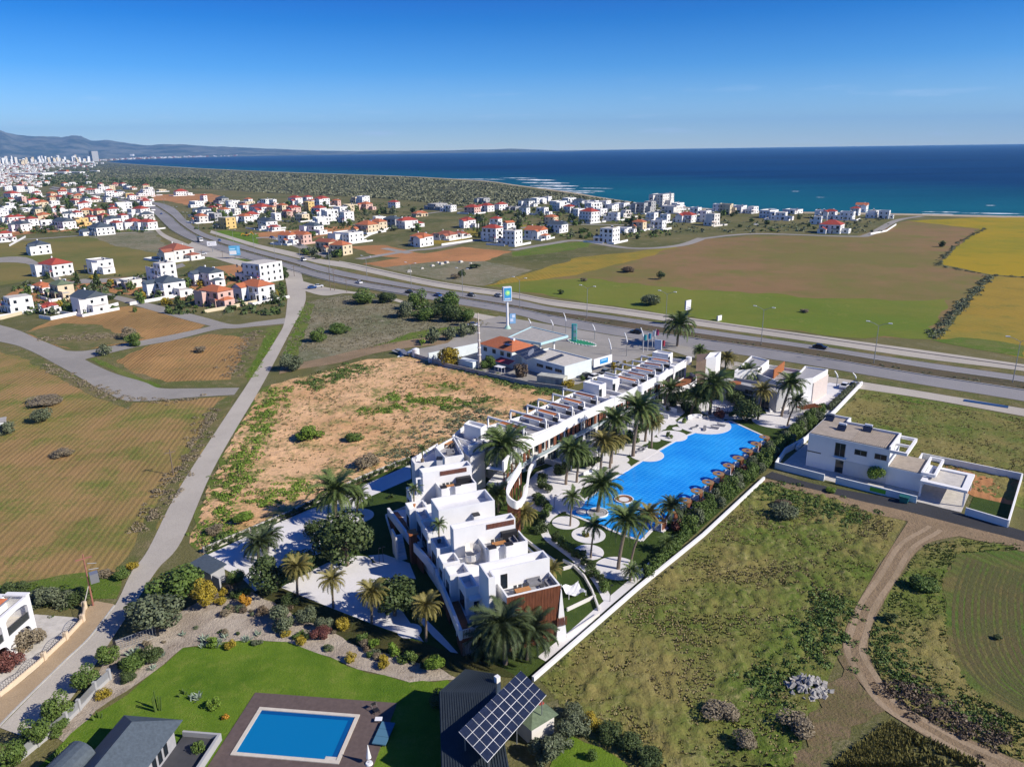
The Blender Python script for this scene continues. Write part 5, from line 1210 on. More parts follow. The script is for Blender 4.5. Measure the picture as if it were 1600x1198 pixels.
clumps('weeds', [(470,605),(520,590),(565,572)], 5, 190, .35, 1.2, L_MID, 15, 'weeds at the upper corner of the sandy lot', 'weeds', .55)
clumps('weeds', [(400,790),(440,770),(480,755)], 5, 150, .3, .9, L_BRIGHT, 16, 'weeds in the lower corner of the sandy lot', 'weeds', .55)
clumps('weeds', [(690,600),(720,607),(660,600)], 4, 60, .3, .7, L_BRIGHT, 17, 'small weeds near the top of the sandy lot', 'weeds', .5)
clumps('weeds', [(1190,760),(1250,785),(1310,800),(1345,815)], 5, 320, .25, .8, L_MID, 18, 'green growth at the top of the dry lot', 'weeds', .5)
clumps('weeds', [(1305,930),(1275,1000),(1225,1045),(1185,1090)], 3.6, 420, .25, .9, L_MID, 19, 'green weed belt along the dirt track', 'weeds', .5)
clumps('weeds', [(1398,1062),(1440,1098),(1500,1132),(1575,1160)], 2.5, 240, .25, .8, L_BROWN, 20, 'brown brush on the bank of the dirt track', 'scrub', .6)
clumps('weeds', [(1385,980),(1392,1040),(1425,1080),(1490,1105),(1570,1140)], 2.4, 260, .2, .7, L_MID, 21, 'green weeds around the tilled field', 'weeds', .5)
clumps('hedgerow', [(0,925),(60,935),(130,938)], 2.5, 120, .4, 1.0, L_DARK, 22, 'dark hedge between the field and the white house')
# medians
clumps('hedgerow', [(q.x, q.y) and (0,0) for q in hn] if False else [ (a+c2)/2*.5+(c2)*.5 for a, c2 in zip(hn, hs)], .7, 1500, .25, .6, L_OLIVE, 23, 'low planting along the highway median', 'shrubs', .8, .2, True)
# ---- ground cover out of small blades
def inside(poly, x, y):
    n_ = len(poly); r_ = np.zeros(len(x), bool); j = n_-1
    for i in range(n_):
        xi, yi, xj, yj = poly[i].x, poly[i].y, poly[j].x, poly[j].y
        r_ ^= ((yi > y) != (yj > y)) & (x < (xj-xi)*(y-yi)/(yj-yi+1e-12)+xi); j = i
    return r_
def tufts(name, pts, n_, mat, h, seed, label, cat='grass', k=7, clump=1.6, wd=.10):
    poly = PX(*pts); rs = np.random.default_rng(seed)
    xs = [p.x for p in poly]; ys = [p.y for p in poly]
    m_ = n_*6; x = rs.uniform(min(xs), max(xs), m_); y = rs.uniform(min(ys), max(ys), m_)
    keep = inside(poly, x, y)
    den = np.array([mnoise.noise(Vector((a*.13, c2*.13, seed)))+.5*mnoise.noise(Vector((a*.5, c2*.5, seed))) for a, c2 in zip(x, y)])
    keep &= (den*clump+rs.normal(size=m_)*.5) > .05
    x, y = x[keep][:n_], y[keep][:n_]; c_ = len(x)
    base = np.stack([x, y, np.full(c_, .02)], 1)
    V = np.zeros((c_, k, 3, 3)); sz = h*(.5+1.0*rs.random(c_))
    for j in range(k):
        a = rs.random(c_)*6.283; out = rs.random(c_)*.9
        o = np.stack([np.cos(a)*out*sz*.6, np.sin(a)*out*sz*.6, np.zeros(c_)], 1); sd = np.stack([-np.sin(a), np.cos(a), np.zeros(c_)], 1)*(wd*(.6+rs.random(c_)))[:, None]
        tip = np.stack([np.cos(a)*sz*(.5+out*.5), np.sin(a)*sz*(.5+out*.5), sz*(.6+.4*rs.random(c_))], 1)
        V[:, j, 0] = base+o-sd; V[:, j, 1] = base+o+sd; V[:, j, 2] = base+tip
    o = bpy.data.objects.new(name, np_mesh(name, V.reshape(-1, 3), 3, mat)); COL.objects.link(o); return stuff(o, label, cat)
DRY = [(846,1062),(1000,930),(1100,848),(1190,757),(1285,775),(1400,815),(1370,880),(1325,950),(1300,1020),(1262,1100),(1240,1198),(1000,1198),(900,1130)]
tufts('dry_grass', DRY, 6500, leaf_mat('dry_grass_blade', (.20,.165,.07), (.36,.30,.14)), .2, 1, 'dry grass covering the scrub lot')
tufts('dry_grass', DRY, 4500, leaf_mat('olive_grass_blade', (.115,.115,.03), (.24,.23,.06)), .2, 2, 'olive weeds growing among the dry grass of the scrub lot', 'weeds')
tufts('green_grass', [(1405,905),(1446,852),(1500,842),(1600,852),(1600,858),(1500,864),(1472,900),(1480,1010),(1522,1082),(1600,1127),(1600,1190),(1512,1150),(1424,1112),(1377,1060),(1357,1012)], 3500, leaf_mat('green_grass_blade', (.085,.12,.02), (.19,.21,.05)), .22, 3, 'grass and weeds right of the dirt track')
tufts('dry_grass', [(1348,610),(1600,655),(1600,790),(1450,742),(1310,700)], 3000, leaf_mat('mixed_grass_blade', (.12,.12,.03), (.26,.22,.085)), .22, 4, 'rough grass in the lot behind the villa')
tufts('dry_grass', [(478,472),(534,461),(640,480),(778,506),(659,530),(575,545),(440,560)], 3000, leaf_mat('grey_grass_blade', (.15,.14,.075), (.25,.22,.14)), .4, 5, 'grey scrub grass in the lot by the service road')
tufts('dry_grass', [(423,601),(575,561),(656,556),(806,603),(845,640),(640,722),(318,866),(300,845),(332,745)], 2600, leaf_mat('sandy_grass_blade', (.13,.125,.04), (.25,.20,.10)), .4, 6, 'thin dry grass on the sandy lot')
tufts('green_grass', [(1300,1198),(1390,1130),(1470,1165),(1540,1198)], 2500, leaf_mat('ochre_grass_blade', (.10,.10,.02), (.20,.17,.05)), .4, 7, 'yellow green grass below the dirt track')
# ---- the shrub plain by the sea: tens of thousands of bushes, one mass
rs = np.random.default_rng(11); V = []
PL = PX((1035,330),(940,320),(870,318),(800,322),(700,322),(640,313),(560,308),(440,303),(330,296),(250,294),(180,293),(110,287),(70,280),(85,268),(110,258),(160,256),(220,260),(300,265),(380,269),(470,272.5),(560,276),(640,279),(730,284),(765,287),(800,292),(850,299),(900,306),(940,313),(1010,322))
cnt = 0
while cnt < 8000:
    px, py = rs.uniform(70, 1035), 254+78*rs.random()**.8; q = gp(px, py)
    if not inside(PL, np.array([q.x]), np.array([q.y]))[0]: continue
    if mnoise.noise(Vector((q.x/70, q.y/70, 2)))+rs.normal()*.35 < -.15: continue
    r = rs.uniform(1.0, 2.6)*(1+q.y/2600); V.append(blob_np(rs, q.x, q.y, r, .75, .6 if q.y < 1500 else .85, 7)); cnt += 1
o = bpy.data.objects.new('shrubs', np_mesh('shrubs', np.concatenate(V), 4, leaf_mat('maquis_leaf', (0.083,0.098,0.048), (0.217,0.217,0.128)))); COL.objects.link(o); stuff(o, 'grey green maquis covering the plain by the sea', 'shrubs')
V = []
for i in range(900):
    px, py = rs.uniform(60, 330), rs.uniform(266, 292); q = gp(px, py)
    if px > 150 and py < 280: continue
    V.append(blob_np(rs, q.x, q.y, rs.uniform(3, 6), 1.0, .8, 9))
o = bpy.data.objects.new('wood', np_mesh('wood', np.concatenate(V), 4, L_DARK)); COL.objects.link(o); stuff(o, 'dark pine wood beside the shrub plain', 'wood')
# ============================================================ neighbours: villa, petrol station, front houses
PANEL = plain('solar_panel_glass', (.018,.024,.045), .12, .25, 3, spec=.6)
BLUE_GREY = plain('painted_render', (.70,.72,.72), .75, .04, .5)
SCREED = plain('roof_screed', (.33,.28,.225), .9, .15, 1.2, bumps=.15)
# ---------------------------------------------------------------- modern villa on the right
V = Fr('villa', 'modern white villa with flat brown roof and beam frames beside the dark lane', 'house', (57.4,135.3), -38)
V.part('wall', MB().prism([(0,0),(14.5,0),(14.5,8.8),(8.4,8.8),(8.4,9.6),(4.6,9.6),(4.6,12.2),(0,12.2)], 0, 6.8), BLUE_GREY)
V.part('roof', MB().prism([(.15,.15),(14.2,.15),(14.2,8.4),(8.1,8.4),(8.1,9.2),(4.3,9.2),(4.3,11.9),(.15,11.9)], 6.804, 6.95), SCREED)
m = MB()
for i in range(18): m.box(7.6+i*.36, 7.7+i*.36, .4, 8.2, 6.953, 7.01)
V.part('roof_ribs', m, SCREED)
m = MB()
for a, c2 in (((14.5,8.6),(8.2,8.6)),((8.2,8.8),(8.2,9.6)),((8.2,9.4),(4.5,9.4)),((4.4,9.6),(4.4,12.2)),((4.3,12.0),(0,12.0)),((14.35,.1),(14.35,8.4))): m.wall(a, c2, .28, 6.806, 7.35+.003*len(m.v)/8)
V.part('parapet', m, WHITE)
m = MB(); m.box(14.55,17.3,-.2,.25,6.3,6.85).box(14.55,17.3,8.5,8.95,6.3,6.85).box(16.9,17.35,.26,8.49,6.3,6.85).box(14.6,16.88,4.1,4.5,6.35,6.8)
V.part('beam_frame', m, WHITE)
V.part('lower_wall', MB().prism([(14.52,.0),(20.2,.0),(20.2,7.6),(14.52,7.6)], 0, 3.5), BLUE_GREY); V.part('lower_roof', MB().prism([(14.6,.1),(19.8,.1),(19.8,7.4),(14.6,7.4)], 3.503, 3.6), SCREED)
m = MB(); m.box(19.9,22.2,-.25,.2,3.4,3.95).box(19.9,22.2,8.3,8.75,3.4,3.95).box(21.9,22.3,.21,8.29,3.4,3.95).box(19.9,20.25,.21,8.29,3.5,4.0)
V.part('beam_frame', m, WHITE)
m = MB(); m.box(20.3,27.6,-2.4,-1.4,2.75,3.2).box(20.3,27.6,5.2,6.2,2.75,3.2).box(26.6,27.6,-1.39,5.19,2.75,3.2).box(20.3,21.2,-1.39,5.19,2.75,3.2); V.part('carport_roof', m, WHITE)
V.part('carport_panel', MB().box(21.21,26.59,-1.38,5.18,2.8,2.95), CONC_L)
m = MB(); m.box(27.1,27.4,-2.2,-1.9,.06,2.74).box(27.1,27.4,5.7,6.0,.06,2.74).box(20.35,20.65,-2.2,-1.9,.06,2.74); V.part('carport_post', m, WHITE)
window(V, V.root, (5.0,0), (6.9,0), 3.4, 6.1, mull=1); window(V, V.root, (8.5,0), (10.7,0), 4.5, 5.6, mull=1); window(V, V.root, (12.0,0), (14.1,0), 4.5, 5.6, mull=1)
window(V, V.root, (5.4,0), (6.9,0), .1, 2.7, mull=0, name='door'); V.part('ledge', MB().box(4.8,7.2,-.5,-.01,3.05,3.25), WHITE); V.part('wall_slot', MB().box(-.04,2.6,-.03,.02,3.1,3.3), BLACK)
V.part('stone_band', MB().box(7.0,14.4,-.05,-.003,0,2.9), plain('pale_blue_render', (.52,.55,.55), .8, .05))
V.part('yard', MB().prism([(-4.2,-4.6),(26.6,-4.6),(26.6,-2.5),(29,-4.6),(29,16),(-4.2,16)] and [(-4.0,-4.8),(27.4,-4.6),(27.4,10),(-3.5,12)], .02, .058), CONC_L)
for k, (x, y, lab) in enumerate(((1.2,9.5,'dark rooftop unit at the back corner of the villa roof'),(4.6,5.2,'solar water heater in the middle of the villa roof'),(8.8,7.4,'solar water heater near the back parapet of the villa roof'))):
    w = V.o+Vector((x*V.c-y*V.s, x*V.s+y*V.c)); t = thing('water_heater', lab, 'water heater', (w.x, w.y, 6.95), V.a, 'water heaters on the villa roof')
    MB().tube([(-.7,.5,1.0),(.7,.5,1.0)], .27, 10).build('tank', WHITE_M if k else GREY_M, t)
    MB().add([(-.8,-.9,.12),(.8,-.9,.12),(.8,.35,.85),(-.8,.35,.85),(-.8,-.9,.06),(.8,-.9,.06),(.8,.35,.79),(-.8,.35,.79)], [(0,1,2,3),(7,6,5,4),(0,4,5,1),(1,5,6,2),(2,6,7,3),(3,7,4,0)]).build('collector', PANEL, t)
    MB().tube([(-.7,.5,0),(-.7,.5,1)], .03, 5).tube([(.7,.5,0),(.7,.5,1)], .03, 5).build('stand', STEEL, t)
def vw(x, y): return V.o+Vector((x*V.c-y*V.s, x*V.s+y*V.c))
def wall_thing(pts, h, label, t=.25, mat=WHITE, tag_='wall'):
    P = [Vector(p) for p in pts]; o = P[0]; m = MB()
    for i, (a, c2) in enumerate(zip(P, P[1:])): m.wall(a-o, c2-o, t, 0, h+.004*i)
    ob = m.build('boundary_wall', mat); ob.location = (o.x, o.y, 0); return tag(ob, label, tag_)
wall_thing([vw(5.0,-5.2),vw(-4.3,-4.8),vw(-5.2,3.5),vw(-3.8,12.4)], 1.35, 'pale wall round the left corner of the modern villa', mat=BLUE_GREY)
wall_thing([vw(7.0,-5.0),vw(20.6,-5.3)], 1.35, 'pale front wall of the modern villa between gate and carport', mat=BLUE_GREY)
wall_thing([vw(28.0,-5.2),vw(34.2,-6.2),vw(34.2,16.4),vw(17.5,16.4),vw(17.5,8.8)], 1.4, 'white wall round the lawn beside the carport')
struct(MB().prism([vw(28.2,-4.8),vw(33.9,-5.8),vw(33.9,3.5),vw(28.2,3.5)], .02, .07).build('lawn', M_GRASS)); struct(MB().prism([vw(28.2,3.55),vw(33.9,3.55),vw(33.9,16),vw(22,16),(vw(22,8))], .02, .066).build('soil', M_RED))
tag(MB().prism([vw(13.0,-5.18),vw(15.6,-5.22),vw(15.6,-5.42),vw(13.0,-5.38)], .35, 1.1).build('hoarding', flat('lime_green', (.16,.48,.02), .6)), 'bright green board fixed to the villa front wall', 'board')
t = thing('rubbish_bin', 'teal wheeled rubbish container on the kerb by the carport', 'bin', (*gp(1412,785), 0), V.a)
MB().add([(-.6,-.45,.15),(.6,-.45,.15),(.6,.45,.15),(-.6,.45,.15),(-.75,-.55,1.15),(.75,-.55,1.15),(.75,.55,1.15),(-.75,.55,1.15)], [(0,3,2,1),(4,5,6,7),(0,1,5,4),(1,2,6,5),(2,3,7,6),(3,0,4,7)]).build('body', flat('teal_plastic', (.01,.16,.14), .5), t); MB().box(-.8,.8,-.6,.6,1.155,1.25).build('lid', flat('dark_teal_plastic', (.008,.10,.09), .5), t)
for x, y in ((-.5,-.4),(.5,-.4),(-.5,.4),(.5,.4)): MB().tube([(x-.05,y,.08),(x+.05,y,.08)], .08, 8).build('wheel', BLACK, t)

# ---------------------------------------------------------------- petrol station
GSW = plain('pale_blue_render', (.62,.68,.69), .75, .05, .6)
GH = Fr('station_house', 'pale two-storey house with orange hipped roof beside the petrol station shop', 'house', (-9.1,215.4), -46)
GH.part('wall', MB().box(0,13.2,0,8.5,0,5.2), GSW); GH.part('roof', MB().hip(0,13.2,0,8.5,5.2,7.4,.6), TILE_ORANGE)
for x in (1.2,5.0,8.4,11.2): window(GH, GH.root, (x,0), (x+1.5,0), 3.2, 4.5)
for x in (2.0,8.0): window(GH, GH.root, (x,0), (x+1.5,0), .8, 2.1)
aw = GH.part('awning', MB().add([(8.6,-.03,2.7),(14.5,-.03,2.7),(14.5,-2.6,2.1),(8.6,-2.6,2.1),(8.6,-.03,2.6),(14.5,-.03,2.6),(14.5,-2.6,2.0),(8.6,-2.6,2.0)], [(3,2,1,0),(4,5,6,7),(0,1,5,4),(1,2,6,5),(2,3,7,6),(3,0,4,7)]), flat('red_canvas', (.42,.06,.07), .8))
t = GH.part('water_tank', MB().tube([(9.6,3.2,7.7),(11,3.2,7.7)], .4, 10), WHITE_M); GH.part('collector', MB().bar((9.2,1.2,6.5),(11.4,1.2,6.5),1.6,.08), PANEL, t)
SH_ = Fr('station_shop', 'flat-roofed pale petrol station shop carrying two solar arrays', 'shop', (6.6,202.2), -48)
SH_.part('wall', tray(MB(), rect(-5.4,11.6,-.2,10.8), 3.7, 4.1, .2), GSW); SH_.part('roof', MB().box(-5.1,11.35,.05,10.55,3.705,3.76), CONC_L)
for x in (.8,4.4,8.0): window(SH_, SH_.root, (x,-.2), (x+2.6,-.2), 2.0, 2.9, mull=2)
SH_.part('sign_panel', MB().wall((12.1,10.9),(12.1,18.6),.25,1.6,4.0), WHITE); SH_.part('sign_print', MB().wall((12.24,13.4),(12.24,16.8),.02,2.1,3.5), flat('sign_blue', (.02,.25,.60), .4)); SH_.part('sign_print', MB().wall((12.26,13.9),(12.26,16.2),.02,2.9,3.2), flat('sign_pale_blue', (.35,.62,.85), .4))
def array(name, label, c4, nx, ny, gap=.05, frame=STEEL, legs=True, zb=None, lz=0):
    """solar array over four corners (near-left, near-right, far-right, far-left), each panel a part of its own"""
    A, B, C, D = (Vector(p) for p in c4); o = (A+B+C+D)/4; t = thing(name, label, 'solar panels', (o.x, o.y, zb or 0)); O = Vector((o.x, o.y, zb or 0))
    nn = (B-A).cross(D-A).normalized()
    P = lambda u, v: A+(B-A)*u+(D-A)*v+(C-B-D+A)*u*v-O
    fr = MB().add([P(0,0)-nn*.05,P(1,0)-nn*.05,P(1,1)-nn*.05,P(0,1)-nn*.05,P(0,0)-nn*.12,P(1,0)-nn*.12,P(1,1)-nn*.12,P(0,1)-nn*.12], [(0,1,2,3),(7,6,5,4),(0,4,5,1),(1,5,6,2),(2,6,7,3),(3,7,4,0)])
    fr.build('frame', frame, t)
    for i in range(nx):
        for j in range(ny):
            u0, u1, v0, v1 = (i+gap)/nx, (i+1-gap)/nx, (j+gap)/ny, (j+1-gap)/ny
            q = [P(u0,v0),P(u1,v0),P(u1,v1),P(u0,v1)]
            MB().add([x-nn*.045 for x in q]+list(q), [(4,5,6,7),(0,1,5,4),(1,2,6,5),(2,3,7,6),(3,0,4,7)]).build('panel', PANEL, t)
    if legs:
        lg = MB()
        for u in (.05,.5,.95):
            for v in (.08,.92): p = P(u, v); lg.tube([(p.x,p.y,lz),(p.x,p.y,p.z-.1)], .06, 6)
        lg.build('leg', STEEL, t)
    return t
def G3(px, py, z): p = gp(px, py, z); return (p.x, p.y, z)
array('solar_array', 'larger tilted solar array on the petrol station roof', [G3(823,562,4.5),G3(855,550,4.5),G3(836,539,6.2),G3(803,549,6.2)], 8, 3, .03, zb=3.8)
array('solar_array', 'smaller solar array on the petrol station roof', [G3(863,563,4.0),G3(882,555,4.0),G3(877,552.5,4.6),G3(852,562,4.6)], 6, 2, .03, zb=3.8)
cn = Fr('canopy', 'flat grey petrol station canopy with pale blue edge over the pumps', 'canopy', (8.7,214.9), 126)
def cq(*w): return [cn.loc(p) for p in w]
cpoly = cq((-1.2,222.5),(6.5,236.7),(17.5,223.9),(8.7,214.9))
cn.part('roof', tray(MB(), cpoly, 5.0, 5.25, .3, 4.55), flat('pale_turquoise', (.42,.62,.66), .5)); cn.part('deck', MB().prism(poly_inset(cpoly, .32), 5.003, 5.05), CONC)
for w in ((2.5,222),(6.6,229.5),(8.6,217.6),(13,223)):
    p = cn.loc(w); cn.part('pillar', MB().box(p.x-.25,p.x+.25,p.y-.25,p.y+.25,0,4.55), WHITE)
for i, w in enumerate(((4.6,225.5),(9.8,219.6))):
    t = thing('fuel_pump', 'white and green fuel pump under the canopy, '+('farther' if i == 0 else 'nearer')+' one', 'fuel pump', (*w, 0)); MB().box(-.5,.5,-.3,.3,.15,1.9).build('body', WHITE_M, t); MB().box(-.42,.42,-.33,.33,1.2,1.7).build('display', BLACK, t); MB().box(-1.2,1.2,-.6,.6,0,.15).build('base', CONC_L, t)
t = thing('storage_container', 'pale rusty storage container behind the petrol station wall', 'container', (6.6,190.4,0), R(-26))
MB().box(0,7.6,0,3,.1,2.7).build('body', plain('weathered_cream_metal', (.45,.45,.38), .6, .25, .6), t); m = MB()
for i in range(18): m.box(.2+i*.41,.32+i*.41,-.05,-.003,.2,2.6)
m.build('ribs', plain('weathered_cream_metal', (.45,.45,.38), .6, .25, .6), t); MB().box(5.4,6.3,-.07,-.052,.3,2.2).build('door', GREY_M, t)
wall_thing([(-31,221.5),(-18.5,208.0),(5.3,188.6),(14.2,184.4)], 1.3, 'grey wall between the sandy lot and the petrol station', .25, CONC)
wall_thing([(-24.5,212.6),(-10.2,224.0)], 3.2, 'tall pale wall at the left side of the petrol station house', .3, GSW)
t = tag(MB().box(0,6,0,2.4,0,2.2).build('garden_shed', GSW, loc=(*gp(716,572), 0), rz=R(-42)), 'low pale shed behind the petrol station wall', 'shed')
t = thing('water_tank', 'white upright water tank at the end of the gravel track', 'water tank', (*gp(650,557), 0)); MB().tube([(0,0,0),(0,0,2.4)], 1.1, 14).build('body', WHITE_M, t); MB().tube([(0,0,2.4),(0,0,2.7)], 1.1, 14, .3).build('lid', WHITE_M, t)
t = thing('scrap_heap', 'grey blue heap of sheets and scrap beside the white water tank', 'scrap', (*gp(632,554), 0))
for i in range(9): MB().box(-1.6,1.6,-.7,.7,0,.12).build('sheet', (BLUE_GREY, GREY_M, STEEL)[i%3], t, loc=(random.uniform(-3,3), random.uniform(-1.5,1.5), .1+.14*i)).rotation_euler = (random.uniform(-.3,.3), random.uniform(-.3,.3), random.uniform(0,3))
wt = thing('garden_table', 'white table in the yard of the petrol station house', 'table', (*gp(781,583), 0), R(-40)); MB().box(-1.4,1.4,-.9,.9,1.9,2.0).build('top', WHITE_M, wt)
for x, y in ((-1.2,-.7),(1.2,-.7),(-1.2,.7),(1.2,.7)): MB().tube([(x,y,0),(x,y,1.9)], .05, 6).build('leg', WHITE_M, wt)
# green island, totem, pylon sign
ci = gp(909,536); t = thing('traffic_island', 'green painted island with white kerb blocks on the petrol station forecourt', 'traffic island', (ci.x, ci.y, 0), R(-48))
MB().disc(0,0,.0,.22,5.6,30,2.0).build('surface', flat('green_turf', (.01,.20,.09), .9), t)
for k in range(26): a = k*2*math.pi/26; MB().box(-.4,.4,-.15,.15,0,.34).build('kerb_block', WHITE if k % 2 == 0 else flat('green_paint', (.01,.22,.10), .6) if k == 1 else WHITE, t, loc=(5.85*math.cos(a), 2.25*math.sin(a), 0), rz=math.atan2(2.25*math.cos(a), -5.85*math.sin(a)))
SIGN_B = flat('sign_sky_blue', (.05,.30,.58), .4); SIGN_G = flat('sign_fresh_green', (.22,.68,.34), .4); SIGN_T = flat('sign_turquoise', (.03,.45,.42), .4)
b_ = gp(897,534); z = zat(b_, 506); t = thing('price_totem', 'tall turquoise and green price totem on the green island', 'sign', (b_.x, b_.y, 0), R(-20))
MB().box(-.85,.85,-.25,.25,.2,z).build('panel', SIGN_T, t); MB().box(-.2,.9,-.3,-.255,.6,z-.3).build('face', flat('sign_pale_green', (.45,.80,.66), .4), t)
for k in range(4): MB().box(-.1,.8,-.33,-.303,1.0+k*1.1,1.6+k*1.1).build('price_strip', WHITE_M if k % 2 else SIGN_G, t)
b_ = gp(793,513.5); z = zat(b_, 448); t = thing('pylon_sign', 'tall white pylon carrying a blue box sign with a green round emblem', 'sign', (b_.x, b_.y, 0), R(18))
MB().tube([(0,0,0),(0,0,z-4.6)], .5, 12, .42).build('pole', WHITE_M, t); MB().tube([(0,0,0),(0,0,1.2)], 1.3, 12, .55).build('base', flat('pale_green', (.35,.55,.45), .6), t)
MB().box(-1.5,1.5,-.8,.8,z-4.9,z).build('box', WHITE_M, t); MB().box(-1.3,1.3,-.84,-.803,z-4.65,z-.3).build('face', SIGN_B, t); MB().box(-1.53,-1.503,-.7,.7,z-4.7,z-.2).build('side_face', flat('sign_side', (.30,.45,.68), .4), t)
em = MB()
for k in range(9): a = k*.698; em.prism([(0,0)]+[(.88*(1 if j != 1 else 1.12)*math.cos(a+j*.349), .88*(1 if j != 1 else 1.12)*math.sin(a+j*.349)) for j in range(3)], 0, .03)
e = em.build('emblem', SIGN_G, t, loc=(0,-.845,z-2.05)); e.rotation_euler = (R(90),0,0)
e2 = MB().disc(0,0,0,.03,.45,18).build('emblem', flat('sign_lime', (.62,.88,.25), .4), t, loc=(.05,-.88,z-2.0)); e2.rotation_euler = (R(90),0,0)
lt = MB(); x = -1.05
for w in (.32,.22,.3,.22,.32,.28,.3): lt.box(x, x+w-.08, -.87, -.845, z-4.35, z-3.85); x += w+.01
lt.build('lettering', WHITE_M, t)
# lattice mast
b_ = gp(749.5,576); z = zat(b_, 489); t = thing('radio_mast', 'slim pale mast behind the petrol station house', 'mast', (b_.x, b_.y, 0)); MB().tube([(0,0,0),(0,0,z)], .55, 8, .12).build('shaft', plain('weathered_mast', (.55,.48,.42), .8, .2, 2), t)
for k in range(5): MB().ring(0,0,z*(.25+.13*k),z*(.25+.13*k)+.2,.2,.62-.07*k,10).build('collar', WHITE_M, t)

# ---------------------------------------------------------------- front left: white arcaded house
AH = Fr('arcade_house', 'white house with orange tiled roof, arches and balcony at the left edge', 'house', (-63.6,68.3), 86.5)
def arch_wall(mb, L, t, z0, z1, ops):                 # wall along +x with round-headed openings (u0, u1, spring, top)
    u = 0
    for (a, c2, zs, zt) in ops:
        mb.box(u, a, 0, t, z0, z1); n_ = 10
        for i in range(n_):
            x0, x1 = a+(c2-a)*i/n_, a+(c2-a)*(i+1)/n_
            f = lambda x: zs+(zt-zs)*math.sqrt(max(0, 1-((x-(a+c2)/2)/((c2-a)/2))**2))
            za, zb = f(x0), f(x1)
            mb.add([(x0,0,za),(x1,0,zb),(x1,t,zb),(x0,t,za),(x0,0,z1),(x1,0,z1),(x1,t,z1),(x0,t,z1)], [(0,3,2,1),(4,5,6,7),(0,1,5,4),(1,2,6,5),(2,3,7,6),(3,0,4,7)])
        u = c2
    mb.box(u, L, 0, t, z0, z1); return mb
AH.part('arcade', arch_wall(MB(), 16, .4, 0, 3.0, [(3.0,6.3,1.5,2.55),(7.4,11.0,1.5,2.55),(12.1,15.1,1.7,2.6)]), WHITE)
AH.part('arcade', arch_wall(MB(), 16, .4, 3.004, 6.1, [(1.5,5.8,5.0,5.5),(6.6,10.6,5.0,5.5),(11.4,15.3,5.0,5.5)]), WHITE)
AH.part('balcony_floor', MB().box(0,16,.41,3.0,2.75,3.0), CONC_L); AH.part('terrace_floor', MB().box(-.3,16.2,-.5,3.0,0,.15), plain('brown_tile', (.30,.19,.11), .7, .15, 3))
AH.part('wall', MB().box(.0,16,3.01,11,0,6.1), WHITE); AH.part('side_wall', MB().box(15.6,16.004,.41,3.0,3.01,6.1).box(15.6,16.004,.41,1.2,0,2.74), WHITE)
AH.part('railing', MB().box(1.5,5.8,.12,.2,3.01,4.0).box(6.6,10.6,.12,.2,3.01,4.0).box(11.4,15.3,.12,.2,3.01,4.0), flat('dark_railing', (.03,.035,.035), .5))
AH.part('roof', MB().hip(0,14.3,2.6,11,6.15,8.6,.6), TILE_ORANGE); AH.part('porch_roof', MB().add([(0,.1,6.22),(8.6,.1,6.22),(8.6,2.2,7.0),(0,2.2,7.0),(0,.1,6.12),(8.6,.1,6.12),(8.6,2.2,6.9),(0,2.2,6.9)], [(0,1,2,3),(7,6,5,4),(0,4,5,1),(1,5,6,2),(2,6,7,3),(3,7,4,0)]), TILE_ORANGE)
AH.part('gutter', MB().tube([(.8,1.9,6.1),(15.9,1.9,6.1)], .1, 6), STEEL); AH.part('beam', MB().box(15.4,16.2,.0,3.0,6.12,6.3), WHITE)
for x in (1.6,6.2,11): window(AH, AH.root, (x,3.01), (x+1.6,3.01), 3.2, 5.2); window(AH, AH.root, (x,3.01), (x+1.6,3.01), .3, 2.3)
# yard fence on its low wall, cream wall with iron gate
yw = [(-52.5,86.0),(-53.8,80.6),(-57.0,74.6),(-59.2,71.4)]; yw = PX((133,952),(130,972),(104,1000),(70,1032),(0,1090))
f = thing('yard_fence', 'cream wall with dark wavy iron railing along the paved yard', 'fence', (yw[0].x, yw[0].y, 0)); o2 = Vector((yw[0].x, yw[0].y))
bw = MB(); rl = MB()
for i, (a, c2) in enumerate(zip(yw, yw[1:])):
    bw.wall(a-o2, c2-o2, .25, 0, .7+.003*i); d = c2-a
    for k in range(int(d.length/.35)):
        q = a-o2+d*(k*.35/d.length); h = 1.45+.22*math.sin(k*.5); rl.tube([(q.x,q.y,.7),(q.x,q.y,h)], .022, 4)
    rl.tube([(*(a-o2+d*u), 1.45+.22*math.sin(u*d.length/.35*.5)) for u in np.linspace(0, 1, 14)], .03, 4)
bw.build('wall', plain('cream_wall', (.62,.50,.36), .8, .08), f); rl.build('railing', BLACK, f)
for i, q in enumerate(yw[:-1]): MB().box(-.25,.25,-.25,.25,0,1.25).build('pillar', plain('cream_wall', (.62,.50,.36), .8, .08), f, loc=(q.x-o2.x, q.y-o2.y, 0))
# grey flat building at the gate of the court
LG = Fr('garage', 'low grey building with dark flat roof at the corner of the white court', 'garage', gp(304,903), -36)
LG.part('wall', MB().box(0,4.6,0,2.2,0,2.4), GREYW); LG.part('roof', MB().add([(-.3,-.3,2.41),(4.9,-.3,2.41),(4.9,2.5,2.7),(-.3,2.5,2.7),(-.3,-.3,2.55),(4.9,-.3,2.55),(4.9,2.5,2.85),(-.3,2.5,2.85)], [(0,3,2,1),(4,5,6,7),(0,1,5,4),(1,2,6,5),(2,3,7,6),(3,0,4,7)]), TILE_GREY); window(LG, LG.root, (1,0), (2.6,0), .9, 2.0)
LG.part('gate_wall', MB().box(4.65,6.2,.2,.45,0,2.0), GREYW)
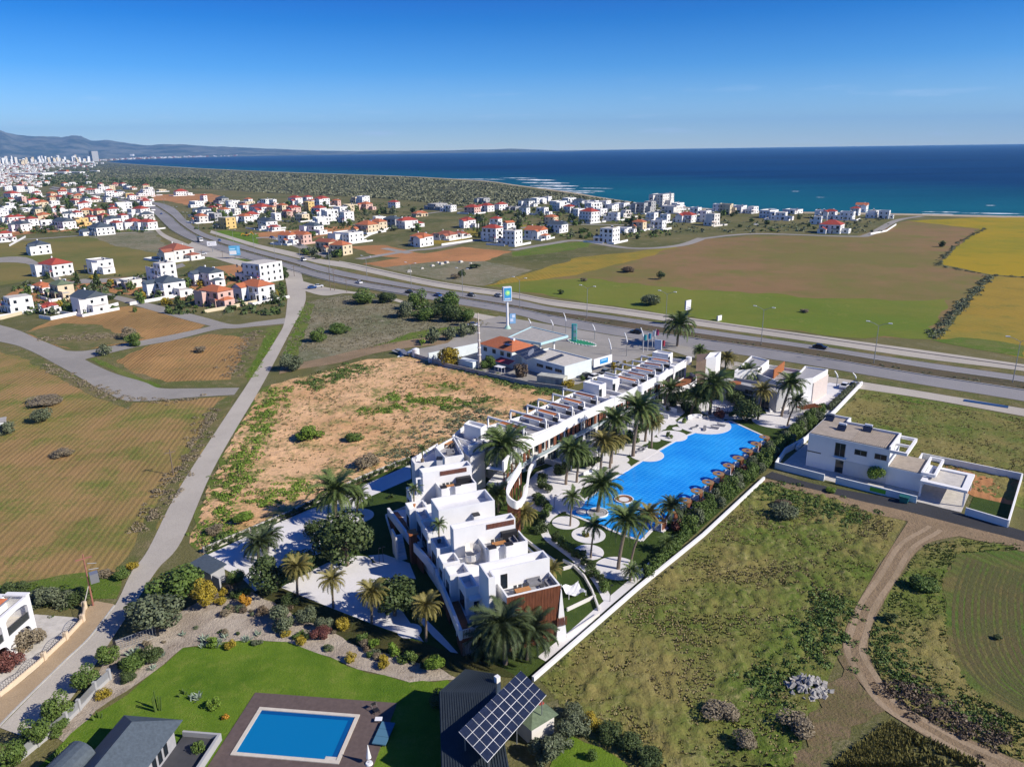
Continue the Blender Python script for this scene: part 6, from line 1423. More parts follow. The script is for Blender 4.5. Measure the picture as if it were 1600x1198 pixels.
# ---------------------------------------------------------------- dark hip-roofed house, bottom left
BH_ = Fr('hip_house', 'grey walled house with dark hipped roof at the bottom left', 'house', (-35.6,64.6), -97)
BH_.part('wall', MB().box(.3,13.5,-5.6,-.4,0,3.0), plain('grey_stone_render', (.33,.33,.34), .8, .1, 2)); BH_.part('roof', MB().hip(.3,13.5,-5.6,-.4,3.02,5.3,.75), TILE_GREY)
m = MB()
for i in range(13): m.bar((.2+i*1.05,-.02+.28,3.06),(min(3.2,.2+i*1.05) if i < 3 else .2+i*1.05,-2.9,5.2), .05,.05)
for k in range(3): window(BH_, BH_.root, (2.4+k*1.0,-.4), (1.75+k*1.0,-.4), .7, 2.6, mull=0, fm=BLACK)
BH_.part('door', MB().box(7.2,8.4,-.42,-.35,0.05,2.3), WHITE_M)
BH_.part('porch_roof', MB().tube([(5.2,-7.0,3.1),(10.5,-7.6,3.1)], 1.7, 16, 1.7), TILE_GREY)
BH_.part('terrace', MB().box(-1.0,7.5,-.39,3.6,0,.35), plain('dark_terrace', (.06,.06,.065), .7)); BH_.part('terrace_wall', MB().box(-1.2,7.6,3.61,3.9,0,.95).box(-1.2,-.95,-.39,3.6,.0,.94), GREYW)
# ---------------------------------------------------------------- garden pool
pp = [gp(*q) for q in ((405.6,1106),(563,1118),(529,1195.5),(360.6,1180.5))]; c0 = sum(pp, Vector((0,0)))/4
GP_ = Fr('garden_pool', 'rectangular blue garden pool with pale coping on a brown deck', 'pool', c0, -7)
q = [GP_.loc(p) for p in pp]; x0, x1 = (q[0].x+q[3].x)/2, (q[1].x+q[2].x)/2; y0, y1 = (q[2].y+q[3].y)/2, (q[0].y+q[1].y)/2
GP_.part('deck', MB().box(x0-1.6,x1+3.6,y1+.01,y1+2.3,0,.13).box(x0-1.6,x0-.01,y0,y1,0,.13).box(x1+.01,x1+3.6,y0,y1,0,.13).box(x0-1.6,x1+3.6,y0-3,y0-.01,0,.13), plain('brown_deck', (.115,.085,.075), .7, .15, 2))
COPE = plain('pale_coping', (.55,.50,.42), .8, .08, 2)
GP_.part('coping', MB().box(x0,x1,y1-.42,y1,0,.22).box(x0,x1,y0,y0+.42,0,.22).box(x0,x0+.42,y0+.43,y1-.43,0,.217).box(x1-.42,x1,y0+.43,y1-.43,0,.217), COPE)
m, n, l, b = new_mat('garden_pool_water'); b.inputs['Base Color'].default_value = (.004,.155,.36,1); b.inputs['Roughness'].default_value = .06; b.inputs['IOR'].default_value = 1.33; bump(n, l, b, noise(n, l, pos(n), 1.5, 3), .06, .1)
GP_.part('water', MB().box(x0+.42,x1-.42,y0+.42,y1-.42,.0,.13), m)
GP_.part('pool_wall', MB().box(x0+.44,x1-.44,y1-.95,y1-.44,.131,.137).box(x1-1.05,x1-.44,y0+.44,y1-.96,.131,.137), flat('wall_shade_blue', (.003,.075,.24), .1))  # flat strips on the water; shade of the sunk walls painted as darker blue
GP_.part('steps', MB().box(x1-1.7,x1-.5,y0+.45,y0+.9,.138,.15), CONC_L)
t = thing('parasol', 'closed white parasol on a round foot at the pool deck', 'parasol', (*gp(577,1194), 0)); MB().tube([(0,0,.25),(0,0,2.5)], .03, 6).build('pole', STEEL, t); MB().tube([(0,0,.9),(0,0,1.6),(0,0,2.5)], .28, 10, .04).build('canopy', WHITE_M, t); MB().tube([(0,0,.06),(0,0,.28)], .42, 14, .34).build('foot', WHITE_M, t)
t = thing('sun_lounger', 'blue grey sun lounger in the shade beside the garden pool', 'lounger', (*gp(600,1150), .07), R(-100)); bl_ = flat('blue_fabric', (.06,.16,.24), .8)
for k in range(3): MB().box(-1.6+k*1.08,-.56+k*1.08,-.75,.75,.3,.42).build('cushion', bl_, t)
for x, y in ((-1.4,-.6),(1.4,-.6),(-1.4,.6),(1.4,.6)): MB().box(x-.04,x+.04,y-.04,y+.04,0,.295).build('leg', STEEL, t)
t = thing('side_table', 'small pale table by the lounger', 'table', (*gp(592,1128), .07)); MB().box(-.4,.4,-.3,.3,.38,.43).build('top', WHITE_M, t); MB().box(-.06,.06,-.06,.06,0,.38).build('leg', STEEL, t)
t = thing('folding_chair', 'dark folding chair on the pool deck', 'chair', (*gp(588,1114), .07), .6); MB().box(-.3,.3,-.3,.3,.4,.45).build('seat', BLACK, t); MB().bar((-.28,.3,.45),(-.28,.75,.95),.05,.05).bar((.28,.3,.45),(.28,.75,.95),.05,.05).box(-.28,.28,.6,.66,.6,.95).build('backrest', BLACK, t); MB().bar((-.3,-.4,0),(-.3,.4,.4),.04,.04).bar((.3,-.4,0),(.3,.4,.4),.04,.04).bar((-.3,.4,0),(-.3,-.4,.4),.04,.04).bar((.3,.4,0),(.3,-.4,.4),.04,.04).build('leg', BLACK, t)
# street fence of the lawn
fp = PX((152,1012),(128,1060),(112,1100),(80,1135),(40,1172)); f = thing('street_fence', 'grey wall with metal panels between street trees and lawn', 'fence', (*PX((165,1070))[0], 0)); o2 = Vector(f.location[:2])
fp = PX((172,1062),(150,1082),(125,1110),(105,1130),(60,1165),(30,1190)); m = MB()
for i, (a, c2) in enumerate(zip(fp, fp[1:])):
    m.wall(a-o2, c2-o2, .2, 0, .5+.003*i); MB().wall(a-o2, a-o2+(c2-a)*.94, .05, .52, 1.4).build('fence_panel', STEEL if i % 2 else GREY_M, f); q = a-o2; MB().box(q.x-.18,q.x+.18,q.y-.18,q.y+.18,0,1.55).build('pillar', GREYW, f)
m.build('wall', GREYW, f)
gt = thing('driveway_gate', 'dark metal gate with upright bars between street and garden', 'gate', (*gp(215,1005), 0), R(38)); m = MB()
for k in range(14): m.box(-2.3+k*.35,-2.26+k*.35,-.02,.02,.1,1.5)
m.box(-2.4,2.35,-.03,.03,1.5,1.56).box(-2.4,2.35,-.03,.03,.05,.1); m.build('bars', GREY_M, gt); MB().box(-2.7,-2.4,-.15,.15,0,1.7).build('post', BLACK, gt); MB().box(2.35,2.65,-.15,.15,0,1.7).build('post', BLACK, gt)
# ---------------------------------------------------------------- dark metal-roofed house with the raised solar array
DH = Fr('dark_house', 'dark house with corrugated metal roof under the raised solar array, bottom centre', 'house', (-6.5,62.5), 38)
DKM = plain('dark_metal_roof', (.030,.040,.048), .45, .15, 1.5, spec=.4)
RLp, RRp = DH.loc(gp(686,1080,5.6)), DH.loc(gp(775,1082,5.6)); FLp, FRp = DH.loc(gp(727,1045,4.7)), DH.loc(gp(777,1053,4.7)); NLp, NRp = DH.loc(gp(690,1215,3.4)), DH.loc(gp(800,1225,3.4))
def slab(mb, P, th=.12): 
    mb.add([tuple(p) for p in P]+[(p[0],p[1],p[2]-th) for p in P], [(0,1,2,3),(7,6,5,4),(0,4,5,1),(1,5,6,2),(2,6,7,3),(3,7,4,0)]); return mb
DH.part('roof', slab(MB(), [(*RLp,5.6),(*RRp,5.6),(*FRp,4.7),(*FLp,4.7)]), DKM); DH.part('roof', slab(MB(), [(*NLp,3.4),(*NRp,3.4),(*RRp,5.602),(*RLp,5.602)]), DKM)
m = MB()
for i in range(24):
    t0 = (i+.5)/24; a, c2 = RLp+(RRp-RLp)*t0, NLp+(NRp-NLp)*t0; m.bar((*a,5.64),(*c2,3.44),.07,.07); a2, c3 = RLp+(RRp-RLp)*t0, FLp+(FRp-FLp)*t0; m.bar((*a2,5.63),(*c3,4.73),.06,.06)
stuff(DH.part('roof_ribs', m, DKM))
cpts = [NLp*.97+NRp*.03, NRp*.96+NLp*.04, RRp*.9+FRp*.1, FRp*.93+FLp*.07, FLp*.93+FRp*.07, RLp*.9+FLp*.1]; cen = sum(cpts, Vector((0,0)))/6
DH.part('wall', MB().prism([cen+(p-cen)*.93 for p in cpts], 0, 3.35), plain('dark_render', (.045,.05,.058), .8))
DH.part('chimney', MB().prism([Vector(DH.loc(gp(777,1062,5.4)))+Vector(d) for d in ((-.25,-.25),(.25,-.25),(.25,.25),(-.25,.25))], 3.4, 5.9), WHITE)
ph = DH.loc(gp(838,1108,2.8)); DH.part('porch_roof', MB().hip(ph.x-2.0,ph.x+1.4,ph.y-1.6,ph.y+1.4,2.5,3.1,.2), TILE_GREEN); DH.part('porch_tile', MB().box(ph.x+.3,ph.x+1.3,ph.y+.2,ph.y+1.3,2.72,2.86), TILE_RED); DH.part('porch_wall', MB().box(ph.x-1.8,ph.x+1.3,ph.y-1.4,ph.y+1.3,0,2.45), PALE)
def A3(px, py, z): p = gp(px, py, z); return (p.x, p.y, z)
array('solar_array', 'large raised solar array of forty dark panels over the dark house', [A3(762,1190,5.2),A3(854,1085,5.2),A3(814,1047,6.6),A3(717,1142,6.6)], 10, 4, .035, WHITE_M, lz=2.9)
# the white shed at the left edge of the big field
t = thing('field_hut', 'white hut half out of the frame in the large ploughed field', 'hut', (*gp(2,672), 0), R(30)); MB().box(-2.2,1.2,-1.5,1.5,0,2.4).build('wall', WHITE, t); MB().box(-2.4,1.4,-1.7,1.7,2.4,2.55).build('roof', CONC, t); MB().box(.2,.9,-1.53,-1.5,.1,1.9).build('door', GREY_M, t)
# ============================================================ houses of the settlements
WINM = MB().box(-.55,.55,-.05,.03,0,1.25).mesh('window', GLASS); WINW = MB().box(-1.0,1.0,-.05,.03,0,2.0).mesh('window', GLASS)
FRM = MB().box(-.65,.65,-.09,-.052,-.12,-.0).box(-.65,.65,-.09,-.052,1.25,1.36).mesh('frame', WHITE)
DOORM = MB().box(-.5,.5,-.06,.03,0,2.1).mesh('door', plain('brown_door', (.13,.07,.04), .6))
TANK = MB().tube([(-.6,.3,1.0),(.6,.3,1.0)], .3, 8).add([(-.7,-.7,.1),(.7,-.7,.1),(.7,.3,.8),(-.7,.3,.8)], [(0,1,2,3)]).tube([(.5,.3,0),(.5,.3,1)], .04, 4).tube([(-.5,.3,0),(-.5,.3,1)], .04, 4).mesh('water_heater', WHITE_M)
PANELR = MB().add([(-.7,-.75,.12),(.7,-.75,.12),(.7,.25,.82),(-.7,.25,.82)], [(0,1,2,3)]).mesh('collector', PANEL)
WALLS = {'w': (WHITE,'white'), 'c': (CREAM,'cream'), 'p': (PINK,'pink'), 'y': (YELLOW,'yellow'), 'g': (GREYW,'grey'), 'b': (PALE,'beige')}
ROOFS = {'r': (TILE_RED,'dark red hipped roof'), 'o': (TILE_ORANGE,'orange hipped roof'), 'n': (TILE_BROWN,'brown hipped roof'), 'k': (TILE_GREY,'grey hipped roof'), 'v': (TILE_GREEN,'green hipped roof'),
         'R': (TILE_RED,'red gabled roof'), 'O': (TILE_ORANGE,'orange gabled roof'), 'N': (TILE_BROWN,'brown gabled roof'), 'K': (TILE_GREY,'grey gabled roof'), 'f': (None,'flat roof'), 't': (None,'stepped flat roof')}
HC = {}
def house(px, py, wpx, wc, rc, fl, label, group=None, rz=None, detail=None, scale=None):
    b = gp(px, py); pm_ = ppm(b); rnd = random.Random(int(px*13+py*7))
    W_ = wpx/pm_*.84; W_ = max(6.0, min(W_, 28)); D = W_*rnd.uniform(.62, .85); H = 3.0*fl+.2
    rz = R(rnd.choice((-40,-35,-48,-30,38))) if rz is None else R(rz)
    wm, rm = WALLS[wc][0], ROOFS[rc][0]
    near = wpx >= 30 if detail is None else detail
    # the foot seen at (px, py) is the near corner of the block
    cen = b+Vector((0, W_*.42))
    t = thing('house', label, 'house', (cen.x, cen.y, 0), rz, group)
    x0, x1, y0, y1 = -W_/2, W_/2, -D/2, D/2
    m = MB()
    if rc == 't':
        MB().box(x0,x1,y0,y1,0,3.1).build('wall', wm, t); k = W_*.3; m.box(x0+k,x1,y0+.3,y1,3.102,H); m.build('wall', wm, t); MB().box(x0+.2,x0+k-.01,y0+.2,y1-.2,3.103,3.16).build('roof_terrace', CONC_L, t); MB().box(x0+k+.2,x1-.2,y0+.5,y1-.2,H+.002,H+.06).build('roof', CONC_L, t)
        MB().box(x0,x0+.18,y0,y1,3.104,3.9).box(x0+.181,x0+k-.01,y0,y0+.18,3.104,3.9).build('parapet', wm, t)
    else:
        m.box(x0,x1,y0,y1,0,H)
        if rc in 'ROKN':
            m.add([(x0,y0,H),(x0,y1,H),(x0,0,H+D*.23),(x1,y0,H),(x1,y1,H),(x1,0,H+D*.23)], [(0,2,1),(3,4,5)])
        m.build('wall', wm, t)
        if rc == 'f':
            MB().box(x0+.2,x1-.2,y0+.2,y1-.2,H+.002,H+.05).build('roof', CONC_L, t); MB().box(x0,x1,y0,y0+.2,H+.003,H+.6).box(x0,x1,y1-.2,y1,H+.003,H+.6).box(x0,x0+.2,y0+.201,y1-.201,H+.003,H+.59).box(x1-.2,x1,y0+.201,y1-.201,H+.003,H+.59).build('parapet', wm, t)
        else: MB().hip(x0,x1,y0,y1,H+.004,H+D*.24+.12,.4,gable=rc in 'ROKN').build('roof', rm, t)
    if wpx >= 20 and rc != 't' and rnd.random() < .85:   # a wing pushed out of the front, with a roof of its own
        ww, wd = W_*rnd.uniform(.36,.5), D*rnd.uniform(.28,.5); wx = x0+.15 if rnd.random() < .5 else x1-ww-.15; wh = H-rnd.choice((.5,.5,3.0)) if fl > 1 else H-.4
        gx = MB().box(wx,wx+ww,y0-wd,y0-.004,0,wh)
        if rc not in 'f' and rnd.random() < .7:
            gx.add([(wx,y0-wd,wh),(wx+ww,y0-wd,wh),(wx+ww/2,y0-wd,wh+ww*.24)], [(0,1,2)]).build('wing', wm, t)
            MB().add([(wx-.3,y0-wd-.35,wh-.08),(wx+ww/2,y0-wd-.35,wh+ww*.24+.1),(wx+ww+.3,y0-wd-.35,wh-.08),(wx-.3,y0+.6,wh-.08),(wx+ww/2,y0+.6,wh+ww*.24+.1),(wx+ww+.3,y0+.6,wh-.08)], [(0,1,4,3),(1,2,5,4),(0,3,5,2)]).build('wing_roof', rm, t)
        else:
            gx.build('wing', wm, t); MB().box(wx+.15,wx+ww-.15,y0-wd+.15,y0-.15,wh+.003,wh+.05).build('wing_roof', CONC_L, t); MB().box(wx,wx+ww,y0-wd,y0-wd+.15,wh+.002,wh+.75).build('parapet', wm, t)
        for f in range(max(1, int(wh/3))):
            inst('window', WINW if rnd.random() < .4 else WINM, t, (wx+ww/2,y0-wd,3*f+.9)); inst('window', WINM, t, (wx+ww,y0-wd/2,3*f+.95), R(90)); inst('window', WINM, t, (wx,y0-wd/2,3*f+.95), R(-90))
    # a lower wing or balcony in front
    if near or rnd.random() < .5:
        wx = rnd.uniform(.3,.5)*W_; sx = x0 if rnd.random() < .5 else x1-wx
        MB().box(sx,sx+wx,y0-1.6,y0-.003,2.75,2.95).build('balcony', wm, t); MB().box(sx,sx+wx,y0-1.6,y0-1.5,2.952,3.8).build('balcony_rail', wm if rnd.random() < .5 else GREY_M, t)
        MB().box(sx+.05,sx+.3,y0-1.55,y0-1.3,0,2.74).build('post', wm, t); MB().box(sx+wx-.3,sx+wx-.05,y0-1.55,y0-1.3,0,2.74).build('post', wm, t)
        if rnd.random() < .55: MB().hip(sx,sx+wx,y0-1.6,y0-.4,2.96,3.5,.2).build('porch_roof', rm or TILE_RED, t)
    if rnd.random() < (.8 if rc not in 't' else .3):     # a lower annex at one side, with its own roof
        aw = W_*rnd.uniform(.3,.5); ad = D*rnd.uniform(.5,.8); ay = rnd.choice((y0, y1-ad)); ax = x1 if rnd.random() < .55 else x0-aw; ah = 3.0 if fl > 1 else 2.5
        if fl > 2: ah = 6.1
        MB().box(ax+.004,ax+aw-.004,ay,ay+ad,0,ah).build('annex', wm, t)
        if rc in 'ft' or rnd.random() < .45: MB().box(ax+.1,ax+aw-.1,ay+.1,ay+ad-.1,ah+.003,ah+.06).build('annex_roof', CONC_L, t); MB().box(ax+.004,ax+aw-.004,ay,ay+.15,ah+.002,ah+.8).build('parapet', wm, t)
        else: MB().hip(ax+.3,ax+aw-.3,ay,ay+ad,ah+.004,ah+ad*.22,.3).build('annex_roof', rm, t)
        inst('window', WINM, t, (ax+aw/2,ay,.95)); inst('window', WINM, t, ((ax+aw-.004 if ax > 0 else ax+.004),ay+ad/2,.95), R(90 if ax > 0 else -90))
    if wpx >= 16 and rnd.random() < .6:                   # white plot wall, open at the gate
        g = W_*.85; h_ = rnd.uniform(1.0,1.4); pw_ = MB(); pw_.box(-g,g*.3,-g,-g+.25,0,h_).box(g*.55,g,-g,-g+.25,0,h_).box(g-.25,g,-g+.26,g*.7,0,h_)
        if rnd.random() < .5: pw_.box(-g,-g+.25,-g+.26,g*.7,0,h_)
        pw_.build('plot_wall', wm if rnd.random() < .4 else WHITE, t)
    nx = max(2, int(W_/3.2)); ny = max(1, int(D/3.4))
    for f in range(fl):
        for i in range(nx):
            u = x0+(i+.5)*W_/nx
            if f == 0 and i == nx//2: inst('door', DOORM, t, (u,y0,.05)); continue
            wdt = rnd.random() < .3
            w_ = inst('window', WINW if wdt else WINM, t, (u,y0+(.3 if rc == 't' and f else 0),3*f+(.4 if wdt else .95)))
            if near and not wdt: inst('frame', FRM, w_)
        for i in range(ny):
            v = y0+(i+.5)*D/ny
            if f == 0 or rc != 't': inst('window', WINM, t, (x0,v,3*f+.95), R(-90))
            inst('window', WINM, t, (x1,v,3*f+.95), R(90))
    if rnd.random() < .75:
        zz = H+(.06 if rc in 'ft' else D*.12)
        k = inst('water_heater', TANK, t, (W_*.22,D*.12,zz), -rz-R(20)); inst('collector', PANELR, k)
    if near and rc not in 'ft': MB().box(-W_*.3,-W_*.3+.6,.3,.9,H,H+D*.24+.7).build('chimney', wm, t)
    return t
NEARH = [
 (18,489,52,'w','t',2,'white cubic house with a red tiled patch at the left edge',-42),(133,489,50,'w','K',2,'white gabled house with long white garden wall, in front of the cypress trees',-30),(92,467,38,'c','v',2,'cream house with green hipped roof, left of the gabled white house',-40),
 (62,457,26,'w','o',1,'small white house with stacked orange roofs beside the green-roofed one',-35),(80,432,48,'w','r',2,'white house with broad dark red hipped roof above the cluster of small roofs',-32),(150,427,46,'w','f',2,'white modern house with arched openings on the road, right of the red-roofed one',-38),
 (56,398,38,'w','k',2,'white house with blue grey roof standing alone in the olive field',-38),(258,463,50,'w','k',2,'white house with dark solar roof by the side road',-42),(252,441,38,'w','t',3,'white stepped house with red band behind the solar roof house',-40),
 (322,447,48,'w','K',2,'white twin house with green grey gables in the middle of the cluster',-36),(333,479,54,'p','o',2,'pink house with red orange roof and balconies behind olive bushes',-32),(398,442,72,'w','t',3,'largest white house of the cluster with roof tanks and red roofs',-34),
 (396,470,58,'w','o',2,'white house with bright orange roof beside the sandy road',-34),(270,407,50,'b','n',2,'beige house with maroon roofs on a paved yard by the highway',-36),(200,450,34,'b','f',1,'low blue grey flat building in the red field',-40),(75,490,28,'w','r',1,'small shed-like house with maroon roof below the green-roofed one',-40),
 (447,382,26,'w','O',2,'white house with orange gable, first house right of the highway',-30),(470,381,30,'p','O',2,'pale pink house with orange gable behind the highway shrubs',-35),(508,394,34,'c','N',2,'cream gabled house with brown roof beside the service road',-32),(531,399,32,'c','o',2,'yellowish house with bright orange hipped roof at the service road bend',-28),
 (542,379,44,'w','f',2,'white flat-roofed twin house behind the orange-roofed ones',-38),(487,366,34,'w','k',2,'white house with grey roof behind the twin house',-38),(572,364,34,'c','o',2,'cream house with orange roofs near the curved white wall, left one',-36),(590,359,26,'c','o',2,'cream house with orange roofs near the curved white wall, right one',-36),
 (658,385,36,'w','o',2,'white house with orange hipped roof standing alone on its plot',-36),(697,374,36,'b','n',1,'low house with red brown roof right of the lone white house',-34),(718,372,22,'w','n',1,'low white house at the road beside the red field',-34),
 (770,378,32,'w','r',3,'tall white house with red roof by the cypress group',-36),(797,383,38,'w','t',3,'bulky white stepped house at the edge of the red field',-34),(838,374,34,'w','O',2,'white house with orange gable and long white wall',-34),(872,364,32,'w','K',2,'white house with grey gables behind the orange-gabled one',-36),
 (950,379,38,'w','t',3,'large white house with many balconies at the edge of the stubble field',-36),(1000,360,22,'c','o',2,'cream house with orange roof near the field road',-36),(975,364,26,'w','f',1,'low white house between two taller ones near the field road',-36),(1030,359,24,'w','f',2,'plain white box house at the field road',-38),
 (1304,365,38,'w','r',2,'white house with dark red roofs at the corner of the stubble field',-36)]
for px, py, w, wc, rc, fl, lab, rz in NEARH: house(px, py, w, wc, rc, fl, lab, rz=rz, detail=True)
ORD = ['', 'first','second','third','fourth','fifth','sixth','seventh','eighth','ninth','tenth','eleventh','twelfth','thirteenth','fourteenth','fifteenth','sixteenth','seventeenth','eighteenth','nineteenth','twentieth','twenty-first','twenty-second','twenty-third','twenty-fourth','twenty-fifth']
STO = {1: 'low', 2: 'two-storey', 3: 'three-storey', 4: 'four-storey'}
def group_houses(zone, grp, rows, lst):
    """rows: list of (max y, row name) from the far row to the near one"""
    def row(py):
        for ym, nm in rows:
            if py <= ym: return nm
        return rows[-1][1]
    cnt = {}; tot = {}
    key = lambda h: (row(h[1]), h[3], h[4], h[5])
    for h in lst: tot[key(h)] = tot.get(key(h), 0)+1
    for h in sorted(lst):
        k = key(h); cnt[k] = cnt.get(k, 0)+1
        lab = f'{WALLS[h[3]][1]} {STO[h[5]]} house, {ROOFS[h[4]][1]}, '
        if tot[k] > 1: lab += f'{ordn(cnt[k])} such from left, {k[0]} {zone}'
        else: lab += f'only such in {k[0]} {zone}'
        house(*h[:6], lab, grp)
def ordn(i):
    return ORD[i] if i < len(ORD) else 'twenty-'+ORD[i-20] if i < 30 else 'thirtieth' if i == 30 else 'thirty-'+ORD[i-30]
def fill(base, n_, box, seed, gap=9):
    r_ = random.Random(seed); pts = [(h[0], h[1]) for h in base]; out = list(base); tries = 0
    while n_ and tries < 4000:
        tries += 1; x, y = r_.uniform(box[0], box[2]), r_.uniform(box[1], box[3])
        w = 10+(y-box[1])/(box[3]-box[1])*14
        if any(abs(x-a)/(w*.75) < 1 and abs(y-c2)/(w*.32) < 1 for a, c2 in pts): continue
        pts.append((x, y)); out.append((round(x,1), round(y,1), w*r_.uniform(.85,1.15), r_.choice('wwwwwbcp'), r_.choice('rrrfftkoR'), r_.choice((2,2,2,1,3)))); n_ -= 1
    return out
def parse(s):
    out = []
    for w in s.split():
        a = w.split(','); out.append((float(a[0]), float(a[1]), float(a[2]), a[3][0], a[3][1], int(a[3][2])))
    return out
group_houses('shore village', 'houses of the shore village', [(326,'back row'),(337,'middle row'),(400,'front row')], parse(
 '680,328,36,gt2 700,331,24,wt2 738,334,24,pr2 761,331,22,wr2 755,319,20,gf2 783,329,20,wr2 803,329,20,gf1 825,323,22,wk2 841,319,20,wf2 853,316,18,wt2 873,330,26,wf3 890,319,20,wf2 906,323,22,wk2 926,324,20,wf2 944,323,22,wt2 957,330,20,wf2 973,328,22,wf2 988,331,22,bt2 1001,334,24,gf3 1014,330,22,gt3 '
 '1033,323,26,bf4 960,345,20,wf2 977,340,20,bt2 940,338,18,wf2 928,333,28,wf3 922,348,30,wr3 862,351,20,co2 795,361,18,wO2 775,354,18,wr2 730,356,26,wr2 718,350,0,wf1 1043,321,22,bt4 1051,333,30,bf2 1075,348,30,wr2 1101,347,20,wt3 1114,353,24,bt3 1136,336,22,cf3 1124,330,18,wf2 1157,333,22,wf2 1177,334,22,wt2 1204,341,28,wf2 1220,344,26,wt2 1243,334,26,wf1 1277,351,20,wt2 1285,341,20,wf2 1300,342,20,wr2 1327,344,24,wf2 1349,331,20,wO2 1367,341,22,wt2 1384,342,18,wf2 1338,337,16,wr2 1060,328,20,wf2 1088,336,18,wf2 890,333,18,wr2 905,338,18,wf2 848,336,18,wf2 820,335,16,wk2 1020,345,18,wf2 1040,348,16,wf2'.replace('718,350,0,wf1 ', '')))
group_houses('middle village', 'houses of the middle village', [(326,'back row'),(340,'middle row'),(400,'front row')], fill(parse(
 '305,324,22,wf2 315,337,24,wk2 331,334,18,cr2 349,358,34,yt3 345,318,20,gk2 362,323,20,wf2 380,324,28,ct2 405,333,34,wr2 412,320,24,wt2 380,349,26,wo2 391,346,24,wr2 415,358,36,wK2 427,361,20,wr1 460,322,24,wr3 457,334,24,pr2 467,346,28,ct2 482,330,16,yf3 502,323,24,wr3 497,335,22,wr2 514,345,26,wf3 538,348,28,wt3 531,334,24,wf2 546,330,22,cf2 567,320,20,wf3 571,328,20,po2 615,325,18,wr2 612,354,28,gk2 635,357,34,wr2 655,339,26,co1 480,316,16,wr2 440,330,18,co2 430,345,18,wf2 525,322,14,po2 590,345,16,wf1 500,352,26,wf2 335,345,18,gf2 365,336,20,bt2'), 16, (300,316,560,352), 6))
group_houses('left village', 'houses of the left village', [(318,'back row'),(340,'middle row'),(400,'front row')], fill(parse(
 '6,378,20,wr2 30,362,28,wK2 95,358,34,wK2 152,368,40,wk2 124,353,22,yf2 172,353,26,wk2 206,358,28,wr2 227,359,30,wr2 217,336,26,wr2 190,331,26,wf3 175,336,18,wr2 151,339,20,cr2 133,338,20,co2 118,342,18,wr2 104,344,20,wk2 88,334,20,wr2 82,323,20,wf2 62,324,22,co2 50,320,20,wr2 38,331,22,wf1 10,333,24,wf2 11,322,22,wt1 25,344,22,wr1 45,353,24,wr2 65,346,22,co2 143,316,22,br1 120,313,18,co2 107,311,16,wr2 92,315,16,wr2 78,309,18,co2 15,309,24,wr2 10,298,20,wf2 26,300,18,wf3 41,297,18,wt2 70,357,20,wf2 14,350,22,wr2 56,336,18,ck2 140,350,18,wr2 160,347,18,pr2 190,347,18,wr2 30,312,18,wf1 55,308,16,wr2 96,301,14,co2 0,341,20,wf2 180,360,20,wr2'), 42, (0,288,235,352), 5))
group_houses('row along the shrub plain', 'houses along the shrub plain', [(400,'')], parse('138,303,16,gr2 160,302,18,wf3 184,306,16,wk2 197,309,22,yt2 223,306,28,wt3 250,300,16,cf1 280,306,22,wr2 210,311,14,wf1'))
# garden walls of the near houses
for pts, lab in (([(203,477),(245,470),(303,457)],'white garden wall of the house with the solar roof'),([(62,497),(80,500),(150,486),(185,477)],'white garden wall of the gabled house'),([(320,489),(360,482),(402,473)],'cream garden wall in front of the pink house'),([(565,375),(580,367),(608,358)],'curved white wall at the edge of a bare plot'),([(1360,367),(1385,362),(1400,352)],'white garden wall at the end of the shore village'),([(690,384),(738,377)],'white wall beside the village road'),([(545,381),(573,377)],'white wall of the twin house'),([(200,311),(233,309),(243,307)],'white wall along the shrub plain'),([(15,385),(40,371)],'white wall at the left edge of the village'),([(0,500),(35,491)],'yellow wall along the left road')):
    wall_thing(PX(*pts), 1.3, lab, .3, WHITE if 'cream' not in lab and 'yellow' not in lab else CREAM)
# trees and shrubs among the houses
rnd = random.Random(21)
def village_trees(n_, box, kinds, seed, lab, grp, wr=(7, 15)):
    r_ = random.Random(seed)
    for i in range(n_):
        x, y = r_.uniform(box[0], box[2]), r_.uniform(box[1], box[3]); k = r_.choice(kinds); b = gp(x, y); s = r_.uniform(*wr)/2/ppm(b)
        sh = i % 2; o = inst('garden_shrub' if sh else 'tree', random.choice(BL[k]), None, (b.x, b.y, s*(.5 if sh else .8)), r_.uniform(0, 6), (s, s, s*(.65 if sh else r_.uniform(.9, 1.3)))); tag(o, lab.replace('tree', 'shrub') if sh else lab, 'shrub' if sh else 'tree', grp.replace('trees', 'shrubs') if sh else grp)
village_trees(120, (0,312,240,366), ('dark','mid','olive','dark'), 1, 'dark green garden tree among the houses of the left village', 'garden trees of the left village')
village_trees(90, (300,318,660,364), ('dark','mid','olive','dark'), 2, 'dark green garden tree among the houses of the middle village', 'garden trees of the middle village')
village_trees(110, (740,320,1040,374), ('dark','mid','olive','dark'), 3, 'dark green garden tree among the houses of the shore village', 'garden trees of the shore village')
village_trees(22, (1050,334,1390,362), ('dark','mid'), 4, 'green garden tree near the beach end of the shore village', 'garden trees at the beach')
village_trees(60, (20,436,440,492), ('dark','mid','olive','yel'), 5, 'garden tree between the white houses left of the highway', 'garden trees of the near cluster', (9, 22))
village_trees(14, (470,385,545,406), ('dark','mid','olive'), 6, 'garden tree of the orange-roofed houses by the service road', 'garden trees by the service road', (9, 18))
village_trees(16, (440,420,448,470), ('mid','dark'), 7, 'small street tree along the wall of the cluster by the sandy road', 'street trees of the cluster', (8, 13))
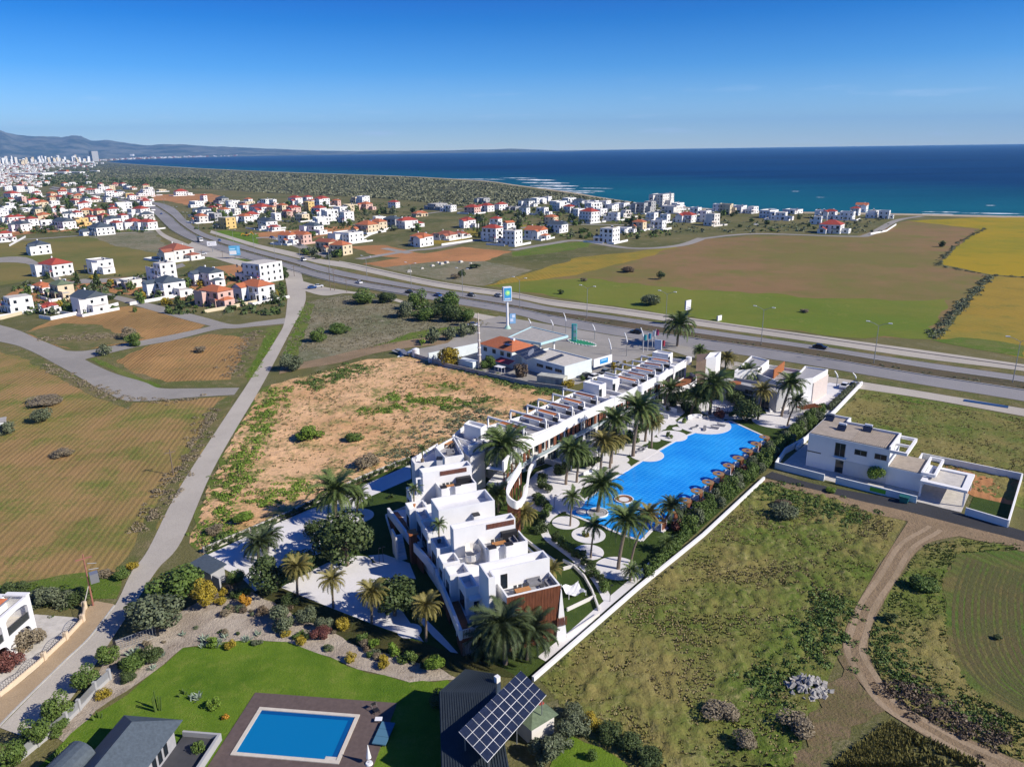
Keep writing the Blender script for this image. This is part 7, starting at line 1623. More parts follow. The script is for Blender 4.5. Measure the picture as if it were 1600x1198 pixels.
def greenery(name, box, n_, seed, label, mat):
    rs2 = np.random.default_rng(seed); V2 = []; c_ = 0
    while c_ < n_:
        x, y = rs2.uniform(box[0], box[2]), rs2.uniform(box[1], box[3]); q = gp(x, y)
        if mnoise.noise(Vector((q.x/45, q.y/45, seed))) < -.12: continue
        V2.append(blob_np(rs2, q.x, q.y, rs2.uniform(.5, 1.9), 1.0, .33, 12)); c_ += 1
    o = bpy.data.objects.new(name, np_mesh(name, np.concatenate(V2), 4, mat)); COL.objects.link(o); stuff(o, label, 'shrubs')
greenery('garden_greenery', (0,300,238,364), 620, 31, 'low garden greenery between the houses of the left village', L_MID)
greenery('garden_greenery', (300,318,640,360), 560, 32, 'low garden greenery between the houses of the middle village', L_DARK)
greenery('garden_greenery', (720,320,1050,372), 560, 33, 'low garden greenery between the houses of the shore village', L_MID)
greenery('garden_greenery', (1050,334,1390,364), 200, 34, 'low garden greenery near the beach', L_OLIVE)
greenery('garden_greenery', (20,430,445,492), 420, 35, 'low garden greenery between the near white houses', L_DARK)
def conifer(px, py, top, wpx, label, kind=L_DARK):
    b = gp(px, py); z = zat(b, top); r = wpx/2/ppm(b); rs_ = np.random.default_rng(int(px)); n_ = 500
    h = rs_.random(n_)**.8; a = rs_.random(n_)*6.283; rr = r*(1-h)*(.5+.5*rs_.random(n_)); p = np.stack([np.cos(a)*rr, np.sin(a)*rr, .4+h*(z-.4)], 1)
    u = rs_.normal(size=(n_,3)); u /= np.linalg.norm(u, axis=1)[:, None]; v = np.cross(u, rs_.normal(size=(n_,3))); v /= np.linalg.norm(v, axis=1)[:, None]; s = r*.22
    t = thing('conifer', label, 'tree', (b.x, b.y, 0)); inst('crown', np_mesh('crown', np.stack([p-u*s, p+v*s*.7, p+u*s, p-v*s*.7], 1).reshape(-1, 3), 4, kind), t); MB().tube([(0,0,0),(0,0,z*.8)], max(.1, r*.1), 6, .04).build('trunk', BARK, t)
conifer(122,446,424,12,'slim dark conifer beside the gabled house, left one'); conifer(153,452,425,18,'broader dark conifer beside the gabled house, right one')
for i, x in enumerate((746,750,754,758,763)): conifer(x, 365+i*.4, 342+i, 5.5, ORD[i+1]+' slim cypress from the left in the dark cypress group')
tree(488,372,360,14,'mid','bushy tree by the service road junction'); tree(1122,350,330,12,'dark','dark tall tree in the beach settlement')
# ---- far town: tower blocks one by one, low houses as a mass
TW = [WHITE, PALE, CREAM, BLUE_GREY]
rnd = random.Random(8); tn = 0; BAND = {}
for i in range(64):
    px = rnd.uniform(-6, 104) if i < 46 else rnd.uniform(104, 140); py = rnd.uniform(252, 259) if px < 60 else rnd.uniform(250.5, 255); b = gp(px, py); pm_ = ppm(b)
    w = rnd.uniform(3, 6.5)/pm_; h = rnd.uniform(4.5, 11.5 if px < 30 else 8.5)/pm_
    t = tag(MB().box(-w/2,w/2,-w*.3,w*.3,0,h).build('tower_block', rnd.choice(TW), loc=(b.x, b.y, 0), rz=R(rnd.uniform(-50,-20))), 'pale tower block in the dense skyline of the far town', 'tower block', 'tower blocks of the far town')
    m = MB()
    for k in range(4): m.box(-w*.46,w*.46,-w*.3-.6,-w*.3-.1,h*(.15+.2*k),h*(.22+.2*k))
    m.build('window_band', GLASS, t)
b = gp(148,252.5); pm_ = ppm(b); t = tag(MB().box(-4.4/pm_,4.4/pm_,-30,30,0,15.5/pm_).build('tower_block', GREYW, loc=(b.x,b.y,0), rz=R(-35)), 'tallest grey high-rise at the shore of the far town', 'tower block'); MB().box(-4.0/pm_,4.0/pm_,-31,-30.2,10/pm_,14/pm_).build('window_band', GLASS, t)
b = gp(207,246.8); pm_ = ppm(b); tag(MB().box(-2.4/pm_,2.4/pm_,-30,30,0,5.5/pm_).build('tower_block', WHITE, loc=(b.x,b.y,0)), 'white slab standing alone on the far shore', 'tower block')
m = MB(); m2 = MB(); m3 = MB()
def mass(x, y, w, h, mm): 
    b = gp(x, y); s = 1/ppm(b); mm.box(b.x-w*s/2, b.x+w*s/2, b.y-w*s*.4, b.y+w*s*.4, 0, h*s)
for i in range(1300):
    px = rnd.uniform(-12, 165)*rnd.random()**.3; py = rnd.uniform(254, 293)
    if px > 70 and py > 262 and rnd.random() < .9: continue
    if py > 280 and rnd.random() < .5: continue
    mass(px, py, rnd.uniform(1.6, 4.2), rnd.uniform(.9, 2.6), rnd.choice((m, m, m, m2, m3)))
for i in range(420):
    px = rnd.uniform(158, 640)*rnd.random()**.15; py = float(np.interp(px, [150,190,250,330,430,520,640], [252.6,249.9,248.0,245.3,243.3,241.9,240.0]))-rnd.uniform(.1,1.3)*(1 if px < 350 else .5); mass(px, py, rnd.uniform(1.2, 3.4), rnd.uniform(.8, 2.1), rnd.choice((m, m, m2, m3)))
stuff(m.build('town_houses', WHITE), 'white houses of the far town', 'houses'); stuff(m2.build('town_houses', PALE), 'beige houses of the far town', 'houses'); stuff(m3.build('town_houses', TILE_BROWN), 'reddish roofs of the far town', 'houses')
for x, y, w, h, mt, lab in ((50,274,60,3.5,WHITE,'long white industrial hall before the far town'),(92,272,34,3,WHITE,'white hall with low roof right of the longest one'),(34,277,24,3,PALE,'pale hall left of the longest one'),(100,270,14,4,TILE_ORANGE,'orange warehouse near the pine wood'),(118,271,26,2.4,WHITE,'low white hall near the orange warehouse'),(148,268.5,14,2,WHITE,'white house alone in the shrub plain')):
    b = gp(x, y); s = 1/ppm(b); t = tag(MB().box(-w*s/2,w*s/2,-w*s*.2,w*s*.2,0,h*s).build('hall', mt, loc=(b.x,b.y,0), rz=R(-12)), lab, 'hall'); MB().box(-w*s*.45,w*s*.45,-w*s*.2-.8,-w*s*.2-.1,h*s*.35,h*s*.6).build('window_band', GLASS, t)
# ============================================================ vehicles, lamps, signs, poles, furniture
# ---- rough ground relief in the lots
def relief(name, pts, mat, res, amp, seed, sc=1.0):
    poly = PX(*pts); xs = [p.x for p in poly]; ys = [p.y for p in poly]
    gx = np.arange(min(xs), max(xs), res); gy = np.arange(min(ys), max(ys), res)
    X, Y = np.meshgrid(gx, gy, indexing='ij'); ins = inside(poly, (X+res/2).ravel(), (Y+res/2).ravel()).reshape(X.shape)
    Z = np.array([mnoise.fractal(Vector((a*.9*sc, c2*.9*sc, seed)), .8, 2.1, 3)+.8*mnoise.noise(Vector((a*.16*sc, c2*.16*sc, seed))) for a, c2 in zip(X.ravel(), Y.ravel())]).reshape(X.shape)
    Z = np.maximum(Z+.12, -.02)*amp+.035
    I, J = np.nonzero(ins[:-1, :-1]); ny = X.shape[1]; vid = lambda i, j: i*ny+j
    used = {}; vs = []; fs = []
    def g(i, j):
        k = i*ny+j
        if k not in used: used[k] = len(vs); vs.append((X[i, j], Y[i, j], Z[i, j]))
        return used[k]
    for i, j in zip(I, J): fs.append((g(i,j), g(i+1,j), g(i+1,j+1), g(i,j+1)))
    return struct(MB().add(vs, fs).build(name, mat, smooth=True))
relief('rough_ground', DRY, M_SCRUB, .45, .5, 1)
relief('rough_ground', [(1350,609),(1480,634),(1600,655),(1600,793),(1450,740),(1310,698),(1285,690)], M_SCRUB, .7, .3, 2)
relief('rough_ground', [(1405,905),(1446,855),(1500,842),(1590,856),(1500,864),(1472,900),(1480,1010),(1522,1082),(1600,1127),(1600,1185),(1512,1148),(1426,1110),(1379,1060),(1360,1012),(1370,969)], M_SCRUB, .5, .35, 3)
relief('rough_ground', [(423,603),(500,584),(575,563),(656,558),(700,572),(806,605),(868,615),(845,638),(640,720),(565,750),(318,864),(300,848),(334,745),(370,677),(408,614)], M_SAND, .7, .28, 4, .7)
# ---- cars
CARP = {'white': flat('white_paint', (.72,.72,.72), .25), 'black': flat('black_paint', (.012,.013,.016), .2), 'silver': flat('silver_paint', (.42,.43,.45), .28, .5), 'blue': flat('blue_paint', (.03,.09,.28), .25), 'grey': flat('grey_paint', (.12,.125,.13), .28), 'red': flat('red_paint', (.32,.02,.02), .25), 'teal': flat('teal_paint', (.03,.17,.22), .3)}
def profile(mb, pts, w, w2):
    n_ = len(pts); b0 = len(mb.v)
    for s in (-1, 1):
        for x, z in pts: mb.v.append((x, s*(w if z < .95 else w2), z))
    for i in range(n_): j = (i+1) % n_; mb.f.append((b0+i, b0+j, b0+n_+j, b0+n_+i))
    mb.f.append(tuple(b0+i for i in reversed(range(n_)))); mb.f.append(tuple(b0+n_+i for i in range(n_))); return mb
CAR_M = {'body': profile(MB(), [(-2.1,.35),(2.1,.35),(2.15,.6),(2.0,.82),(1.0,.93),(-1.75,.95),(-2.12,.85)], .86, .84).mesh('body', CARP['white']),
         'cabin': profile(MB(), [(-1.7,.951),(1.0,.951),(.35,1.42),(-1.15,1.45)], .80, .64).mesh('cabin', GLASS), 'roof': MB().box(-1.1,.3,-.63,.63,1.42,1.48).mesh('roof', CARP['white']),
         'wheel': MB().tube([(0,-.1,0),(0,.1,0)], .32, 12).mesh('wheel', BLACK), 'light': MB().box(-.04,.04,-.18,.18,-.07,.07).mesh('headlight', WHITE_M)}
def car(px, py, ang, col, label, group, van=False):
    b = gp(px, py); t = thing('van' if van else 'car', label, 'van' if van else 'car', (b.x, b.y, .07), R(ang), group); s = (1.15,1.1,1.35) if van else None
    inst('body', CAR_M['body'], t, sc=s, mat=CARP[col]); inst('cabin', CAR_M['cabin'], t, sc=(1.25,1.1,1.5) if van else None, loc=(0,0,-.15 if van else 0)); inst('roof', CAR_M['roof'], t, sc=(1.7,1.1,1.45) if van else None, mat=CARP[col])
    for x in (-1.3, 1.3):
        for y in (-.78, .78): inst('wheel', CAR_M['wheel'], t, (x,y,.32))
    for y in (-.6, .6): inst('headlight', CAR_M['light'], t, (2.13,y,.68))
HC_ = 'cars on the highway'
for px, py, a, col, lab in ((1281,545,-37,'black','black car alone on the near-centre stretch of the far carriageway'),(994,521,143,'black','dark car on the near carriageway behind the flags'),(779,464,-51,'silver','white silver car on the far carriageway, just left of the pylon sign'),(737,463,-51,'grey','grey car on the far carriageway, second left of the pylon sign'),(684,463,129,'blue','blue car on the near carriageway, closest to the thicket'),(639,458,129,'black','dark car on the near carriageway left of the blue one'),(561,443,129,'white','white car on the near carriageway by the two utility poles'),(343,377,-58,'blue','dark blue car on the far carriageway by the green plot'),(252,335,122,'blue','small blue car in the curve of the near carriageway'),(296,340,-62,'grey','grey car on the far carriageway in the curve'),(234,317,-64,'black','dark car at the far end of the curve')): car(px, py, a, col, lab, HC_)
car(474,408,-53,'silver','pale van on the far carriageway at the junction', HC_, True)
PK = 'parked cars'
for px, py, a, col, lab in ((1320,606,50,'white','white car parked by the hedge, nearer to the corner building'),(1335,605,40,'silver','silver car parked against the end of the white wall'),(917,590,40,'black','dark car parked beside the curved row, first from the left'),(930,592,40,'white','white car parked beside the curved row, second from the left'),(947,584,45,'grey','grey car parked beside the curved row, third from the left'),(962,572,45,'silver','silver car parked at the far end of the curved row'),(740,510,10,'white','white car parked in front of the thicket by the station'),(498,449,20,'white','white car parked at the yard beside the junction'),(488,451,20,'blue','blue car parked at the yard beside the junction'),(318,398,20,'white','white pick-up by the beige house yard'),(425,372,-40,'blue','blue car parked by the trees at the junction'),(1180,352,10,'white','white car parked in the beach settlement'),(470,384,10,'grey','grey car at the junction of the service road'),(360,482,30,'grey','grey car by the pink house gate')): car(px, py, a, col, lab, PK)
b = gp(313,378); t = thing('truck', 'dark lorry with pale cab on the near carriageway by the billboard', 'truck', (b.x,b.y,.07), R(-57)); MB().box(-4.5,2.0,-1.2,1.2,1.0,3.4).build('cargo_box', CARP['grey'], t); MB().box(2.3,4.4,-1.15,1.15,.8,3.0).build('cab', CARP['white'], t); MB().box(4.405,4.45,-1.0,1.0,1.9,2.7).build('windscreen', GLASS, t); MB().box(-4.5,4.3,-1.0,1.0,.6,.99).build('chassis', BLACK, t)
for x in (-3.6,-2.4,3.3):
    for y in (-1.0,1.0): inst('wheel', CAR_M['wheel'], t, (x,y,.5), sc=(1.55,1.3,1.55))
# ---- highway lamps
LM = MB(); z_ = 11.0
LM.tube([(0,0,0),(0,0,z_)], .13, 8, .07); POLE = LM.mesh('pole', STEEL); ARM = MB().tube([(0,0,z_-.1),(0,1.2,z_+.5),(0,2.6,z_+.9)], .06, 5).tube([(0,0,z_-.1),(0,-1.2,z_+.5),(0,-2.6,z_+.9)], .06, 5).mesh('arm', STEEL); HEAD = MB().box(-.22,.22,-.5,.5,-.1,.1).mesh('lamp_head', WHITE_M)
LMP = [(1582,598,'nearest to the right edge'),(1365,568,'second from the right edge'),(1189,538,'third from the right edge, past the white sign'),(1040,508,'behind the lone palm'),(917,497,'between totem and flags'),(812,481,'right of the pylon sign'),(723,463,'first left of the pylon sign'),(643,452,'second left of the pylon sign'),(574,439,'third left of the pylon sign'),(516,427,'at the utility poles'),(470,417,'near the van'),(430,405,'opposite the largest white house'),(398,396,'by the blue billboard'),(366,387,'opposite the green plot'),(340,381,'by the truck'),(312,368,'in the curve, first'),(292,354,'in the curve, second'),(276,343,'in the curve, third'),(258,328,'in the curve, last')]
for px, py, lab in LMP:
    b = gp(px, py+.4); t = thing('street_lamp', 'double-armed highway lamp post on the median, '+lab, 'street lamp', (b.x,b.y,.2), R(55), 'lamp posts along the highway median'); inst('pole', POLE, t); inst('arm', ARM, t)
    inst('lamp_head', HEAD, t, (0,2.9,z_+.95)); inst('lamp_head', HEAD, t, (0,-2.9,z_+.95))
# ---- curved flood lamps of the station, flags, banners
def flood(px, py, top, label):
    b = gp(px, py); z = zat(b, top); t = thing('flood_lamp', label, 'lamp', (b.x,b.y,0), R(-30), 'flood lamps of the petrol station'); MB().tube([(0,0,0),(0,0,z*.62)], .12, 7, .09).build('pole', STEEL, t); MB().tube([(0,0,z*.62),(-.25,0,z*.8),(-.9,0,z)], .22, 7, .12).build('lamp_arm', WHITE_M, t)
for a in ((884,521,489,'white curved flood lamp at the left tip of the green island'),(929,531,507,'white curved flood lamp on the right tip of the green island'),(979,557,520,'white curved flood lamp on the forecourt near the parked cars'),(954,572,529,'white curved flood lamp beside the station billboard'),(1004,548,512,'white curved flood lamp among the flags'),(829,517,498,'white flood lamp over the left end of the canopy'),(864,522,500,'white flood lamp over the middle of the canopy'),(1307,604,580,'white curved lamp by the hedge at the highway end'),(1336,602,583,'thin white lamp at the end of the white wall')): flood(*a)
for px, py, top, col, lab in ((1005,551,522,(.05,.45,.45),'turquoise flag, leftmost of the row'),(1012,549,520,(.05,.35,.55),'blue flag, second of the row'),(1019,546,516,(.75,.75,.72),'white flag, third of the row'),(1024,544,514,(.50,.06,.16),'dark red flag, fourth of the row'),(1022,541,515,(.02,.42,.36),'green flag, fifth of the row'),(1034,547,531,(.75,.10,.14),'red flag, rightmost of the row')):
    b = gp(px, py); z = zat(b, top); t = thing('flag', lab+' behind the curved building', 'flag', (b.x,b.y,0), R(-35), 'flags of the petrol station'); MB().tube([(0,0,0),(0,0,z)], .07, 6).build('pole', WHITE_M, t)
    f = MB(); k = 6; f.add([(.08+.9*i/k, .1*math.sin(i*1.2), z-.1) for i in range(k+1)]+[(.08+.85*i/k, .1*math.sin(i*1.2+.5), z-1.9) for i in range(k+1)], [(i+k+1, i+k+2, i+1, i) for i in range(k)]); f.build('cloth', flat('flag_cloth', col, .8), t)
# ---- billboards
def billboard(px, py, top, wm, hm, col, label, ang, legs=1, marks=()):
    b = gp(px, py); z = zat(b, top); t = thing('billboard', label, 'billboard', (b.x,b.y,0), R(ang)); MB().box(-wm/2,wm/2,-.15,.15,z-hm,z).build('panel', flat('billboard_face', col, .5), t); MB().box(-wm/2,wm/2,.16,.5,z-hm+.2,z-.1).build('frame', GREY_M, t)
    for i in range(legs): x = 0 if legs == 1 else -wm*.3+wm*.6*i; MB().tube([(x,.3,0),(x,.3,z-hm+.3)], .22, 8).build('leg', STEEL, t)
    for (x0, x1, z0, z1, c) in marks: MB().box(x0*wm,x1*wm,-.19,-.152,z-hm+z0*hm,z-hm+z1*hm).build('print', flat('print', c, .5), t)
billboard(332.5,394,377,5.6,2.9,(.78,.78,.80),'white billboard beside the highway with a small dark print',12,1,((-.3,.35,.70,.80,(.35,.36,.42)),(-.38,-.2,.25,.55,(.45,.44,.46)),(-.12,.3,.3,.36,(.5,.5,.52))))
billboard(368,404,384,6.2,5.6,(.10,.38,.62),'blue and white billboard on the green verge of the highway',12,1,((-.48,.15,.08,.48,(.75,.74,.74)),(-.44,.05,.60,.72,(.45,.70,.85)),(.22,.44,.2,.9,(.20,.50,.80))))
billboard(1073.5,508,469,2.6,3.4,(.75,.75,.76),'dark-framed white sign on a post, behind the lone palm',38,1,((-.4,.45,.12,.2,(.1,.1,.12)),(-.3,.4,.3,.36,(.3,.3,.34))))
billboard(1124,501,493,2.2,2.6,(.80,.80,.80),'small plain white sign at the edge of the green crop',38,2)
billboard(801,506,490,2.2,3.6,(.22,.42,.66),'blue patterned banner on the verge by the pylon sign',10,2,((-.4,.1,.2,.5,(.6,.7,.85)),(-.1,.4,.6,.9,(.65,.75,.9))))
billboard(1028,548,531,2.2,3.0,(.55,.66,.80),'pale blue banner under the flags',-35,2)
# ---- utility poles and wires
def upole(px, py, top, label, col=None, cross=True):
    b = gp(px, py); z = zat(b, top); t = thing('utility_pole', label, 'utility pole', (b.x,b.y,0), R(35)); MB().tube([(0,0,0),(0,0,z)], max(.13, z*.014), 7, max(.09, z*.009)).build('pole', col or BARK, t)
    if cross: MB().box(-1.0,1.0,-.07,.07,z-.7,z-.55).build('crossarm', col or BARK, t)
    return t, b, z
t1, b1_, z1_ = upole(146,947,866,'rust-striped utility pole carrying a transformer by the street', plain('rusty_pole', (.30,.13,.09), .8, .3, 2)); MB().box(.25,1.3,-.5,.5,z1_*.45,z1_*.62).build('transformer', STEEL, t1); MB().tube([(.3,0,z1_*.7),(1.5,.3,z1_*.66)], .06, 5).tube([(.3,.3,z1_*.8),(1.4,.5,z1_*.75)], .05, 5).build('bracket', GREY_M, t1); MB().bar((-1.2,.3,0),(-.1,0,z1_*.4),.12,.12).build('stay', CONC_L, t1)
for a in ((516.5,454,417,'left pole of the utility pole pair at the junction'),(523,454,420,'right pole of the utility pole pair at the junction'),(542,457,436,'single brown pole right of the utility pole pair'),(271,742,702,'thin pole in the brush line of the large field'),(316,402,390,'thin post by the paved yard'),(348,402,392,'thin post by the white billboard'),(163,478,445,'thin pole in the red field, left'),(199,462,440,'thin pole in the red field, right'),(105,446,428,'thin pole by the red-roofed house'),(460,432,415,'thin pole by the largest white house')): upole(*a)
# ---- concrete barrier / guard rail along the near carriageway
gr = [q for q in hso if 320 < q.y < 900]; P = []
for i, q in enumerate(gr):
    d = (gr[min(i+1,len(gr)-1)]-gr[max(i-1,0)]).normalized(); P.append(q+Vector((-d.y,d.x))*-.6)
o0 = P[0]; m = MB()
for a, c2 in zip(P, P[1:]): m.wall(a-o0, c2-o0, .1, .45, .8)
t = thing('guard_rail', 'long grey guard rail along the outer edge of the highway', 'guard rail', (o0.x,o0.y,0)); m.build('rail', STEEL, t); m = MB()
for a, c2 in zip(P, P[1:]): q = a-o0; m.box(q.x-.06,q.x+.06,q.y-.06,q.y+.06,0,.8)
stuff(m.build('posts', STEEL, t))
WOOD_T = plain('weathered_teak', (.27,.16,.08), .7, .25, 4)
# ---- roof-terrace furniture
TEAK = plain('teak', (.42,.19,.065), .6, .2, 4); GREYF = plain('grey_fabric', (.20,.20,.215), .9, .1, 3); DARKF = plain('dark_fabric', (.06,.06,.065), .9, .1, 3)
def dining(w, z, ang, label, n_=3):
    t = thing('dining_table', label, 'table', (w[0],w[1],z), R(ang), 'terrace dining tables'); MB().box(-1.0,1.0,-.45,.45,.7,.75).build('top', TEAK, t)
    for x in (-.85,.85):
        for y in (-.35,.35): MB().box(x-.04,x+.04,y-.04,y+.04,0,.7).build('leg', TEAK, t)
    for s in (-1,1):
        for k in range(n_):
            c = thing('chair', 'dark chair pushed up to a teak roof-terrace table', 'chair', Vector((w[0],w[1],z))+Matrix.Rotation(R(ang),3,'Z')@Vector((-.65+.65*k, s*.75, 0)), R(ang)+(0 if s < 0 else math.pi), 'chairs of the roof terraces'); MB().box(-.23,.23,-.23,.23,.4,.46).build('seat', DARKF, c); MB().box(-.23,.23,-.25,-.2,.46,.9).build('backrest', DARKF, c)
            for x in (-.2,.2):
                for y in (-.2,.2): MB().box(x-.02,x+.02,y-.02,y+.02,0,.4).build('leg', BLACK, c)
def sofa(w, z, ang, label, L=1.8, name='sofa', mat=GREYF, grp='terrace sofas'):
    t = thing(name, label, name, (w[0],w[1],z), R(ang), grp); MB().box(-L/2,L/2,-.4,.4,.12,.42).build('seat', mat, t); MB().box(-L/2,L/2,.28,.42,.42,.85).build('backrest', mat, t); MB().box(-L/2,-L/2+.15,-.4,.27,.42,.62).build('armrest', mat, t); MB().box(L/2-.15,L/2,-.4,.27,.42,.62).build('armrest', mat, t)
def fb(x, y): return FB.o+Vector((x*FB.c-y*FB.s, x*FB.s+y*FB.c))
dining(fb(3.4,3.0),6.88,21,'teak dining table on the roof terrace above the timber end wall'); dining(fb(4.7,15.0),6.88,21,'teak dining table on the roof terrace of the second villa'); dining(fb(3.6,35.6),6.88,21,'teak dining table on the roof terrace of the far stepped villa'); dining(gp(702,697,6.9),6.88,60,'teak dining table on the turned roof terrace next to the curved row',2)
sofa(fb(5.6,4.5),6.88,21,'grey sofa at the back wall of the front roof terrace'); sofa(fb(7.3,3.4),6.88,-69,'grey sofa along the right parapet of the front roof terrace'); sofa(fb(5.9,2.5),6.88,201,'grey armchair on the front roof terrace',.9,'armchair'); sofa(fb(6.9,15.3),6.88,-69,'grey sofa on the roof terrace of the second villa'); sofa(gp(704,709,6.9),6.88,20,'grey sofa on the turned roof terrace',1.5)
t = thing('coffee_table', 'low dark table between the sofas of the front roof terrace', 'table', (*fb(6.3,3.4),6.88), R(21)); MB().box(-.4,.4,-.4,.4,.3,.36).build('top', DARKF, t); MB().box(-.3,.3,-.3,.3,0,.3).build('base', BLACK, t)
# ---- pool furniture
def lounger(px, py, ang, label, mat=GREYF, z=.09):
    b = gp(px, py); t = thing('sun_lounger', label, 'lounger', (b.x,b.y,z), R(ang), 'sun loungers by the pool'); MB().box(-.95,.45,-.33,.33,.28,.40).build('cushion', mat, t); MB().add([(.455,-.33,.28),(1.0,-.33,.62),(1.0,.33,.62),(.455,.33,.28),(.455,-.33,.40),(.94,-.33,.74),(.94,.33,.74),(.455,.33,.40)], [(0,3,2,1),(4,5,6,7),(0,1,5,4),(1,2,6,5),(2,3,7,6),(3,0,4,7)]).build('backrest', mat, t); MB().box(-.95,.9,-.36,.36,.2,.275).build('frame', WHITE_M, t)
    for x in (-.8,.7):
        for y in (-.3,.3): MB().box(x-.03,x+.03,y-.03,y+.03,0,.2).build('leg', WHITE_M, t)
for px, py, a, lab in ((1085,670,30,'grey lounger on the round sofa island, front left'),(1101,672,75,'grey lounger on the round sofa island, front middle'),(1117,670,150,'grey lounger on the round sofa island, front right'),(1127,666,150,'grey lounger on the round sofa island, right rim'),(1111,656,160,'grey lounger on the round sofa island, back'),(1125,656,120,'grey lounger on the round sofa island, back right'),(1000,707,20,'grey lounger on the pool island with the tall palm, left one'),(1005,702,20,'grey lounger on the pool island with the tall palm, right one'),(930,733,60,'white lounger on the disc by the curved row, left one'),(936,736,60,'white lounger on the disc by the curved row, right one')): lounger(px, py, a, lab, GREYF if 'grey' in lab else WHITE_M)
for px, py, lab in ((1086,655,'curved white sofa on the round island'),(926,744,'curved white sofa on the disc below the curved row'),(1213,643,'curved white bench near the corner building')):
    b = gp(px, py); t = thing('curved_sofa', lab, 'sofa', (b.x,b.y,.09), .4); 
    sm_ = MB(); bm_ = MB(); k = 10
    for mm, r0, r1, z0, z1 in ((sm_,1.1,1.9,.1,.42),(bm_,1.75,1.95,.425,.8)):
        for i in range(k): a0, a1 = math.pi*(i/k), math.pi*((i+1)/k); mm.prism([(r0*math.cos(a0),r0*.6*math.sin(a0)),(r1*math.cos(a0),r1*.6*math.sin(a0)),(r1*math.cos(a1),r1*.6*math.sin(a1)),(r0*math.cos(a1),r0*.6*math.sin(a1))], z0, z1)
    sm_.build('seat', WHITE_M, t); bm_.build('backrest', WHITE_M, t)
for px, py, lab in ((1123,647,'slatted dark seating pod, left one, on the palm terrace'),(1143,647,'slatted dark seating pod, right one, on the palm terrace')):
    b = gp(px, py); t = thing('seating_pod', lab, 'seating pod', (b.x,b.y,.09), R(-10), 'seating pods')
    for k in range(7):
        x = -1.2+.4*k; MB().tube([(x,-.9,0),(x+.2,-1.0,.7),(x,-.8,1.4),(x+.15,-.5,2.0),(x,.3,2.1)], .05, 5).build('rib', BLACK, t)
    MB().box(-1.3,1.4,-.3,.6,.0,.45).build('seat', GREYF, t)
for i in range(11):                                        # cabanas along the right-hand pool edge
    u = 2.5+LP_*.92*i/10.6; q = pw(u, -1.3); t = thing('cabana', 'round timber-roofed daybed on the pool edge, '+ORD[i+1]+' from the lawn', 'cabana', (q.x,q.y,0), math.atan2(dP.y,dP.x), 'daybeds along the pool edge')
    t.scale = (.8,.8,.8); MB().box(-1.2,1.2,-1.1,1.6,.0,.3).build('platform', M_PAVE, t); MB().disc(0,.6,.302,.55,.95,18).build('mattress', WHITE_M, t)
    MB().ring(0,.4,1.9,2.02,.5,1.35,22).build('roof', WOOD_T, t)
    for x, y in ((-1.1,-.6),(1.1,-.6)): MB().box(x-.09,x+.09,y-.09,y+.09,.3,1.9).build('post', WHITE_M if i % 3 == 0 else WOOD, t)
    MB().box(-1.15,1.15,-.66,-.6,.31,1.6).build('screen', WOOD, t)
t = thing('hammock', 'white square sail hammock on the villa garden', 'hammock', (*gp(896,926), 0), R(20)); k = 8; hv = [(x/k*2.6-1.3, y/k*2.6-1.3, .25+.55*max(abs(x/k-.5),abs(y/k-.5))**2*4*(.6+.4*math.cos((x-y)))) for x in range(k+1) for y in range(k+1)]
MB().add(hv, [(i*(k+1)+j,(i+1)*(k+1)+j,(i+1)*(k+1)+j+1,i*(k+1)+j+1) for i in range(k) for j in range(k)]).build('cloth', WHITE_M, t)
for x in (-1.3,1.3):
    for y in (-1.3,1.3): MB().tube([(x,y,0),(x,y,.9)], .05, 6).build('post', WHITE_M, t)
# low garden walls in the villa gardens
for pts, lab in (([(880,891),(917,880)],'low pale wall across the villa garden, farther one'),([(886,955),(930,934)],'low pale wall across the villa garden, nearer one'),([(880,878),(896,886),(913,903),(925,925),(936,955)],'curving low pale wall between villa gardens and path'),([(884,998),(936,962)],'low pale wall at the bottom of the villa gardens'),([(815,840),(840,860),(868,880)],'white garden wall behind the second villa'),([(820,855),(850,882)],'short white wall beside the second villa'),([(615,848),(603,808),(641,792)],'thin glass-edged wall round the lawn behind the gallery')):
    wall_thing(PX(*pts), .55, lab, .22, PALE)
for px, py, w, lab in ((610,780,12,'dark green hedge corner behind the gallery'),):
    bush(px, py, w, .8, 'dark', lab)
# garden lamps
for px, py, lab in ((866,795,'slim dark garden lamp on the white plaza'),(593,880,'slim garden lamp by the gallery lawn'),(599,878,'second slim garden lamp by the gallery lawn'),(953,940,'slim garden lamp at the bottom of the lawn path')):
    b = gp(px, py); t = thing('garden_lamp', lab, 'lamp', (b.x,b.y,0)); MB().tube([(0,0,0),(0,0,2.4),(.15,0,2.6)], .04, 6).build('post', BLACK, t); MB().box(.05,.4,-.1,.1,2.58,2.68).build('head', BLACK, t)
RUB = plain('rubble_stone', (.30,.29,.275), .9, .25, 2, bumps=.3)
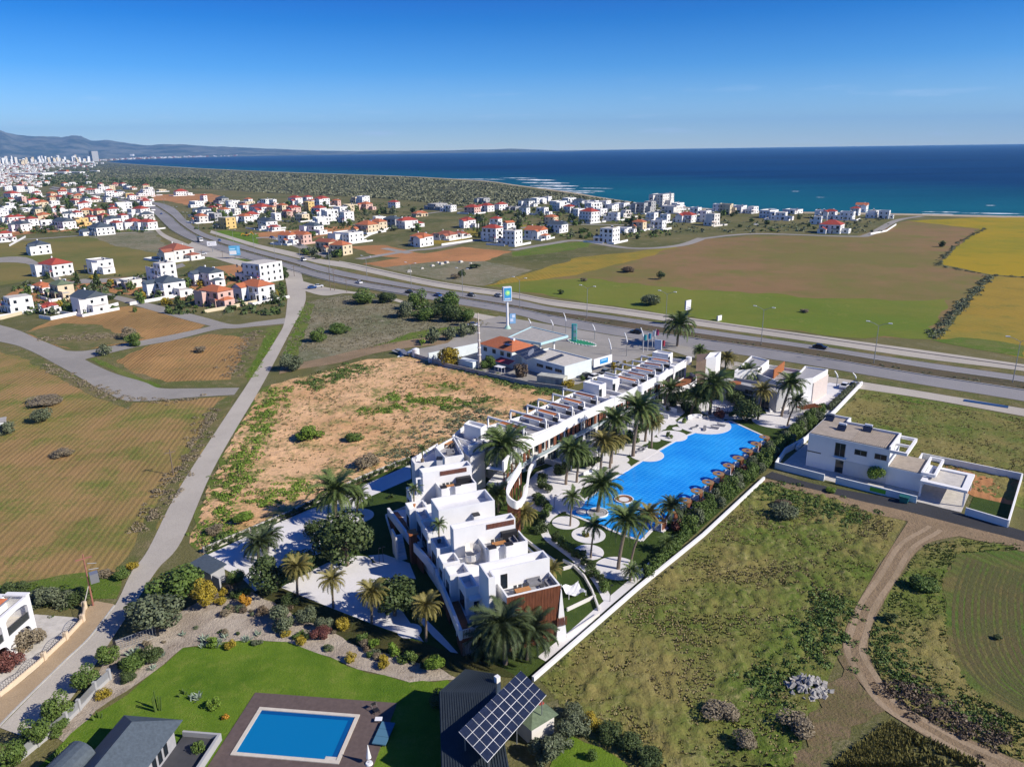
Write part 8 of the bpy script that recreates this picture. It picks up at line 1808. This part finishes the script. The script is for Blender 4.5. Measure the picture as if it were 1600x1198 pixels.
# rubble heap
b = gp(1262,1075); t = thing('rubble_heap', 'pale grey heap of broken stone in the dry lot', 'rubble', (b.x,b.y,0)); rs_ = random.Random(4)
for i in range(90):
    a = rs_.random()*6.28; r_ = rs_.random()**.6; s = rs_.uniform(.12,.34); o = inst('stone', None, t) if False else MB().add([(rs_.uniform(-.3,.3)+x*s, rs_.uniform(-.05,.05)+y*s*.8, z*s*.7) for x, y, z in ((-1,-1,-1),(1,-1,-1),(1,1,-1),(-1,1,-1),(-.8,-.7,1),(.7,-.9,.8),(.9,.8,1),(-.7,.9,.7))], [(0,3,2,1),(4,5,6,7),(0,1,5,4),(1,2,6,5),(2,3,7,6),(3,0,4,7)]).build('stone', RUB if i % 3 else CONC, t)
    o.location = (math.cos(a)*r_*2.6, math.sin(a)*r_*1.9, .1+(1-r_)*1.0); o.rotation_euler = (rs_.random(), rs_.random(), rs_.random()*6)
# small boulders and litter in the stony lot
for i, (px, py) in enumerate(((684,411),(690,413),(698,411),(720,410),(735,412),(676,416),(640,425),(660,420))):
    b = gp(px, py); s = random.uniform(.8,1.8); tag(MB().add([(x*s,y*s*.8,z*s*.5+s*.3) for x, y, z in ((-1,-1,-1),(1,-1,-1),(1,1,-1),(-1,1,-1),(-.6,-.5,1),(.5,-.7,.8),(.6,.6,1),(-.5,.7,.7))], [(0,3,2,1),(4,5,6,7),(0,1,5,4),(1,2,6,5),(2,3,7,6),(3,0,4,7)]).build('boulder', CONC_L, loc=(b.x,b.y,0), rz=random.random()*6), 'pale boulder in the stony grey lot beyond the highway', 'boulder', 'boulders of the stony lot')
# dark sheet lying on the service road, yellow digger
tag(MB().box(-4.6,4.6,-.9,.9,0,.09).build('plastic_sheet', flat('navy_sheet', (.02,.05,.12), .3), loc=(*gp(1540,631),.05), rz=R(-36)), 'long dark blue sheet lying on the near service road at right', 'sheet')
b = gp(386,369); t = thing('digger', 'orange digger standing on the green plot', 'excavator', (b.x,b.y,0), R(20)); DG = flat('digger_orange', (.55,.24,.02), .4); MB().box(-1.6,1.6,-1.2,1.2,.7,1.5).build('body', DG, t); MB().box(-.9,.5,-.9,.9,1.51,3.0).build('cab', BLACK, t); MB().bar((1.4,0,1.4),(3.6,0,3.2),.4,.5).bar((3.6,0,3.2),(4.8,0,.8),.35,.4).build('boom', DG, t); MB().bar((-1.5,0,1.4),(-3.4,0,2.2),.4,.5).bar((-3.4,0,2.2),(-4.2,0,.6),.3,.4).build('boom', DG, t)
for x in (-1.1,1.1):
    for y in (-1.1,1.1): inst('wheel', CAR_M['wheel'], t, (x,y,.6), sc=(1.9,2,1.9))
# ============================================================ air: one closed box of thin haze round the camera and the whole place
hz = MB().box(-27000, 32000, -1200, 26000, -1.6, 900).build('haze', None)
m = bpy.data.materials.new('haze_air'); m.use_nodes = True; nt = m.node_tree
for q in list(nt.nodes):
    if q.type == 'BSDF_PRINCIPLED': nt.nodes.remove(q)
out = [q for q in nt.nodes if q.type == 'OUTPUT_MATERIAL'][0]
pv = nt.nodes.new('ShaderNodeVolumePrincipled'); pv.inputs['Color'].default_value = (.25, .56, 1.0, 1); pv.inputs['Density'].default_value = 4.2e-5; pv.inputs['Anisotropy'].default_value = .0
nt.links.new(pv.outputs[0], out.inputs['Volume'])
hz.data.materials.append(m); stuff(hz, 'thin blue haze in the air over the coast', 'haze')
